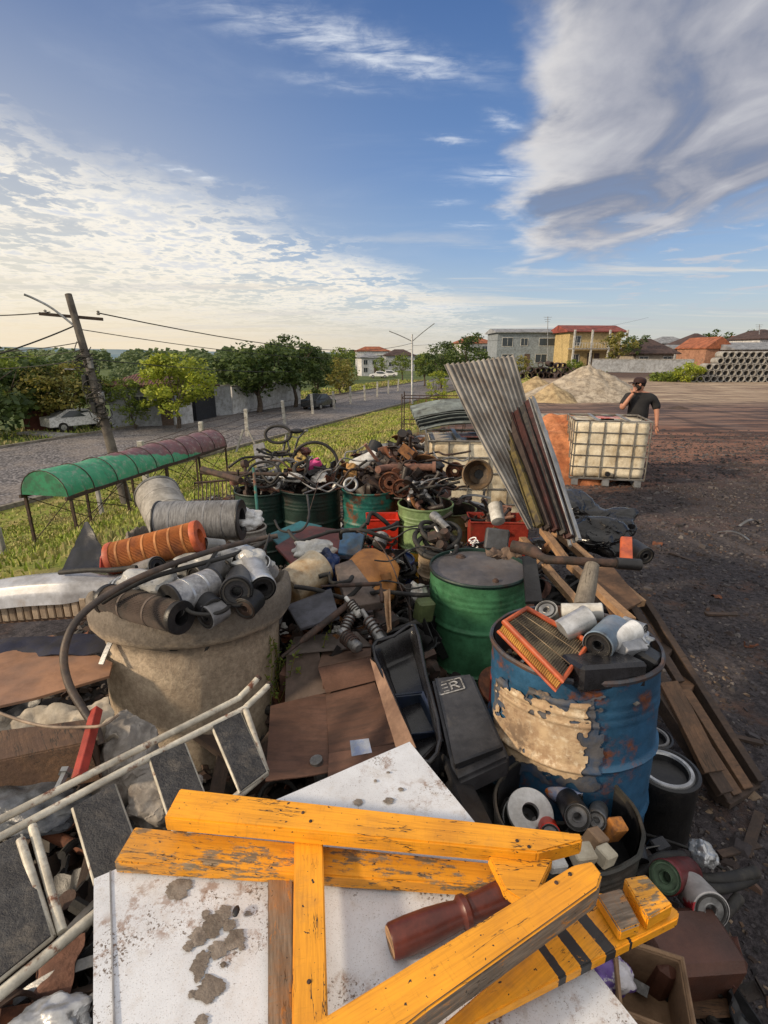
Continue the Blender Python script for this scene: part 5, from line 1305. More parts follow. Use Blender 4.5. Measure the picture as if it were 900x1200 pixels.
# tall odds and ends standing up behind
def bike():
    c = W(338, 515, 4.6); th = thing('scrap_bicycle', 'tangled remains of a bicycle sticking up behind the dark green drum', 'bicycle', c)
    MB().tube([(-.1, 0, -.25), (-.02, 0, .05), (.12, 0, .02), (.02, 0, -.25), (-.02, 0, .05)], .016, 8).build('bicycle_frame', m_steel, th)
    MB().tube([(.12, 0, .02), (.2, 0, .1), (.24, -.1, .12)], .013, 8).build('handlebar', m_steel, th)
    w = MB(); w.M = Matrix.Translation((-.12, 0, .06))@Matrix.Rotation(1.3, 4, 'X'); w.tube([(cos(q*pi/12)*.15, sin(q*pi/12)*.1, 0) for q in range(24)], .018, 8, closed=True); w.build('wheel', m_rubber, th)
    MB().blob((.1, 0, .1), (.08, .04, .03), 3, .2, 2).build('saddle', m_black, th)
bike()
for i, (a, b, r, l, mm) in enumerate((((236, 554, 3.6), (337, 556, 3.45), .018, 'long black pipe lying across to the left of the back row', m_rust2), ((237, 550, 3.5), (282, 563, 3.3), .028, 'short thick black bar crossing under the long pipe', m_rust2),
        ((297, 548, 3.3), (302, 604, 3.1), .012, 'thin teal tube standing against the nearly black drum', m_teal), ((373, 565, 3.3), (360, 608, 3.1), .004, 'thin wire hanging down the dark green drum', m_rust2),
        ((500, 530, 4.6), (476, 556, 4.1), .014, 'pale stick leaning to the right out of the scrap heap', m_woodl), ((640, 505, 3.1), (668, 640, 2.5), .012, 'thin silver rod beside the stacked profiles', m_galv))):
    MB().tube([W(*a), W(*b)], r, 10).build('pipe' if r > .01 else 'wire', mm, label=l, cat='pipe')
def grate():
    th = thing('window_grille', 'black window grille standing on the grass at the left', 'grille', W(250, 585, 4.1), world=True)
    A, B, C_, D_ = W(228, 566, 4.1), W(275, 562, 4.1), W(275, 588, 4.0), W(228, 590, 4.0)
    MB().tube([A, B, C_, D_], .014, 6, closed=True).build('frame', m_rust2, th)
    mb = MB()
    for i in range(1, 10): mb.tube([A.lerp(B, i/10), D_.lerp(C_, i/10)], .006, 5)
    mb.build('bars', m_rust2, th)
grate()
def rack(px, py, t, w, d, h, label, rot=0):
    c = W(px, py, t); c.z = gz(c.x, c.y)
    th = thing('wire_rack', label, 'rack', c, 'rusty racks behind the drums'); th.rotation_euler = (0, 0, rot)
    mb = MB()
    for z in (0.05, h/2, h): mb.tube([(-w/2, -d/2, z), (w/2, -d/2, z), (w/2, d/2, z), (-w/2, d/2, z)], .012, 5, closed=True)
    for x in (-1, 1):
        for y in (-1, 1): mb.tube([(x*w/2, y*d/2, 0), (x*w/2, y*d/2, h+.1)], .015, 5)
    mb.build('frame', m_rust2, th); mb = MB()
    for i in range(1, 8): mb.tube([(-w/2+w*i/8, -d/2, .05), (-w/2+w*i/8, -d/2, h)], .006, 4); mb.tube([(-w/2+w*i/8, d/2, .05), (-w/2+w*i/8, d/2, h)], .006, 4)
    mb.build('wires', m_rust, th)
rack(508, 488, 9.6, 1.5, .9, 1.2, 'rusty wire rack half hidden by the corrugated sheet', -.1)
heap('in the low scrap row behind the drums', (W(490, 510, 7.6).x, W(490, 510, 7.6).y, -.15), 1.1, 1.0, .55, 80, ['bracket', 'plate', 'pipe', 'lump', 'white', 'strip', 'rod', 'black'], 12, (1.6, 3.2))
heap('in the scrap below the grass bank', (W(430, 520, 6.6).x, W(430, 520, 6.6).y, -.2), .9, .8, .5, 50, ['plate', 'white', 'strip', 'rod', 'black', 'pipe', 'ring'], 13, (1.4, 2.6))
# brake drum / bell facing the viewer
m_ = frame(W(560, 556, 3.3), W(550, 558, 2.9)); th = root('brake_drum', 'round rusty brake drum facing out before the caged tank', 'brake drum', m_)
MB().lathe([(.04, -.1), (.09, -.1), (.1, -.04), (.128, .0), (.13, .04), (.118, .045), (.1, .0), (.08, -.06), (.04, -.07)], 36, close=True).build('shell', M('brown_grey_iron', (.12, .09, .065), (.2, .13, .07), rough=.7, sc=10, bump=.4), th)
MB().lathe([(0, -.09), (.045, -.088)], 20).build('hub', m_black, th)
for i, (px, py, t, r, l) in enumerate(((457, 566, 3.5, .1, 'rusty flywheel leaning low on the scrap heap'), (533, 552, 3.9, .09, 'rusty pulley wheel near the top right of the heap'), (470, 572, 3.45, .08, 'small rusty wheel hub at the front of the heap'))):
    th = root('wheel_hub', l, 'wheel hub', frame(W(px, py, t), W(px-6, py+12, t-.6))); MB().lathe([(.25*r, -.03), (.25*r, .04), (.5*r, .04), (.55*r, .01), (.85*r, .005), (.9*r, .03), (r, .03), (r, -.03)], 32, close=True).build('rim', m_rust, th)
    for q in range(5): MB().lathe([(0, 0), (.09*r, 0), (.09*r, .03), (0, .03)], 8).build('bolt', m_rust2, th).location = (.68*r*cos(q*1.257), .68*r*sin(q*1.257), .0)

# ================================================================== MIDDLE: between the drums and the white panel
def openbox(name, label, cat, c, w, d, h, rot, mat, inner=None, th_=.008, taper=.88, lipm=None, group=None):
    o = thing(name, label, cat, c, group); o.rotation_euler = rot if isinstance(rot, tuple) else (0, 0, rot)
    mb = MB(); X, Y, x, y = w/2, d/2, w/2*taper, d/2*taper
    mb.add([(-x,-y,0),(x,-y,0),(x,y,0),(-x,y,0),(-X,-Y,h),(X,-Y,h),(X,Y,h),(-X,Y,h),(-X+th_,-Y+th_,h),(X-th_,-Y+th_,h),(X-th_,Y-th_,h),(-X+th_,Y-th_,h),(-x+th_,-y+th_,.02),(x-th_,-y+th_,.02),(x-th_,y-th_,.02),(-x+th_,y-th_,.02)],
           [(3,2,1,0),(0,1,5,4),(1,2,6,5),(2,3,7,6),(3,0,4,7),(4,5,9,8),(5,6,10,9),(6,7,11,10),(7,4,8,11),(8,9,13,12),(9,10,14,13),(10,11,15,14),(11,8,12,15),(12,13,14,15)])
    mb.build('box_body', mat, o, bevel=.003, smooth=30)
    r = MB(); r.tube([(-X, -Y, h), (X, -Y, h), (X, Y, h), (-X, Y, h)], .009, 6, closed=True); r.build('rim', lipm or mat, o)
    return o
p = Z(448, 608, .6); openbox('red_crate', 'bright red plastic crate standing before the teal drum', 'crate', (p.x, p.y, .18), .27, .2, .44, .05, m_redp)
scrap('hose', W(450, 612, 2.95), 'in the bright red crate', s=1.2)
drum('deep blue plastic drum below the bright red crate', dpx(455, 655, .42), -.1, .42, .2, m_bluedk, lid=m_bluedk, hoops=(.8,), seed=9, cat='drum')
can_filter('dented silver can on the blue plastic drum', W(444, 640, 2.75), W(448, 628, 2.8), .05, m_steel, m_steel, name='metal_can', cat='can')
crumple('plastic_shell', 'big rounded orange plastic shell in the middle of the scrap', 'shell', W(430, 682, 2.52), (.22, .24, .17), M('faded_orange_plastic', (.48, .2, .05), (.34, .14, .04), rough=.55, sc=4, dirt=DIRT, dlo=.55, dhi=.75), 4, .15, 1.2, .06, 5, smooth=60)
bent('plastic_strip', 'curved orange plastic strip standing below the orange shell', 'strip', [W(449, 694, 2.12), W(457, 690, 2.12), W(459, 738, 1.95), W(454, 742, 1.95)], m_woodl, bow=.04, th=.008)
slab('car_panel', 'faded maroon car panel lying behind the concrete ring', 'panel', [(322, 638, 2.75, 1), (362, 616, 3.0, 1), (404, 622, 2.95, 1), (396, 644, 2.7, 1), (346, 668, 2.55, 1)], .02, m_maroon, bevel=.004)
slab('car_panel', 'teal car panel under the maroon one', 'panel', [(314, 626, 2.9, 1), (352, 610, 3.05, 1), (378, 616, 3.0, 1), (332, 645, 2.75, 1)], .02, M('teal_car_paint', (.02, .12, .14), (.02, .08, .09), rough=.4, dirt=DIRT, dlo=.55, dhi=.75), bevel=.004)
slab('car_panel', 'blue panel at the right of the maroon one', 'panel', [(400, 618, 2.85, 1), (428, 622, 2.8, 1), (422, 652, 2.65, 1), (396, 648, 2.7, 1)], .02, M('blue_car_paint', (.02, .07, .16), (.02, .05, .09), rough=.4, dirt=DIRT, dlo=.5, dhi=.7), bevel=.004)
can_filter('cream and tan barrel lying right of the concrete ring', W(334, 694, 2.25), W(374, 664, 2.4), .115, M('cream_and_tan_barrel', (.55, .48, .36), (.35, .22, .1), rough=.6, sc=3, stretch=(1, 1, 1), dirt=DIRT), m_black, name='barrel', cat='barrel')
crumple('plastic_bag', 'crumpled pale grey bag above the cream barrel', 'bag', W(368, 646, 2.5), (.15, .1, .08), m_white, 15, .4, 2, .6, 4)
crumple('plastic_bag', 'dark blue crumpled bag right of the cream barrel', 'bag', W(384, 668, 2.4), (.08, .08, .14), m_bluedk, 16, .4, 2, .6, 4)
slab('stone_slab', 'brownish slab under the cream barrel', 'slab', [(392, 662, 2.35, 1), (412, 655, 2.4, 1), (450, 705, 2.15, 1), (408, 712, 2.1, 1)], .05, M('brown_grey_board', (.17, .13, .11), (.1, .08, .07), rough=.8))
slab('metal_sheet', 'dark grey sheet lying by the weeds', 'sheet', [(335, 708, 2.1, 1), (388, 690, 2.2, 1), (398, 722, 2.0, 1), (352, 738, 1.95, 1)], .015, M('dark_slate_sheet', (.07, .07, .085), (.04, .04, .045), rough=.6))
for a, b, r, l, mt in (((330, 770, 1.85), (412, 705, 2.05), .017, 'long dark pipe slanting over the weeds', m_rust2), ((376, 687, 2.15), (446, 684, 2.15), .012, 'straight thin rusty rod above the loose car parts', m_rust2), ((446, 684, 2.15), (448, 706, 2.1), .012, 'short upright end of rod beside the orange strip', m_rust2),
                 ((405, 700, 2.05), (422, 722, 2.0), .022, 'short pale sleeve among the car parts', m_white), ((424, 715, 1.98), (448, 752, 1.9), .026, 'grey shock absorber leaning on the black tub', m_steel), ((416, 712, 2.02), (400, 745, 1.95), .024, 'second grey shock absorber leaning left', m_steel),
                 ((398, 740, 1.95), (420, 760, 1.85), .03, 'stubby grey damper before the black tub', m_steel)):
    A_, B_ = W(*a), W(*b); L_ = (B_-A_).length; th = root('damper' if r > .02 else 'metal_rod', l, 'damper' if r > .02 else 'rod', frame(A_, B_)); MB().lathe([(0, 0), (r*.5, 0), (r*.5, L_*.25), (r, L_*.3), (r, L_*.95), (r*.6, L_), (0, L_)], 16).build('tube', mt, th)
    if r > .02: MB().tube([(r*1.2*cos(i*.7), r*1.2*sin(i*.7), L_*.3+i*L_*.012) for i in range(40)], .004, 5).build('collar', m_rust2, th)
heap('in the car parts by the black tub', (W(415, 725, 1.98).x, W(415, 725, 1.98).y, .42), .22, .2, .14, 20, ['caliper', 'shaft', 'pipe', 'strip', 'hose', 'bracket', 'lump'], 21, (.6, 1.))
heap('between the maroon panel and the drums', (W(395, 650, 2.7).x, W(395, 650, 2.7).y, .35), .5, .3, .16, 22, ['black', 'strip', 'hose', 'plate', 'rod', 'ring'], 22, (.8, 1.4))
hose('long thin black hose crossing below the red crate', [(338, 622, 2.6), (350, 634, 2.5), (372, 628, 2.55), (395, 622, 2.6), (430, 622, 2.65), (455, 618, 2.7), (466, 612, 2.8)], .012)
hose('black cable drooping over the maroon panel', [(322, 610, 2.7), (330, 622, 2.6), (352, 622, 2.6), (362, 606, 2.7), (360, 580, 3.0)], .008)
hose('thin wire curving down towards the green drum', [(418, 622, 2.5), (442, 635, 2.45), (458, 660, 2.35), (470, 690, 2.25), (482, 715, 2.2)], .004, m_rust2, cat='wire', name='wire')
# tan pail with coils
drum('tan plastic pail full of dark hose coils left of the green drum', dpx(513, 646, .62), .0, .62, .135, M('tan_plastic_pail', (.47, .36, .24), (.35, .25, .16), rough=.6, dirt=DIRT), hoops=(.75,), seed=11, name='pail', cat='pail', taper=.12)
for i, (px, py, R_, nr) in enumerate(((512, 640, .13, (0, -.3, 1)), (510, 634, .14, (.2, -.4, 1)), (518, 628, .12, (-.3, -.5, 1)), (508, 624, .1, (.4, -.3, .8)))):
    ring_at('hose_coil', 'coil of dark hose piled on the tan pail', 'hose', px, py, 2.55+.03*i, R_, .016, m_rubber, nr, 'hose coils on the tan pail')
heap('on the tan pail', (W(515, 636, 2.6).x, W(515, 636, 2.6).y, .66), .12, .12, .14, 12, ['shaft', 'hose', 'pipe', 'caliper'], 23, (.7, 1.1))
th = root('exhaust_pipe', 'grey exhaust pipe sticking out above the tan pail', 'pipe', frame(W(508, 604, 2.7), W(530, 624, 2.55))); MB().lathe([(.02, 0), (.034, 0), (.034, .07), (.024, .08), (.024, .2), (.018, .2), (.018, 0)], 20, close=True).build('tube', m_steel, th)
crumple('plastic_bag', 'white crumpled bag below the tan pail', 'bag', W(489, 694, 2.3), (.07, .07, .07), m_white, 25, .4, 2, .6, 4)
block_('fuel_can', 'small olive can between the pail and the green drum', 'can', W(497, 715, 2.2), (.1, .08, .13), rot3(.1, .1, .4), metalpaint('olive_paint', (.1, .13, .05), .6), .012)
# red tub, grey box
p = Z(583, 607, .68); openbox('red_tub', 'long faded red metal tub behind the green drum', 'tub', (p.x, p.y, .4), .46, .26, .28, -.05, m_red, taper=.95)
block_('grey_box', 'small dark grey box resting against the red tub', 'box', W(582, 632, 2.55), (.15, .07, .14), rot3(-.3, .1, -.1), M('dark_grey_plastic', (.07, .075, .085), (.05, .05, .055), rough=.55), .01)
can_filter('white filter standing in the red tub', W(584, 612, 2.78), W(580, 592, 2.85), .05, m_white, m_steel)
heap('in the red tub', (p.x, p.y+.05, .62), .24, .12, .1, 14, ['pipe', 'bracket', 'rod', 'hose', 'caliper', 'plate'], 24, (.7, 1.2))
bent('cloth', 'twisted brown rag on the lid of the green drum', 'rag', [W(568, 648, 2.25), W(612, 640, 2.3), W(612, 652, 2.2), (W(570, 656, 2.2))], M('brown_rag', (.2, .14, .1), (.12, .08, .06), rough=.95), crease=.04, fr=18, th=.006, nu=24, nv=14)

# corrugated sheet and stacked profiles
def corr():
    TL, TR, BR, BL = W(520, 427, 2.9), W(602, 417, 3.05), W(662, 612, 2.85), W(619, 620, 2.5)
    nrm = (TR-TL).cross(BL-TL).normalized()
    def fn(u, v):
        p = TL.lerp(TR, u).lerp(BL.lerp(BR, u), v); return p+nrm*(.011*sin(u*2*pi*14)+.02*noise.noise(V((u*1.5, v*1.5, 3)))+.05*sin(pi*v)*.4)
    m = M('aged_corrugated_iron', (.25, .235, .215), (.165, .15, .135), rough=.6, metal=.1, sc=5, stretch=(1, 1, 1), dirt=(.12, .075, .045), dlo=.52, dhi=.8, bump=.1)
    MB().grid(fn, 168, 20, .003).build('corrugated_sheet', m, label='tall grey corrugated metal sheet leaning upright on the heap', cat='metal sheet', smooth=80)
corr()
pf = [((590, 494), (633, 616), 'dark olive metal profile with yellow flakes, leftmost of the stack', M('olive_yellow_paint', (.13, .10, .03), (.05, .04, .025), rough=.6, sc=12)),
      ((598, 488), (643, 620), 'dark brown metal profile, second of the leaning stack', M('brown_paint', (.05, .035, .03), (.03, .02, .018), rough=.5, sc=12)),
      ((606, 482), (652, 622), 'maroon metal profile, third of the leaning stack', M('maroon_paint2', (.055, .018, .016), (.03, .014, .013), rough=.4, sc=12, dirt=(.2, .18, .16), dlo=.62, dhi=.72)),
      ((613, 476), (661, 626), 'black metal profile with scuffed edges, fourth of the leaning stack', M('black_paint2', (.02, .02, .022), (.05, .045, .04), rough=.45, sc=12)),
      ((619, 470), (669, 630), 'maroon profile with silver edge, fifth of the leaning stack', M('maroon_paint2', (0, 0, 0))),
      ((625, 468), (679, 634), 'bright galvanised profile, rightmost of the leaning stack', m_galv)]
for i, (a, b, l, mt) in enumerate(pf):
    A_, B_ = W(a[0], a[1], 2.95-.02*i), W(b[0], b[1], 2.42-.01*i); th = thing('metal_profile', l, 'metal profile', B_, 'metal profiles leaning on the heap', world=True)
    up = (-.75, -.65, .25) if i < 5 else (-.9, -.4, .1)
    MB().bar(A_, B_, .046 if i < 5 else .026, .03, up=up, seg=4, wob=.01).build('web', mt, th, bevel=.002)
    x = (B_-A_).normalized(); y = V(up).cross(x).normalized(); z = x.cross(y)
    for s_ in (-1, 1): MB().bar(A_+y*.026*s_+z*.02, B_+y*.026*s_+z*.02, .006, .02, up=up).build('flange', m_galv if i == 4 and s_ > 0 else mt, th)

# black plastic film heap on the right
m_film = M('glossy_black_film', (.01, .01, .012), (.02, .02, .022), rough=.22, sc=5, bump=.1, dirt=(.1, .09, .085), dlo=.6, dhi=.8)
for i, (px, py, t, r, l) in enumerate(((672, 603, 3.3, (.3, .32, .2), 'upper heap of crumpled black plastic film beside the leaning profiles'), (700, 628, 2.95, (.26, .26, .16), 'lower heap of crumpled black plastic film nearest the yard'), (718, 612, 3.2, (.2, .2, .12), 'small fold of black plastic film on the gravel'))):
    crumple('plastic_film', l, 'plastic film', W(px, py, t), r, m_film, 30+i, .4, 1.2, .55, 6, 'black plastic film heaps', smooth=25)
crumple('plastic_film', 'flat fold of black plastic film behind the green drum', 'plastic film', W(655, 640, 2.9), (.2, .2, .1), m_film, 37, .45, 1.4, .75, 5, 'black plastic film heaps', smooth=25)
th = root('exhaust', 'long dark exhaust pipe lying across the timber frames', 'pipe', Matrix()); MB().tube([W(600, 640, 2.2), W(622, 645, 2.15), (W(640, 655, 2.05)), W(668, 657, 2.0), W(748, 662, 1.98)], lambda u: .034 if u < .35 else .022, 14, smooth=6).build('tube', m_rust2, th, smooth=60); MB().tube([W(722, 660, 1.98), W(750, 662, 1.98)], .03, 14).build('sleeve', m_black, th)
slab('orange_bracket', 'orange plastic bracket at the end of the dark exhaust pipe', 'bracket', [(728, 628, 2.1, 1), (741, 629, 2.1, 1), (742, 655, 2.0, 1), (727, 655, 2.0, 1)], .02, m_orange)
can_filter('small black roll behind the orange bracket', W(740, 640, 2.3), W(757, 652, 2.2), .05, m_black, m_black, name='roll', cat='roll')
th = root('log', 'short grey log standing between the pipe and the blue drum', 'log', frame(W(683, 712, 1.85), W(694, 662, 1.98))); MB().lathe([(0, 0), (.045, 0), (.042, .12), (.036, .27), (0, .27)], 16, rf=lambda a, q, z: q*(1+.12*noise.noise(V((cos(a)*2, sin(a)*2, z*6))))).build('trunk', m_log, th)
MB().lathe([(0, .16), (.012, .17), (.01, .24), (0, .25)], 8).build('stub', m_log, th).location = (.03, 0, -.02)
# timber frames running down to the gravel
def timber(label, a, b, w, h, mat, up=(0, 0, 1), group='timbers of the broken frames'):
    A_, B_ = W(*a), W(*b); o = MB(); L_ = (B_-A_).length
    o.bar((0, 0, 0), (L_, 0, 0), w, h, seg=6, wob=.004)
    x = (B_-A_).normalized(); y = V(up).cross(x).normalized(); z = x.cross(y)
    q = o.build('timber', mat, loc=(0, 0, 0), bevel=.002, label=label, cat='timber', group=group)
    q.matrix_world = Matrix(((x.x, y.x, z.x, A_.x), (x.y, y.y, z.y, A_.y), (x.z, y.z, z.z, A_.z), (0, 0, 0, 1))); return q
timber('pale timber running down from the leaning profiles, leftmost', (612, 632, 2.75), (680, 712, 2.15), .05, .04, m_woodl)
timber('short orange tinted timber under the profiles', (636, 622, 2.8), (662, 655, 2.45), .05, .04, m_woodl)
timber('long pale timber with a sunlit top edge', (650, 622, 2.9), (752, 708, 2.3), .055, .045, m_woodl)
timber('pale timber inside the upper frame', (668, 662, 2.5), (740, 728, 2.05), .05, .04, m_woodl)
slab('board', 'grey board closing the top of the upper timber frame', 'board', [(690, 668, 2.42, 1), (718, 662, 2.45, 1), (752, 706, 2.25, 1), (718, 722, 2.15, 1)], .015, m_wood, bevel=.002)
def pallet():
    th = thing('wooden_pallet_frame', 'dark narrow timber frame sloping down onto the gravel', 'timber frame', W(880, 925, 1.8), world=True)
    O0, O1 = W(750, 698, 2.4), W(888, 918, 1.84); I0, I1 = W(716, 735, 2.1), W(850, 938, 1.74)
    MB().bar(O0, O1, .04, .07, seg=5, wob=.004).build('rail', m_woodd, th, bevel=.002); MB().bar(I0, I1, .04, .07, seg=5, wob=.004).build('rail', m_woodd, th, bevel=.002)
    for f, mt in ((.28, m_woodd), (.48, m_wood), (.96, m_woodd)): MB().bar(I0.lerp(I1, f)+V((0, 0, -.04)), O0.lerp(O1, f)+V((0, 0, -.04)), .1, .03).build('crosspiece', mt, th, bevel=.002)
    for f in (.32, .66): MB().bar(I0.lerp(O0, f)*1, (I0.lerp(O0, f)).lerp(I1.lerp(O1, f), .48), .05, .03).build('slat', m_woodd, th, bevel=.002); MB().bar((I0.lerp(O0, f)).lerp(I1.lerp(O1, f), .52), I1.lerp(O1, f), .055, .03).build('slat', m_wood, th, bevel=.002)
pallet()
timber('short brown timber behind the black filter can', (782, 800, 1.95), (836, 905, 1.75), .1, .03, m_wood)
timber('dark timber lying flat behind the black filter can', (790, 838, 1.9), (850, 930, 1.72), .07, .04, m_woodd)

# ------------------------------------------------------------------ tangle of hoses, cables, bars over the back row
rq = random.Random(21)
GTG = 'tangle of hoses and cables over the back drums'
for i in range(30):
    px = rq.uniform(285, 545); py = rq.uniform(530, 576); t0 = 3.95-(py-530)/70*1.0; pts = []
    dx = rq.choice((-1, 1))*rq.uniform(12, 34)
    for k in range(5): pts.append((px+dx*(k-2)*.5+rq.uniform(-4, 4), py-abs(2-k)*rq.uniform(-7, 5)-rq.uniform(0, 8), t0+rq.uniform(-.12, .12)))
    k = i % 3
    hose(('thin black hose', 'greyish cable', 'rusty bent bar')[k]+' tangled in the scrap over the back drums', pts, (.012, .007, .01)[k], (m_rubber, m_grey, m_rust2)[k], group=GTG, name=('hose', 'cable', 'bent_bar')[k], cat=('hose', 'cable', 'bar')[k])
for i in range(9):
    px = rq.uniform(350, 480); py = rq.uniform(620, 700); t0 = 2.75-(py-620)/80*.55; pts = []
    dx = rq.choice((-1, 1))*rq.uniform(14, 40)
    for k in range(5): pts.append((px+dx*(k-2)*.5+rq.uniform(-5, 5), py+rq.uniform(-14, 6), t0-.06+rq.uniform(-.05, .05)))
    k = i % 2
    hose(('black rubber hose', 'thin dark cable')[k]+' lying over the panels in the middle of the scrap', pts, (.013, .005)[k], m_rubber, group='hoses over the middle of the scrap', name=('hose', 'cable')[k], cat=('hose', 'cable')[k])
heap('between the orange shell and the drums', (W(420, 640, 2.75).x, W(420, 640, 2.75).y, .38), .42, .35, .16, 34, ['black', 'caliper', 'hose', 'plate', 'rod', 'ring', 'lump', 'pipe', 'white'], 81, (.8, 1.5))
heap('between the green drum and the concrete ring', (W(455, 715, 2.15).x, W(455, 715, 2.15).y, .3), .3, .35, .2, 34, ['black', 'hose', 'caliper', 'rod', 'ring', 'black', 'shaft'], 82, (.8, 1.4))
heap('behind the concrete ring', (W(300, 660, 2.5).x, W(300, 660, 2.5).y, .3), .3, .5, .25, 30, ['black', 'hose', 'wood', 'rod', 'ring', 'strip', 'plate'], 83, (.9, 1.6))
heap('between the leaning profiles and the green drum', (W(610, 640, 2.5).x, W(610, 640, 2.5).y, .4), .25, .3, .2, 26, ['black', 'hose', 'pipe', 'rod', 'plate', 'strip', 'bracket'], 84, (.8, 1.4))
heap('under the black film at the right', (W(680, 640, 2.9).x, W(680, 640, 2.9).y, .0), .4, .5, .2, 26, ['black', 'hose', 'wood', 'black', 'strip'], 85, (.9, 1.6))

fk = ['strip', 'hose', 'ring', 'bracket', 'caliper', 'pipe', 'rod', 'lump', 'white', 'black', 'wood', 'spring']
for wh, px, py, t_, z_, rx, ry, n_, sd_ in (('among the small scrap by the cream barrel', 365, 700, 2.2, .36, .3, .3, 34, 91), ('among the small scrap right of the orange shell', 458, 690, 2.3, .34, .22, .35, 34, 92), ('among the small scrap before the teal drum', 425, 616, 3.1, .42, .3, .25, 26, 93), ('among the small scrap by the red tub', 560, 618, 2.8, .5, .3, .2, 24, 94), ('among the small scrap on the debris by the black tub', 430, 745, 1.95, .36, .22, .2, 20, 95)):
    q_ = W(px, py, t_); heap(wh, (q_.x, q_.y, z_), rx, ry, .12, n_, fk, sd_, (.4, .85))
# ================================================================== BLUE DRUM AND WHAT IS IN IT
bc = dpx(677, 751, .90)
BR_ = .308
BD = drum('large blue drum with a torn paper label at the right', bc, .0, .90, BR_, m_blue, inner=M('drum_inside', (.03, .03, .035), (.07, .035, .02), rough=.6), hoops=(.34, .63), dent=.03, seed=0, rimm=M('drum_rim', (.05, .06, .08), (.09, .05, .035), rough=.5), open_depth=.22)
BD.rotation_euler = (-.07, -.01, 0); BD.location.y -= .05
def paper_label():
    m, n, b = newmat('torn_printed_paper'); v = coords(n, rnd=False)
    n1 = n.noise(v, 9, 9, .72); c = n.mix(n.sm(n1, .4, .6), (.47, .35, .22), (.30, .20, .12))
    c = n.mix(n.sm(n.noise(v, 30, 5, .7), .5, .7), c, (.58, .49, .36))
    sp = n.n('ShaderNodeSeparateXYZ', i_0=v); line = n.m('LESS_THAN', n.m('ABSOLUTE', n.m('SUBTRACT', n.m('FRACT', n.m('MULTIPLY', sp.outputs[2], 26.)), .5)), .16)
    ink = n.m('MULTIPLY', n.m('MULTIPLY', line, n.sm(n.noise(v, 55, 2), .5, .55)), n.sm(n.noise(v, 5, 3), .45, .55))
    c = n.mix(n.m('MULTIPLY', ink, .55), c, (.16, .1, .06)); c = n.mix(n.sm(n.noise(v, 6, 8, .75), .52, .64), c, (.14, .10, .07)); c = n.mix(n.m('MULTIPLY', n.sm(n.noise(v, 2.8, 6, .7), .48, .62), .5), c, (.2, .13, .08))
    n.t.links.new(c, b.inputs['Base Color']); b.inputs['Roughness'].default_value = .9
    bp = n.n('ShaderNodeBump', i_Strength=.5, i_Distance=.004, i_Height=n1); n.t.links.new(bp.outputs[0], b.inputs['Normal'])
    for (a0, a1, z0, z1, nm, mat, off, sd_) in ((radians(190), radians(262), .50, .80, 'paper_label', m, .009, 1), (radians(186), radians(272), .46, .83, 'glue_stain', M('dark_glue_stain', (.09, .09, .1), (.03, .06, .12), rough=.7, sc=8, dirt=(.3, .22, .15), dlo=.6, dhi=.7), .0055, 5)):
        vs = []; NU, NV = 240, 140; mb = MB(); ok = {}
        for j in range(NV+1):
            for i in range(NU+1):
                a = a0+(a1-a0)*i/NU; z = z0+(z1-z0)*j/NV+.05*(i/NU-.4)
                q = BR_*(1+.03*noise.noise(V((cos(a)*1.3, sin(a)*1.3, z*2.5)))+.03*.35*noise.noise(V((cos(a)*5, sin(a)*5, z*9))))+off+.003*noise.noise(V((a*6, z*14, sd_)))
                d = abs(z-.63*.9)/.02
                if d < 1: q += .0125*(1+cos(pi*d))/2
                for f0 in (.9, .86, .82):
                    d = abs(z-f0*.9)/.014
                    if d < 1: q += .004*(1+cos(pi*d))/2
                mb.v.append(V((q*cos(a), q*sin(a), z)))
        for j in range(NV):
            for i in range(NU):
                u, v_ = (i+.5)/NU, (j+.5)/NV; e = min(u, 1-u, (v_)*.6, (1-v_)*.6)
                if e+.10*noise.noise(V((u*5, v_*5, sd_)))+.05*noise.noise(V((u*17, v_*17, sd_))) > .03 and noise.noise(V((u*4, v_*7, sd_+3)))+.4*noise.noise(V((u*19, v_*19, 2))) < .46:
                    mb.f.append((j*(NU+1)+i, j*(NU+1)+i+1, (j+1)*(NU+1)+i+1, (j+1)*(NU+1)+i))
        mb.build(nm, mat, BD, smooth=60)
paper_label()
def WB(px, py, z=.92): return Z(px, py, z)
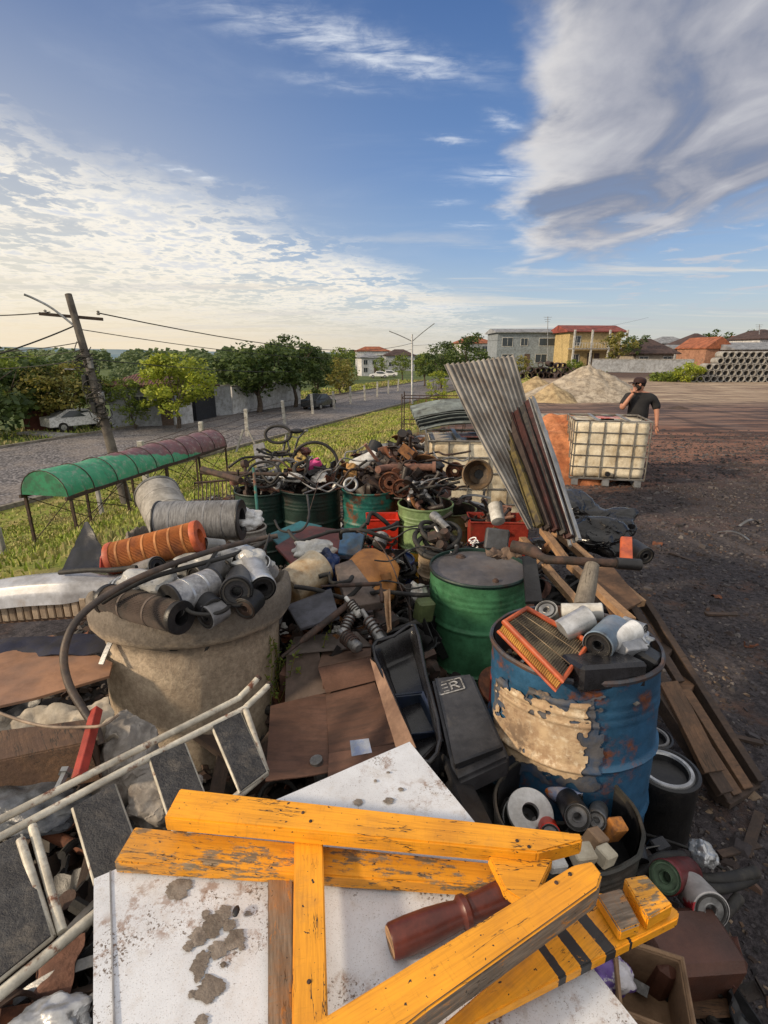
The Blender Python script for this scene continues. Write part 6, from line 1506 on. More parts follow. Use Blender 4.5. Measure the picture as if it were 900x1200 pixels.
# orange framed panel filter
def panel_filter(label, cs, th_, tf=None):
    P = [W(*c) for c in cs]; c = sum(P, V())/4; x = (P[1]-P[0]).normalized(); nrm = (P[1]-P[0]).cross(P[3]-P[0]).normalized()
    if nrm.z < 0: nrm = -nrm
    t = thing('panel_filter', label, 'filter', c, world=True)
    mb = MB(); mb.tube([p for p in P], .011, 8, closed=True); mb.tube([p-nrm*th_ for p in P], .007, 8, closed=True); mb.build('frame', m_orange, t, smooth=50)
    def fn(u, v):
        p = P[0].lerp(P[1], u).lerp(P[3].lerp(P[2], u), v)
        return p-nrm*(.006+.008*(int(round(v*60)) % 2)+.012*sin(u*pi)*sin(v*pi))
    MB().grid(fn, 12, 60).build('pleats', M('dirty_pleats', (.34, .27, .17), (.14, .11, .08), rough=.9, sc=9, dirt=(.03, .028, .025), dlo=.47, dhi=.66, dsc=7), t, smooth=0)
    for i in range(4):
        a, b = P[i], P[(i+1) % 4]
        def g(u, v, a=a, b=b): return a.lerp(b, u)-nrm*(th_*v)+(c-a.lerp(b, .5)).normalized()*(.004*(int(round(u*70)) % 2)+.001)
        MB().grid(g, 70, 1).build('side_pleats', M('amber_pleats', (.5, .27, .06), (.3, .14, .04), rough=.8, sc=12, dirt=DIRT), t, smooth=0)
    mb = MB()
    for f in (.33, .66): mb.tube([P[0].lerp(P[1], f)+nrm*.002, P[3].lerp(P[2], f)+nrm*.002], .0015, 5)
    mb.build('glue_line', m_paper, t)
panel_filter('orange framed panel air filter resting on the rim of the blue drum', [(591, 729, 1.37), (617, 713, 1.48), (691, 753, 1.42), (659, 797, 1.24)], .045)
GF = None
can_filter('white capped can at the back left in the blue drum', WB(645, 730, .9), WB(640, 714, .98), .042, m_white, m_steel)
can_filter('white cylinder lying across the back of the blue drum', W(657, 717, 1.55), W(706, 717, 1.52), .034, m_white, m_steel)
can_filter('grey can lying diagonally behind the orange framed filter', W(656, 741, 1.44), W(690, 722, 1.46), .044, m_silver, m_steel)
can_filter('blue grey can with dark end among the cans in the blue drum', W(722, 735, 1.46), W(700, 757, 1.36), .052, M('blue_grey_can', (.2, .28, .37), (.32, .36, .42), rough=.4, metal=.3, sc=8, dirt=DIRT), m_black)
can_filter('pale can with dented side right of the blue grey can', W(714, 752, 1.38), W(744, 738, 1.44), .036, m_white2, m_steel)
block_('silver_carton', 'creased silver grey carton in the blue drum', 'carton', W(735, 757, 1.4), (.12, .07, .06), rot3(.5, .2, .5), M('grey_carton', (.36, .37, .4), (.25, .26, .28), rough=.5), .003)
can_filter('small silver tube at the right of the blue drum', W(730, 728, 1.5), W(756, 738, 1.45), .022, m_silver, m_steel)
crumple('plastic_bag', 'crumpled silver film between the cans in the blue drum', 'plastic film', W(746, 747, 1.47), (.06, .05, .035), m_silver, 41, .4, 2, .6, 4)
block_('black_housing', 'black filter housing lying in the front of the blue drum', 'housing', W(706, 786, 1.33), (.26, .13, .09), rot3(-.2, .1, .25), m_blackg, .012)
block_('black_housing', 'smaller black housing at the right inside the blue drum', 'housing', W(752, 770, 1.42), (.12, .12, .07), rot3(.3, .2, .9), m_black, .012)
heap('inside the blue drum', (bc[0], bc[1], .76), .23, .23, .1, 46, ['black', 'bracket', 'strip', 'hose', 'wood', 'plate'], 31, (.4, .8))
pts = []
r_ = random.Random(3)
for i in range(700):
    a = r_.uniform(0, 6.28); q = .28*sqrt(r_.random()); pts.append((bc[0]+q*cos(a), bc[1]+q*sin(a), .735+.03*noise.noise(V((q*cos(a)*9, q*sin(a)*9, 0)))))
scatter_chips('drum_litter', np.array(pts), rs.lognormal(-4.3, .4, 700), island_mat('gold_brown_litter', [(.05, .04, .03), (.18, .12, .06), (.1, .08, .05), (.3, .22, .12), (.03, .03, .03), (.12, .1, .09)]), 'small gold brown litter lying inside the blue drum', .25, 4)
MB().disc(.32, 0, 40).build('x', m_black) if False else None
timber('red painted timber standing left of the blue drum', (582, 765, 1.75), (577, 838, 1.6), .03, .05, m_red, up=(0, -1, .3))

# ================================================================== CONCRETE RING AND ITS FILTERS
PC = Z(213, 690, .87)
def conc_ring(label, c, z0, z1, r, lip, seed, tk=.055, name='concrete_ring'):
    th = thing(name, label, 'concrete ring', (c.x, c.y, z0)); h = z1-z0; rb = r-lip
    def rf(a, q, z):
        k = noise.noise(V((cos(a)*1.6, sin(a)*1.6, z*3+seed))); k2 = noise.noise(V((cos(a)*6, sin(a)*6, z*11+seed))); k3 = noise.noise(V((cos(a)*18, sin(a)*18, z*30)))
        up = sstep(h*.85, h, z)
        return (q*(1+.012*k)+.006*k2+.003*k3, z+up*(.03*k2+.04*k+.010*k3))
    pr = [(rb*.99, 0)]+[(rb*(.99+.01*i/12), h*.82*i/12) for i in range(1, 13)]+[(rb+lip*.25, h*.83), (rb+lip*.7, h*.845), (rb+lip*.92, h*.865), (r, h*.89), (r*1.005, h*.93), (r, h*.965), (r-tk*.25, h*.99), (r-tk*.6, h), (r-tk*.9, h*.985), (r-tk, h*.95), (r-tk*1.05, h*.85), (rb-tk, h*.78), (rb-tk, 0)]
    m, n, b = newmat('stained_concrete'); v = coords(n, rnd=False); z = n.n('ShaderNodeSeparateXYZ', i_0=v).outputs[2]
    st = n.noise(n.n('ShaderNodeMapping', i_Vector=v, i_Scale=(1, 1, .35)).outputs[0], 4.5, 8, .7); f = n.noise(v, 45, 7, .75); f2 = n.noise(v, 150, 3, .7)
    c_ = n.mix(n.sm(st, .35, .65), (.52, .41, .30), (.34, .265, .19)); c_ = n.mix(n.sm(n.noise(v, 2.5, 6, .65), .42, .62), c_, (.58, .47, .345))
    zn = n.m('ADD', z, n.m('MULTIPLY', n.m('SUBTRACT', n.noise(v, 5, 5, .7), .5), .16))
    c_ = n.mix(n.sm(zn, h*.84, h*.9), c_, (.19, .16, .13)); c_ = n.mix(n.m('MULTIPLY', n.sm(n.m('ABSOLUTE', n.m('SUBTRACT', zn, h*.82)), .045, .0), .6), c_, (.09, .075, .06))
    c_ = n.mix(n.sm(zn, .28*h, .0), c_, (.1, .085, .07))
    c_ = n.mix(.6, c_, n.mix(n.sm(f, .3, .7), (.3, .28, .26), (1, 1, 1)), 'MULTIPLY'); n.t.links.new(c_, b.inputs['Base Color']); b.inputs['Roughness'].default_value = .95
    hh = n.m('ADD', n.m('MULTIPLY', f, .7), n.m('MULTIPLY', f2, .3)); bp = n.n('ShaderNodeBump', i_Strength=.8, i_Distance=.012, i_Height=hh); n.t.links.new(bp.outputs[0], b.inputs['Normal'])
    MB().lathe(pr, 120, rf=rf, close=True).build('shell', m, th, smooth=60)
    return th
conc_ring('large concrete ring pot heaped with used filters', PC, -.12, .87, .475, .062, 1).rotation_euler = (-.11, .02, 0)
PB = Z(196, 622, .80); conc_ring('smaller concrete ring behind the large one, holding pale filters', PB, -.15, .80, .27, .03, 7, .04)
PZ = .70
heap('inside the large concrete ring', (PC.x, PC.y+.06, .72), .32, .32, .1, 44, ['black', 'hose', 'ring', 'plate', 'strip'], 41, (.8, 1.3))
MB()
def Wt(px, py, z): return Z(px, py, z)
air_filter('dark brown pleated filter lying at the front of the concrete ring', W(126, 702, 1.72), W(213, 724, 1.55), .066, M('dark_brown_pleats', (.07, .05, .042), (.03, .025, .022), rough=.85), m_black, 60, .5, 2, .06, bandm=M('brown_band', (.13, .1, .085), rough=.8))
air_filter('silver mesh filter with black end inside the concrete ring', W(250, 684, 1.72), W(198, 706, 1.58), .073, M('silver_mesh', (.4, .4, .41), (.24, .24, .25), rough=.45, metal=.4, sc=30), m_black, 0, .45, 2, bandm=m_silver)
can_filter('black filter with its hollow end facing out in the concrete ring', W(284, 676, 1.85), W(277, 694, 1.62), .066, m_black, m_blackg)
can_filter('silver topped filter at the right inside the concrete ring', W(290, 652, 1.95), W(308, 690, 1.7), .06, m_silver, m_black)
can_filter('grey filter lying behind the silver mesh one', W(262, 664, 1.9), W(228, 678, 1.8), .06, m_grey, m_black)
can_filter('short silver filter at the back right of the concrete ring', W(300, 655, 1.98), W(280, 648, 2.05), .055, m_silver, m_steel)
can_filter('black filter lying under the orange one', W(240, 662, 1.95), W(215, 672, 1.85), .055, m_black, m_blackg)
can_filter('white filter at the back of the concrete ring', W(252, 646, 2.0), W(280, 656, 1.95), .05, m_white, m_steel)
for i, (x0, y0, x1, y1, tt, r_, c0, c1, l) in enumerate(((160, 672, 185, 664, 1.86, .05, m_grey, m_black, 'grey filter under the left end of the orange one'), (150, 690, 172, 706, 1.7, .05, m_black, m_blackg, 'black filter beside the crumpled film'), (232, 700, 250, 716, 1.64, .055, m_black, m_steel, 'black filter at the front right of the pleated one'), (262, 712, 240, 724, 1.62, .05, m_grey, m_black, 'dull grey filter low at the front of the ring'), (300, 700, 286, 714, 1.66, .05, m_black, m_rust2, 'black can at the right lip of the ring'), (206, 684, 190, 694, 1.74, .045, m_white, m_black, 'small white filter between the film and the mesh filter'), (318, 672, 306, 660, 1.9, .045, m_silver, m_steel, 'small silver can at the far right lip of the ring'))):
    can_filter(l, W(x0, y0, tt+.03), W(x1, y1, tt-.03), r_, c0, c1)
m_clear = M('grey_cling_film', (.42, .42, .41), (.25, .25, .24), rough=.25, bump=.15, sc=10)
crumple('plastic_film', 'crumpled translucent film in the left of the concrete ring', 'plastic film', W(172, 686, 1.72), (.14, .1, .075), m_clear, 51, .45, 1.6, .7, 5, smooth=25)
crumple('plastic_film', 'silvery crumpled film at the back of the concrete ring', 'plastic film', W(236, 664, 1.9), (.13, .1, .08), m_clear, 52, .45, 1.6, .7, 5, smooth=25)
crumple('plastic_film', 'silvery film draped over the filters at the right', 'plastic film', W(296, 662, 1.88), (.1, .08, .07), m_clear, 53, .45, 1.6, .7, 5, smooth=25)
crumple('plastic_film', 'small torn film under the dark brown filter', 'plastic film', W(140, 695, 1.78), (.09, .08, .06), m_clear, 54, .45, 1.6, .7, 5, smooth=25)
for i in range(4):
    hose('thin pale rod end in the row at the left of the concrete ring', [(122+i*5, 700-i, 1.72), (128+i*5, 684-i*2, 1.76), (140+i*5, 676-i*2, 1.8)], .006, m_silver, group='thin rods in the concrete ring', name='metal_rod', cat='rod')
air_filter('large orange pleated filter lying over the concrete ring', W(130, 655, 1.92), W(235, 628, 1.92), .078, m_paper_o, m_orange, 70, .5, 6, .05, capw=.06, bandm=M('amber_glue', (.5, .2, .06), rough=.6))
air_filter('big grey mesh filter lying behind the orange one', W(186, 611, 2.2), W(284, 609, 2.2), .112, m_mesh, m_black, 0, .6, 4, bandm=m_grey, capw=.025)
air_filter('pale filter with a dark ring mouth standing behind the grey mesh one', W(206, 622, 2.4), W(184, 579, 2.6), .14, M('pale_grey_mesh', (.36, .34, .31), (.24, .225, .2), rough=.7, sc=14), M('dark_end_ring', (.07, .07, .07), (.2, .2, .19), rough=.5), 0, .62, 2, bandm=M('pale_grey_mesh', (0, 0, 0)))
can_filter('clear jar lying in front of the big grey mesh filter', W(262, 640, 2.0), W(240, 638, 1.95), .035, m_clear, m_steel, name='jar', cat='jar')
drum('grey weathered bucket at the right behind the concrete ring', dpx(290, 618, .78), .25, .78, .125, M('weathered_grey_bucket', (.33, .31, .28), (.22, .2, .17), rough=.75), hoops=(.85,), seed=13, name='bucket', cat='bucket', taper=.15)
crumple('plastic_bag', 'bright white bag stuffed in the grey bucket', 'bag', W(290, 608, 2.3), (.1, .09, .07), m_white2, 55, .35, 1.6, .5, 5, smooth=30)
hose('thick brown rubber hose arching out of the concrete ring', [(325, 628, 2.05), (292, 634, 2.0), (250, 645, 1.85), (205, 660, 1.7), (160, 678, 1.58), (118, 702, 1.48), (88, 730, 1.42), (75, 765, 1.38), (80, 800, 1.36), (98, 832, 1.33), (112, 852, 1.31), (118, 872, 1.3)], .0135, M('brown_rubber', (.05, .038, .033), (.09, .065, .05), rough=.55, dirt=(.14, .09, .06)))
hose('thinner black hose running beside the thick one', [(318, 632, 2.03), (280, 648, 1.9), (230, 662, 1.75), (180, 676, 1.66), (140, 694, 1.6), (120, 706, 1.6)], .011, m_rubber)
hose('black cable looping over the filters', [(258, 640, 1.9), (236, 672, 1.72), (215, 700, 1.6), (225, 718, 1.56), (262, 716, 1.6), (284, 690, 1.7)], .008, m_rubber)
hose('black cable hanging on the rim of the concrete ring', [(316, 626, 2.05), (306, 650, 1.9), (280, 664, 1.82), (262, 656, 1.88)], .006, m_rubber)
hose('black hose lying on the white bumper', [(70, 671, 1.85), (105, 668, 1.82), (130, 668, 1.8), (160, 665, 1.78)], .012)

# ================================================================== LEFT SIDE
def bumper():
    th = thing('bumper', 'white car bumper with a ribbed underside left of the concrete ring', 'bumper', W(40, 700, 1.9), world=True)
    A_, B_ = W(-60, 700, 2.05), W(136, 682, 1.85)
    pr = [(.10, -.01), (.06, .045), (.0, .06), (-.06, .045), (-.085, .0), (-.09, -.05)]
    def fn(u, v):
        k = v*(len(pr)-1); i = min(int(k), len(pr)-2); f = k-i; y = pr[i][0]*(1-f)+pr[i+1][0]*f; z = pr[i][1]*(1-f)+pr[i+1][1]*f
        p = A_.lerp(B_, u); tp = 1-.45*sstep(.75, 1, u)
        return p+V((0, y*tp+.05*u*u-.05, z*tp+.035*sin(u*pi)-.015))
    MB().grid(fn, 40, 25, .006).build('shell', M('white_bumper_plastic', (.42, .44, .49), (.34, .345, .37), rough=.35, sc=4, dirt=(.2, .15, .1), dlo=.55, dhi=.75, bump=.05), th, smooth=60)
    for i in range(15):
        p = A_.lerp(B_, .28+i*.045); MB().box(p+V((0, -.085, -.075)), (.032, .02, .09)).build('rib', M('tan_rib', (.38, .3, .22), (.24, .18, .13), rough=.7), th, bevel=.004)
    MB().bar(A_+V((0, -.06, -.09)), B_.lerp(A_, .12)+V((0, -.06, -.09)), .02, .1).build('backing', M('brown_backing', (.14, .08, .05), rough=.8), th)
bumper()
bent('rubber_flap', 'pointed black rubber flap standing behind the white bumper', 'flap', [W(100, 612, 2.25), W(104, 613, 2.25), W(137, 672, 2.0), W(72, 672, 2.05)], m_black, crease=.03, th=.01, bow=.02, fr=8)
block_('red_block', 'small pinkish red block beside the orange filter end', 'block', W(124, 660, 1.98), (.05, .05, .09), rot3(.1, .2, .3), m_red, .006)
bent('fabric_cover', 'dark blue fabric under the brown hardboard sheet', 'fabric', [W(-20, 752, 1.85), W(125, 742, 1.85), W(125, 766, 1.75), W(-20, 775, 1.75)], M('dark_blue_fabric', (.015, .018, .04), (.02, .02, .03), rough=.8), crease=.03, th=.006)
slab('hardboard_sheet', 'smooth brown hardboard sheet lying in the left', 'board', [(-50, 768), (62, 744), (132, 776), (128, 792), (40, 818), (-50, 838)], .012, m_hard, z=.655, bevel=.001)
bent('foam_sheet', 'crumpled dirty white sheet along the top of the brown beam', 'sheet', [W(-20, 838, 1.5), W(128, 818, 1.5), W(140, 870, 1.36), W(-20, 878, 1.38)], M('dirty_foam', (.42, .37, .3), (.28, .24, .19), rough=.9, sc=8, dirt=DIRT, bump=.4), crease=.05, fr=11, th=.01, nu=40, nv=18, bow=.05)
slab('timber_beam', 'thick brown timber beam at the left edge', 'beam', [(-60, 862, 1.42, 1), (107, 843, 1.38, 1), (103, 868, 1.27, 1), (-60, 905, 1.26, 1)], .15, woodmat('reddish_beam', (.14, .075, .04), (.075, .04, .025)), bevel=.005, along=3)
timber('red painted timber piece at the end of the brown beam', (113, 832, 1.34), (92, 912, 1.16), .03, .03, m_red, up=(0, -1, .3))
m_sack = M('grey_woven_sack', (.36, .33, .3), (.22, .2, .18), rough=.8, sc=9, dirt=(.08, .06, .05), dlo=.52, dhi=.75, bump=.4)
crumple('sack', 'crumpled grey sack below the concrete ring', 'sack', W(150, 895, 1.42), (.13, .16, .15), m_sack, 61, .35, 1.7, .6, 6, smooth=30)
crumple('sack', 'second grey sack running under the ladder', 'sack', W(195, 935, 1.36), (.15, .12, .1), m_sack, 62, .35, 1.7, .6, 6, smooth=30)
crumple('sack', 'grey plastic sack at the left under the ladder', 'sack', W(30, 945, 1.25), (.2, .12, .06), M('slate_plastic_film', (.1, .11, .13), (.05, .055, .06), rough=.3), 63, .4, 1.7, .6, 5, smooth=30)
hose('thin brown cable running along the beam to the red piece', [(-10, 832, 1.38), (30, 846, 1.3), (62, 852, 1.27), (95, 852, 1.27), (120, 850, 1.26), (138, 838, 1.32)], .005, M('tan_cable', (.35, .26, .19), rough=.6), cat='cable', name='cable')
th = root('bolt', 'short steel bolt standing by the white rails', 'bolt', frame(W(67, 926, 1.16), W(78, 903, 1.2))); MB().lathe([(0, 0), (.012, 0), (.012, .05), (.02, .05), (.02, .065), (0, .065)], 6).build('shank', m_galv, th)
crumple('plastic_film', 'crumpled silver sheet at the bottom left corner', 'plastic film', Z(62, 1196, .62), (.085, .06, .025), m_silver, 64, .4, 1.7, .7, 5, smooth=25)
# loose dark things under the ladder
heap('under the white ladder', (-.70, 1.18, .33), .3, .3, .16, 34, ['black', 'hose', 'wood', 'ring', 'strip', 'rod', 'plate'], 62, (.8, 1.4))
heap('at the bottom left below the ladder', (-.72, .82, .38), .25, .2, .12, 22, ['black', 'hose', 'wood', 'plate', 'strip'], 63, (.7, 1.1))

# step ladder lying on the heap
def ladder():
    th = thing('step_ladder', 'cream painted step ladder with black treads lying on the heap', 'ladder', Z(150, 960, .6), world=True)
    zr = .745
    for (a, b, c_, nm, dz) in (((-40, 981), (283, 817), (303, 794), 'rail', .0), ((-40, 1003), (290, 829), (316, 802), 'rail', -.012)):
        MB().tube([Z(a[0], a[1], zr+dz), Z(150, a[1]+(b[1]-a[1])*190/323., zr+dz), Z(b[0]-12, b[1]+6, zr+dz), Z(b[0], b[1]-2, zr+dz+.004), Z(c_[0], c_[1], zr+dz+.03)], .0115, 10, smooth=5).build(nm, m_cream, th, smooth=60)
        MB().tube([Z(c_[0]-2, c_[1]+2, zr+dz+.027), Z(c_[0]+1, c_[1]-1, zr+dz+.031)], .0125, 10).build('end_cap', m_rust2, th)
    z2 = .66
    MB().tube([Z(-40, 1198, z2), Z(312, 905, z2)], .013, 10).build('rail', m_cream, th, smooth=60)
    MB().tube([Z(-40, 1178, z2+.01), Z(60, 1097, z2+.01)], .010, 10).build('rail', m_cream, th, smooth=60)
    for a, b in (((38, 968), (73, 1092)), ((288, 832), (312, 905)), ((24, 984), (60, 1100))):
        MB().tube([Z(a[0], a[1], .735), Z(b[0], b[1], .665)], .011, 10).build('brace', m_cream, th, smooth=60)
    for i, q in enumerate((((-58, 1022), (24, 980), (60, 1099), (-58, 1195)), ((86, 948), (134, 921), (168, 1015), (112, 1036)), ((176, 891), (216, 873), (248, 955), (204, 975)), ((249, 852), (280, 834), (312, 906), (282, 929)))):
        P = [Z(q[0][0], q[0][1], .728), Z(q[1][0], q[1][1], .728), Z(q[2][0], q[2][1], .672), Z(q[3][0], q[3][1], .672)]
        fr_ = MB().tube(P, .0065, 8, closed=True).build('tread_frame', m_cream, th, smooth=60)
        nrm = (P[1]-P[0]).cross(P[3]-P[0]).normalized()
        if nrm.z < 0: nrm = -nrm
        def fn(u, v, P=P): return P[0].lerp(P[1], u).lerp(P[3].lerp(P[2], u), v)+nrm*.003
        t_ = MB().grid(fn, 8, 10, .008).build('tread', M('ribbed_black_tread', (.028, .028, .032), (.05, .05, .053), rough=.5, sc=26, dirt=(.13, .115, .1), dlo=.5, dhi=.72, dsc=12, bump=.9, bsc=90), th)
ladder()

# ================================================================== CARDBOARD, BLACK TUB, EMBLEM LID, WEEDS
def fold(name, label, cat, quads, mat, th_=.005, group=None, mats=None):
    P0 = W(*quads[0][0]); t = thing(name, label, cat, P0, group, world=True)
    for i, q in enumerate(quads):
        P = [W(*c) for c in q]; nrm = (P[1]-P[0]).cross(P[3]-P[0]).normalized()
        def fn(u, v): 
            p = P[0].lerp(P[1], u).lerp(P[3].lerp(P[2], u), v); return p+nrm*(.006*noise.noise(p*5)+.002*noise.noise(p*16))
        MB().grid(fn, 12, 12, th_).build('flap', (mats or {}).get(i, mat), t, smooth=60)
    return t
fold('cardboard_box', 'flattened brown cardboard box below the open one in the middle', 'box', [[(317, 828, 1.78), (382, 812, 1.86), (386, 906, 1.5), (311, 917, 1.46)], [(382, 812, 1.86), (437, 795, 1.88), (468, 872, 1.5), (386, 884, 1.56)], [(386, 884, 1.56), (468, 872, 1.5), (474, 905, 1.45), (384, 925, 1.44)]], m_cardb)
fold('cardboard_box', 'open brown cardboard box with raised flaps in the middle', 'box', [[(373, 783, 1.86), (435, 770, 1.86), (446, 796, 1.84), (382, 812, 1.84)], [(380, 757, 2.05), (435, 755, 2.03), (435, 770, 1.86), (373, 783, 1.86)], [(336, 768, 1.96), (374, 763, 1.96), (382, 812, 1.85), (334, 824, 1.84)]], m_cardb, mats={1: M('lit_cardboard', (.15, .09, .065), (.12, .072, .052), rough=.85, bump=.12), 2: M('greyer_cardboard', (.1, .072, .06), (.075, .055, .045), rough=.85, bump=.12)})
fold('cardboard_box', 'greyish torn cardboard sheet on top of the open box', 'box', [[(345, 748, 2.05), (418, 741, 2.05), (436, 757, 1.98), (338, 768, 1.92)]], M('grey_brown_card', (.14, .115, .105), (.13, .11, .1), rough=.9))
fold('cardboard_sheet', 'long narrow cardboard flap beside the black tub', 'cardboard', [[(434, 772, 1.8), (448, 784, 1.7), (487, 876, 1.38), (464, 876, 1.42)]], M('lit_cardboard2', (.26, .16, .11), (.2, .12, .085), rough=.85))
slab('label_sticker', 'small pale blue label on the flattened cardboard', 'label', [(410, 868, 1.475, 1), (432, 865, 1.47, 1), (436, 882, 1.43, 1), (412, 886, 1.43, 1)], .001, M('pale_blue_label', (.32, .36, .45), (.2, .25, .4), rough=.5, sc=40), bevel=0)
def tub():
    th = thing('plastic_tub', 'glossy black plastic tub lying open beside the cardboard', 'tub', W(480, 800, 1.6), world=True)
    C = [W(437, 759, 1.82), W(486, 734, 1.88), W(516, 868, 1.42), W(492, 892, 1.36)]
    nrm = (C[1]-C[0]).cross(C[3]-C[0]).normalized()
    if nrm.z < 0: nrm = -nrm
    def fn(u, v):
        p = C[0].lerp(C[1], u).lerp(C[3].lerp(C[2], u), v); e = min(1, min(u, 1-u)*7)*min(1, min(v, 1-v)*11); e = e*e*(3-2*e)
        return p-nrm*(.11*e-.025*e*sin(v*pi*5)*.25)+nrm*.01*noise.noise(p*6)
    MB().grid(fn, 36, 60, .006).build('shell', m_blackg, th, smooth=60)
    MB().tube([c+nrm*.004 for c in (C[0], C[0].lerp(C[1], .5), C[1], C[1].lerp(C[2], .5), C[2], C[3], C[3].lerp(C[0], .5))], .009, 8, closed=True, smooth=3).build('rim', m_blackg, th, smooth=60)
tub()
block_('cardboard_carton', 'closed brown cardboard carton standing between the flaps', 'box', W(405, 795, 1.93), (.22, .16, .14), rot3(.25, -.08, .12), m_cardb, .004)
block_('cardboard_carton', 'dark cardboard carton crushed under the weeds', 'box', W(352, 790, 1.98), (.16, .16, .12), rot3(.2, .1, -.2), m_cardb, .004)
openbox('plastic_tub', 'dark blue plastic box under the black tub', 'box', W(478, 868, 1.62), .14, .2, .16, (.2, .1, .3), M('navy_plastic', (.015, .025, .06), (.02, .03, .05), rough=.4))
def emblem_lid():
    c = [(506, 795, 1.66, 1), (553, 786, 1.66, 1), (598, 890, 1.36, 1), (534, 916, 1.3, 1)]
    o = slab('equipment_case', 'black plastic case with a framed letter emblem on its corner', 'case', c, .09, M('scuffed_black_case', (.022, .022, .026), (.045, .045, .05), rough=.5, sc=6, dirt=(.12, .11, .1), dlo=.58, dhi=.8), bevel=.012)
    P = [W(*k[:3]) for k in c]; nrm = (P[1]-P[0]).cross(P[3]-P[0]).normalized()
    if nrm.z < 0: nrm = -nrm
    def at(u, v, h=.003): return P[0].lerp(P[1], u).lerp(P[3].lerp(P[2], u), v)+nrm*h
    mw = M('worn_white_print', (.4, .4, .4), (.12, .12, .12), rough=.6, sc=60)
    def stroke(mb, pts, w=.006):
        for (a, b), (c_, d) in zip(pts, pts[1:]): mb.bar(at(a, b), at(c_, d), w, .002, up=nrm)
    fr_ = MB(); stroke(fr_, [(.08, .08), (.66, .065), (.68, .2), (.10, .215), (.08, .08)]); 
    e = fr_.build('emblem_frame', mw, loc=(0, 0, 0))
    mi = o.matrix_world.inverted()
    def child(ob):
        ob.parent = o; ob.matrix_local = mi@ob.matrix_world
        for k in ('label', 'category', '_'):
            if k in ob: del ob[k]
    child(e)
    lt = MB(); stroke(lt, [(.40, .182), (.38, .1), (.5, .094), (.56, .112), (.51, .135), (.40, .14)], .007); stroke(lt, [(.48, .138), (.59, .176)], .007); stroke(lt, [(.16, .11), (.31, .105)], .006); stroke(lt, [(.18, .15), (.32, .145)], .006); stroke(lt, [(.20, .19), (.33, .186)], .006)
    e2 = lt.build('emblem_letters', mw, loc=(0, 0, 0)); child(e2)
    e3 = MB().bar(at(.04, .9, .012), at(.93, .9, .012), .012, .02, up=nrm).build('latch_bar', m_black, loc=(0, 0, 0)); child(e3)
emblem_lid()
crumple('plastic_film', 'black plastic film below the emblem case', 'plastic film', W(558, 950, 1.42), (.16, .16, .1), m_black, 91, .3, 1.5, .6, 5)
slab('plastic_sheet', 'black panel wedged right of the white panel', 'panel', [(520, 880, 1.4, 1), (550, 915, 1.35, 1), (590, 985, 1.18, 1), (545, 960, 1.2, 1)], .02, m_black)
slab('timber_board', 'dark board standing between the green and blue drums', 'board', [(612, 652, 2.3, 1), (628, 650, 2.3, 1), (636, 705, 2.05, 1), (616, 705, 2.05, 1)], .02, m_black)
def weed():
    c = W(340, 765, 1.95); c.z = .3; th = thing('weed', 'small leafy weeds growing beside the concrete ring', 'plant', c)
    r = random.Random(6); Vs = []; Fs = []; st = MB()
    for i in range(34):
        b = V((r.uniform(-.1, .14), r.uniform(-.12, .15), 0)); tip = b+V((r.uniform(-.12, .12), r.uniform(-.1, .1), r.uniform(.12, .34)))
        st.tube([b, b.lerp(tip, .5)+V((.01, 0, .01)), tip], .0025, 4)
        for k in range(16):
            p = b.lerp(tip, r.uniform(.25, 1)); d = V((r.uniform(-1, 1), r.uniform(-1, 1), r.uniform(-.2, .6))).normalized()*r.uniform(.018, .036); s = d.cross(V((0, 0, 1))).normalized()*.008
            q = len(Vs); Vs += [p, p+d*.5+s, p+d, p+d*.5-s]; Fs.append((q, q+1, q+2, q+3))
    me = bpy.data.meshes.new('leaves'); me.from_pydata([tuple(v) for v in Vs], [], Fs); me.materials.append(leaf_mat('mid')); o = bpy.data.objects.new('leaves', me); COL.objects.link(o); o.parent = th
    st.build('stems', leaf_mat('olive'), th)
weed()

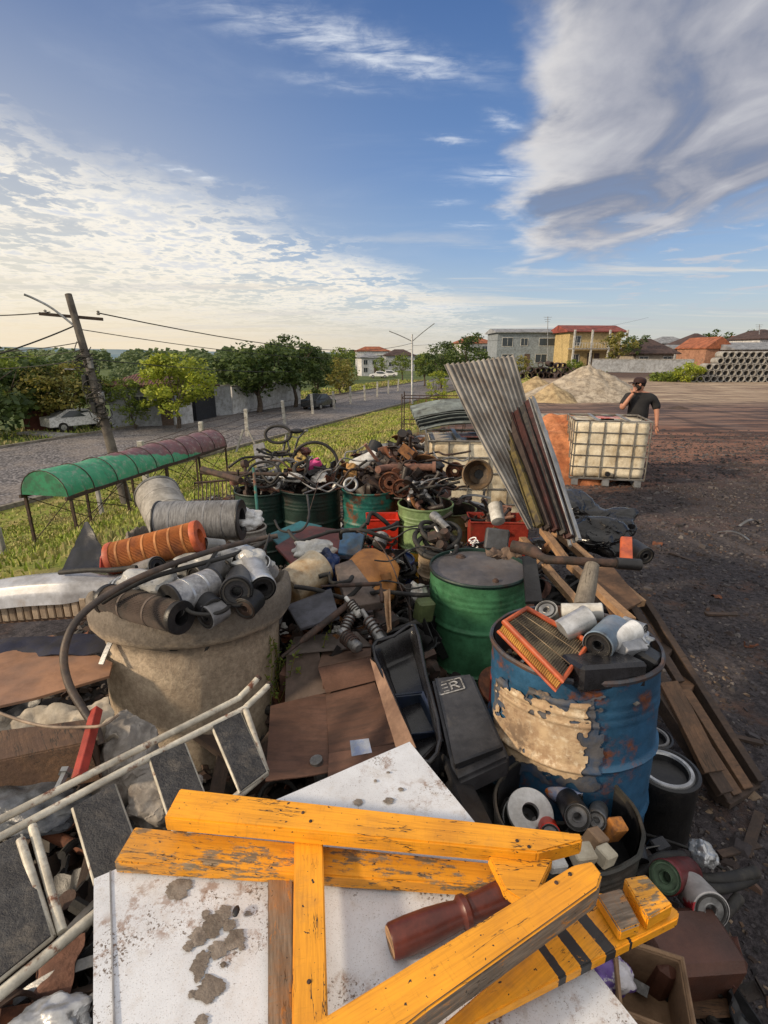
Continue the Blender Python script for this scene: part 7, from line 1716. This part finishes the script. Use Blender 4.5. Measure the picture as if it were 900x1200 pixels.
# ================================================================== WHITE PANEL AND YELLOW TIMBERS
def white_panel():
    P0 = Z(110, 1030, .75); P1 = Z(480, 869, .75); d = V((.465, -.885, 0)).normalized(); 
    P2 = P1+d*.95; P3 = P0+d*.95
    m, n, b = newmat('dirty_white_panel'); v = coords(n, rnd=False)
    n1 = n.noise(v, 4, 8, .7); n2 = n.noise(v, 130, 5, .75); n3 = n.noise(v, 11, 8, .72); n4 = n.noise(v, 2.4, 4, .6)
    c = n.mix(n.sm(n1, .35, .65), (.60, .62, .66), (.50, .51, .54))
    c = n.mix(n.m('MULTIPLY', n.sm(n3, .5, .68), .4), c, (.38, .32, .26)); c = n.mix(n.m('MULTIPLY', n.sm(n.noise(v, 8, 9, .8), .58, .64), .35), c, (.27, .23, .19))
    thr = n.m('SUBTRACT', .70, n.m('MULTIPLY', n.sm(n.noise(v, 5, 5, .7), .4, .68), .2))
    c = n.mix(n.sm(n.m('SUBTRACT', n2, thr), 0., .03), c, (.13, .10, .08))
    c = n.mix(n.m('MULTIPLY', n.sm(n.noise(v, 340, 2, .6), .6, .67), .5), c, (.16, .13, .11))
    # rust coloured smears
    c = n.mix(n.m('MULTIPLY', n.m('MULTIPLY', n.sm(n.noise(v, 26, 6, .75), .5, .62), n.sm(n4, .5, .58)), .7), c, (.2, .11, .06))
    # long pale scratches
    sc_ = n.noise(n.n('ShaderNodeMapping', i_Vector=v, i_Rotation=(0, 0, .6), i_Scale=(2, 60, 1)).outputs[0], 2, 3, .6)
    c = n.mix(n.m('MULTIPLY', n.m('GREATER_THAN', sc_, .73), .5), c, (.2, .18, .16))
    n.t.links.new(c, b.inputs['Base Color']); n.t.links.new(n.m('ADD', .3, n.m('MULTIPLY', n3, .4)), b.inputs['Roughness'])
    bp = n.n('ShaderNodeBump', i_Strength=.3, i_Distance=.002, i_Height=n2); n.t.links.new(bp.outputs[0], b.inputs['Normal'])
    c0 = sum((P0, P1, P2, P3), V())/4; th = thing('appliance_panel', 'large dirty white metal panel in the foreground', 'panel', c0, world=True)
    nu = 50
    def fn(u, v_):
        p = P0.lerp(P3, u).lerp(P1.lerp(P2, u), v_); return p+V((0, 0, .003*noise.noise(p*4)))
    MB().grid(fn, 50, 50, .028).build('face', m, th, smooth=40)
    e = (P1-P0).normalized()
    MB().bar(P0+e*.035+V((0, 0, .002)), P3+e*.035+V((0, 0, .002)), .003, .004).build('edge_crease', M('crease_shadow_metal', (.3, .3, .31), rough=.5), th)
    # patches of dried mud lying on it (thin crusts)
    mud = M('dried_mud', (.25, .215, .185), (.16, .135, .115), rough=.95, sc=30, bump=.6, bsc=90)
    r = random.Random(12); first = True
    def crust(px, py, rx, ry, sd_):
        c_ = Z(px, py, .7535); n_ = 54
        vs = [V((c_.x+rx*cos(2*pi*k/n_)*(1+.5*noise.noise(V((cos(2*pi*k/n_)*1.8, sin(2*pi*k/n_)*1.8, sd_)))+.45*noise.noise(V((cos(2*pi*k/n_)*7, sin(2*pi*k/n_)*7, sd_)))), c_.y+ry*sin(2*pi*k/n_)*(1+.35*noise.noise(V((sin(2*pi*k/n_)*1.5, sd_, cos(2*pi*k/n_)*1.5)))), .7535)) for k in range(n_)]
        mb.add([V((c_.x, c_.y, .7552))]+vs, [(0, k+1, (k+1) % n_+1) for k in range(n_)])
    for i, (px, py, rx, ry) in enumerate(((211, 1040, .030, .026), (250, 1082, .026, .026), (262, 1070, .018, .018), (232, 1098, .018, .02), (236, 1130, .016, .03), (244, 1158, .028, .024), (255, 1112, .02, .018), (274, 1100, .02, .02), (268, 1084, .014, .014), (222, 1108, .012, .012), (236, 1196, .012, .01), (241, 1070, .008, .008), (225, 1165, .008, .008), (283, 1110, .007, .007), (262, 1130, .006, .006), (455, 938, .015, .012), (420, 940, .014, .012), (470, 925, .008, .007), (440, 915, .005, .006), (455, 905, .006, .004), (290, 1070, .007, .006))):
        mb = MB(); crust(px, py, rx, ry, i*3.1); mb.build('mud_patch', mud, th, smooth=0)
    rb_ = MB(); c_ = Z(277, 1070, .757)
    rb_.blob(c_+V((0, 0, .006)), (.008, .013, .006), 2, .2)
    o = rb_.build('clip', m_black, label='small black plastic clip lying on the white panel', cat='clip')
white_panel()
def trestle():
    th = thing('wooden_trestle', 'broken trestle of bright yellow painted timbers lying on the white panel', 'trestle', Z(400, 1000, .79)); bpy.context.view_layer.update()
    slab('long_plank', None, None, [(211, 923), (681, 976), (683, 985), (630, 999), (192, 958)], .042, m_py, z=.87, parent=th, bevel=.004)
    slab('upright', None, None, [(341, 1260), (345, 970), (378, 970), (386, 1260)], .036, m_py, z=.828, parent=th, bevel=.003)
    slab('brace', None, None, [(572, 1000), (648, 1006), (622, 1062), (592, 1042)], .03, m_py, z=.845, parent=th, bevel=.003)
    slab('wide_plank', None, None, [(340, 1215), (672, 1013), (694, 1008), (706, 1024), (701, 1040), (500, 1184), (440, 1232)], .058, m_py, z=.925, side=m_pyww, parent=th, bevel=.004)
    return th
TR = trestle()
def nails():
    for px, py, z in ((355, 952, .871), (364, 962, .871), (606, 985, .871), (620, 992, .871), (652, 1034, .926), (668, 1024, .926), (362, 1150, .829)):
        q = Z(px, py, z); o = MB(); o.lathe([(0, .0015), (.0035, .0012), (.0045, -.001)], 10); b = o.build('nail_head', m_rust2, loc=(0, 0, 0)); b.parent = TR; b.location = q-TR.location
nails()
slab('flaking_plank', 'weathered plank with flaking yellow paint under the trestle', 'plank', [(158, 968), (600, 1013), (592, 1040), (133, 1010)], .036, m_pyw, z=.79, bevel=.004)
slab('narrow_strip', 'narrow bare strip of wood beside the yellow upright', 'strip', [(314, 1250), (314, 1030), (343, 1030), (343, 1250)], .014, m_pyww, z=.767, bevel=.002)
def striped():
    base = m_py.copy(); base.name = 'yellow_timber_with_black_stripes'; n = NT(base.node_tree); b = base.node_tree.nodes['Principled BSDF']
    src = b.inputs['Base Color'].links[0].from_socket
    v = n.n('ShaderNodeTexCoord').outputs['Object']; x = n.n('ShaderNodeSeparateXYZ', i_0=v).outputs[0]; y = n.n('ShaderNodeSeparateXYZ', i_0=v).outputs[1]
    q = n.m('ADD', n.m('SUBTRACT', x, n.m('MULTIPLY', y, .12)), n.m('MULTIPLY', n.m('SUBTRACT', n.noise(v, 60, 4, .7), .5), .006))
    st = n.m('MULTIPLY', n.m('LESS_THAN', n.m('FRACT', n.m('ADD', n.m('MULTIPLY', q, 1/.062), .1)), .42), n.m('MULTIPLY', n.m('GREATER_THAN', q, -.06), n.m('LESS_THAN', q, .125)))
    wear = n.sm(n.noise(v, 30, 6, .75), .66, .6)
    n.t.links.new(n.mix(n.m('MULTIPLY', st, wear), src, (.025, .024, .024)), b.inputs['Base Color'])
    th = thing('striped_board', 'yellow board with black stripes and two nailed cleats at its end', 'board', Z(690, 1090, .80)); bpy.context.view_layer.update()
    slab('plank', None, None, [(490, 1225), (696, 1046), (770, 1046), (796, 1068), (795, 1076), (560, 1195), (520, 1225)], .026, base, z=.80, parent=th, bevel=.003)
    slab('cleat', None, None, [(699, 1048), (728, 1040), (751, 1083), (727, 1092)], .028, m_pyww, side=m_py, z=.832, parent=th, bevel=.003)
    slab('cleat', None, None, [(731, 1029), (757, 1024), (789, 1060), (759, 1077)], .034, m_pyw, side=m_py, z=.838, parent=th, bevel=.003)
striped()
th = root('turned_leg', 'dark red turned wooden furniture leg on the white panel', 'furniture leg', frame(Z(457, 1104, .785), Z(600, 1046, .79))@Matrix.Scale(.8, 4))
MB().lathe([(0, 0), (.037, 0), (.041, .006), (.043, .05), (.042, .11), (.037, .17), (.033, .195), (.034, .2), (.042, .208), (.042, .222), (.034, .23), (.036, .26), (.04, .31), (.04, .36), (0, .36)], 28).build('shaft', M('dark_red_varnish', (.13, .03, .02), (.08, .02, .015), rough=.35, sc=6, dirt=(.2, .1, .06), dlo=.62, dhi=.7, bump=.08), th)
MB().lathe([(0, -.001), (.036, -.0005)], 20).build('cut_end', m_woodl, th)

# ================================================================== BLACK DRUM OF CANS AND THE RIGHT FRONT
DC = Z(663, 948, .52)
drum('low black open drum full of cans in front of the blue drum', (DC.x, DC.y), .05, .52, .225, M('greasy_black_steel', (.04, .04, .036), (.07, .06, .05), rough=.45, sc=6), inner=m_black, hoops=(.4,), seed=15, dent=.05, open_depth=.35)
air_filter('round filter with white rings in the black drum', Z(614, 962, .38), Z(622, 951, .47), .075, m_black, m_white2, 0, .4, 0, capw=.2)
can_filter('blue and orange printed spray can in the black drum', W(640, 918, 1.42), W(676, 942, 1.34), .036, M('printed_can', (.3, .36, .55), (.55, .5, .5), rough=.35, sc=18, dirt=(.6, .18, .04), dlo=.56, dhi=.62, dsc=14), m_steel, name='spray_can', cat='can')
can_filter('white and purple printed can beside the spray can', W(662, 918, 1.42), W(686, 936, 1.36), .03, M('printed_can_2', (.6, .58, .62), (.3, .25, .5), rough=.35, sc=22), m_steel, name='spray_can', cat='can')
can_filter('dark grey can pointing towards the viewer in the black drum', W(664, 935, 1.38), W(677, 958, 1.24), .042, m_black, m_grey)
can_filter('small tin with a shiny end in the black drum', W(702, 948, 1.36), W(699, 962, 1.25), .03, m_steel, m_silver, name='tin', cat='tin')
can_filter('red and brown tin low in the black drum', W(640, 965, 1.34), W(645, 978, 1.24), .032, m_redp, m_steel, name='tin', cat='tin')
block_('orange_block', 'orange crumbly block on the edge of the black drum', 'block', W(719, 972, 1.25), (.055, .045, .075), rot3(.3, .2, .3), M('orange_foam', (.62, .24, .05), (.3, .13, .05), rough=.9, sc=40), .005)
block_('small_carton', 'small brown carton in front of the orange block', 'carton', W(697, 984, 1.2), (.06, .05, .05), rot3(.2, .4, .6), m_cardl, .003)
block_('wood_block', 'pale wooden block beside the end of the yellow planks', 'block', W(682, 1001, 1.1), (.065, .05, .04), rot3(.2, .1, .2), M('pale_block', (.48, .43, .33), (.35, .3, .22), rough=.85), .004)
block_('wood_block', 'second pale block at the right of the first', 'block', W(709, 1003, 1.14), (.05, .045, .045), rot3(.1, .2, .5), _m['pale_block'], .004)
block_('wood_block', 'small dirty white block left of the pale ones', 'block', W(652, 1012, 1.08), (.05, .04, .03), rot3(.1, .1, .2), m_white, .004)
heap('inside the black drum', (DC.x, DC.y, .38), .16, .16, .06, 16, ['strip', 'black', 'hose', 'wood'], 71, (.4, .8))
# standing black filter cans on the ground
def standing(label, px, py, ztop, r, zb=0.0, ring=m_silver):
    c = Z(px, py, ztop); th = thing('air_filter', label, 'filter', (c.x, c.y, zb), 'tall black filters on the gravel'); h = ztop-zb
    MB().lathe([(r*.96, 0), (r, .01), (r, h*.9), (r*1.03, h*.92), (r*1.03, h)], 44, rf=lambda a, q, z: q*(1+.006*noise.noise(V((cos(a)*2, sin(a)*2, z*6))))).build('casing', M('black_filter_casing', (.014, .014, .015), (.025, .024, .023), rough=.45, dirt=(.07, .05, .04), dlo=.58, dhi=.8), th)
    MB().lathe([(r*1.03, h), (r*.93, h+.004), (r*.86, h-.006)], 44).build('gasket', m_black, th)
    MB().lathe([(r*.86, h-.006), (r*.82, h+.003), (r*.72, h+.003), (r*.68, h-.006)], 44).build('ring', ring, th)
    MB().lathe([(r*.68, h-.006), (r*.64, h-.03), (0, h-.034)], 44).build('recess', m_black, th)
standing('tall black filter with a silver ring standing on the gravel', 780, 900, .30, .128)
standing('black filter behind the tall one, close against the blue drum', 764, 862, .30, .085, ring=m_grey)
can_filter('small can with silver end right of the orange block', W(748, 1012, 1.3), W(743, 993, 1.33), .036, m_black, m_silver)
can_filter('green ended filter lying among the hoses at the right', W(806, 1022, 1.33), W(779, 1028, 1.22), .048, M('dark_red_can', (.15, .02, .02), (.08, .015, .015), rough=.4), M('green_rubber_end', (.1, .16, .1), (.05, .08, .05), rough=.6), M('green_rubber_end', (0, 0, 0)))
can_filter('white can with red print lying at the right', W(808, 1040, 1.25), W(834, 1068, 1.16), .052, M('white_red_print', (.62, .6, .6), (.6, .04, .06), rough=.35, sc=9, lo=.56, hi=.58), m_steel, name='oil_can', cat='can')
crumple('foil', 'crumpled silver foil above the black hoses', 'foil', W(824, 1000, 1.36), (.045, .05, .045), m_silver, 72, .4, 1.7, .7, 5, smooth=25)
crumple('foil', 'second piece of silver foil just below the first', 'foil', W(806, 1016, 1.36), (.035, .03, .03), m_silver, 73, .4, 1.7, .7, 5, smooth=25)
for l, p, r in (('thick black hose pointing right at the edge of the heap', [(790, 1018, 1.35), (820, 1030, 1.33), (850, 1030, 1.33), (886, 1022, 1.36)], .02), ('second black hose just below the thick one', [(800, 1034, 1.3), (840, 1042, 1.3), (868, 1036, 1.33), (884, 1028, 1.36)], .016),
                ('black hose bending up at the lower right', [(800, 1096, 1.22), (830, 1088, 1.24), (852, 1068, 1.27), (866, 1052, 1.3)], .018), ('short black hose lying over the brown box', [(780, 1080, 1.22), (806, 1092, 1.22), (840, 1104, 1.24), (848, 1080, 1.28)], .018),
                ('black hose lying left of the green ended filter', [(745, 1030, 1.28), (770, 1008, 1.32), (800, 1004, 1.34)], .02), ('thin black cable reaching right', [(742, 974, 1.5), (780, 985, 1.45), (820, 1000, 1.42), (846, 1018, 1.4)], .006),
                ('black hose at the bottom right corner', [(770, 1150, 1.1), (790, 1172, 1.08), (808, 1194, 1.06)], .022)):
    hose(l, p, r, m_rubber)
block_('black_housing', 'square black plastic housing above the green ended filter', 'housing', W(772, 992, 1.4), (.07, .05, .04), rot3(.2, .1, .4), m_blackg, .006)
m_leather = M('brown_leather', (.11, .045, .03), (.065, .03, .022), rough=.5, sc=5, bump=.3)
block_('brown_case', 'dark brown case lying under the hoses at the right', 'case', W(797, 1122, 1.14), (.27, .17, .2), rot3(.1, .1, .12), m_leather, .02)
for i, (a, b) in enumerate((((840, 1108, 1.17), (868, 1110, 1.15)), ((835, 1146, 1.12), (858, 1144, 1.1)))):
    can_filter(('upper', 'lower')[i]+' reddish round fitting at the right of the brown case', W(*a), W(*b), .024, M('reddish_rubber', (.16, .06, .045), (.1, .04, .03), rough=.6), m_rust2, name='fitting', cat='fitting')
openbox('cardboard_box', 'small open cardboard box at the bottom right', 'box', W(748, 1195, 1.06), .17, .17, .17, (.1, .05, -.3), M('tan_box_card', (.27, .17, .1), (.2, .125, .075), rough=.85), taper=1.)
crumple('plastic_bag', 'purple and white printed bag under the striped board', 'bag', W(716, 1142, 1.05), (.065, .06, .045), M('purple_white_bag', (.14, .08, .3), (.55, .53, .56), rough=.35, sc=7, lo=.5, hi=.53), 74, .3, 1.7, .5, 5, smooth=30)
slab('timber_board', 'brown board at the bottom right below the brown case', 'board', [(790, 1164, 1.12, 1), (852, 1166, 1.1, 1), (862, 1188, 1.07, 1), (792, 1184, 1.07, 1)], .02, m_wood)
slab('timber_board', 'lower brown board in the bottom right corner', 'board', [(770, 1185, 1.15, 1), (850, 1192, 1.14, 1), (855, 1240, 1.08, 1), (765, 1235, 1.08, 1)], .02, m_wood)
timber('narrow upright timber behind the brown case', (838, 1066, 1.42), (862, 1120, 1.34), .025, .02, m_wood)
heap('at the right front below the striped board', (.84, 1.02, .14), .24, .3, .1, 22, ['black', 'hose', 'wood', 'strip', 'plate', 'ring', 'bracket'], 75, (.6, 1.1))
heap('between the black drum and the tall filter', (.74, 1.38, .16), .2, .2, .14, 26, ['black', 'hose', 'wood', 'strip', 'caliper', 'pipe'], 76, (.6, 1.1))
# litter on the gravel
for i, (px, py, s_, d_) in enumerate(((846, 722, .8, 'wood'), (820, 812, .7, 'wood'), (862, 866, .7, 'wood'), (880, 980, .8, 'wood'), (800, 655, .8, 'wood'), (866, 1000, .6, 'wood'), (838, 700, .5, 'plate'), (880, 760, .5, 'bracket'), (770, 640, .8, 'plate'), (860, 630, 1.2, 'strip'), (878, 616, 1.4, 'strip'))):
    p = G(px, py); scrap(d_, (p.x, p.y, p.z+.015), 'on the dark gravel', None, rot3(.05, .05, i*1.3), s_)
for m in bpy.data.objects:
    if '_o' in m: del m['_o']
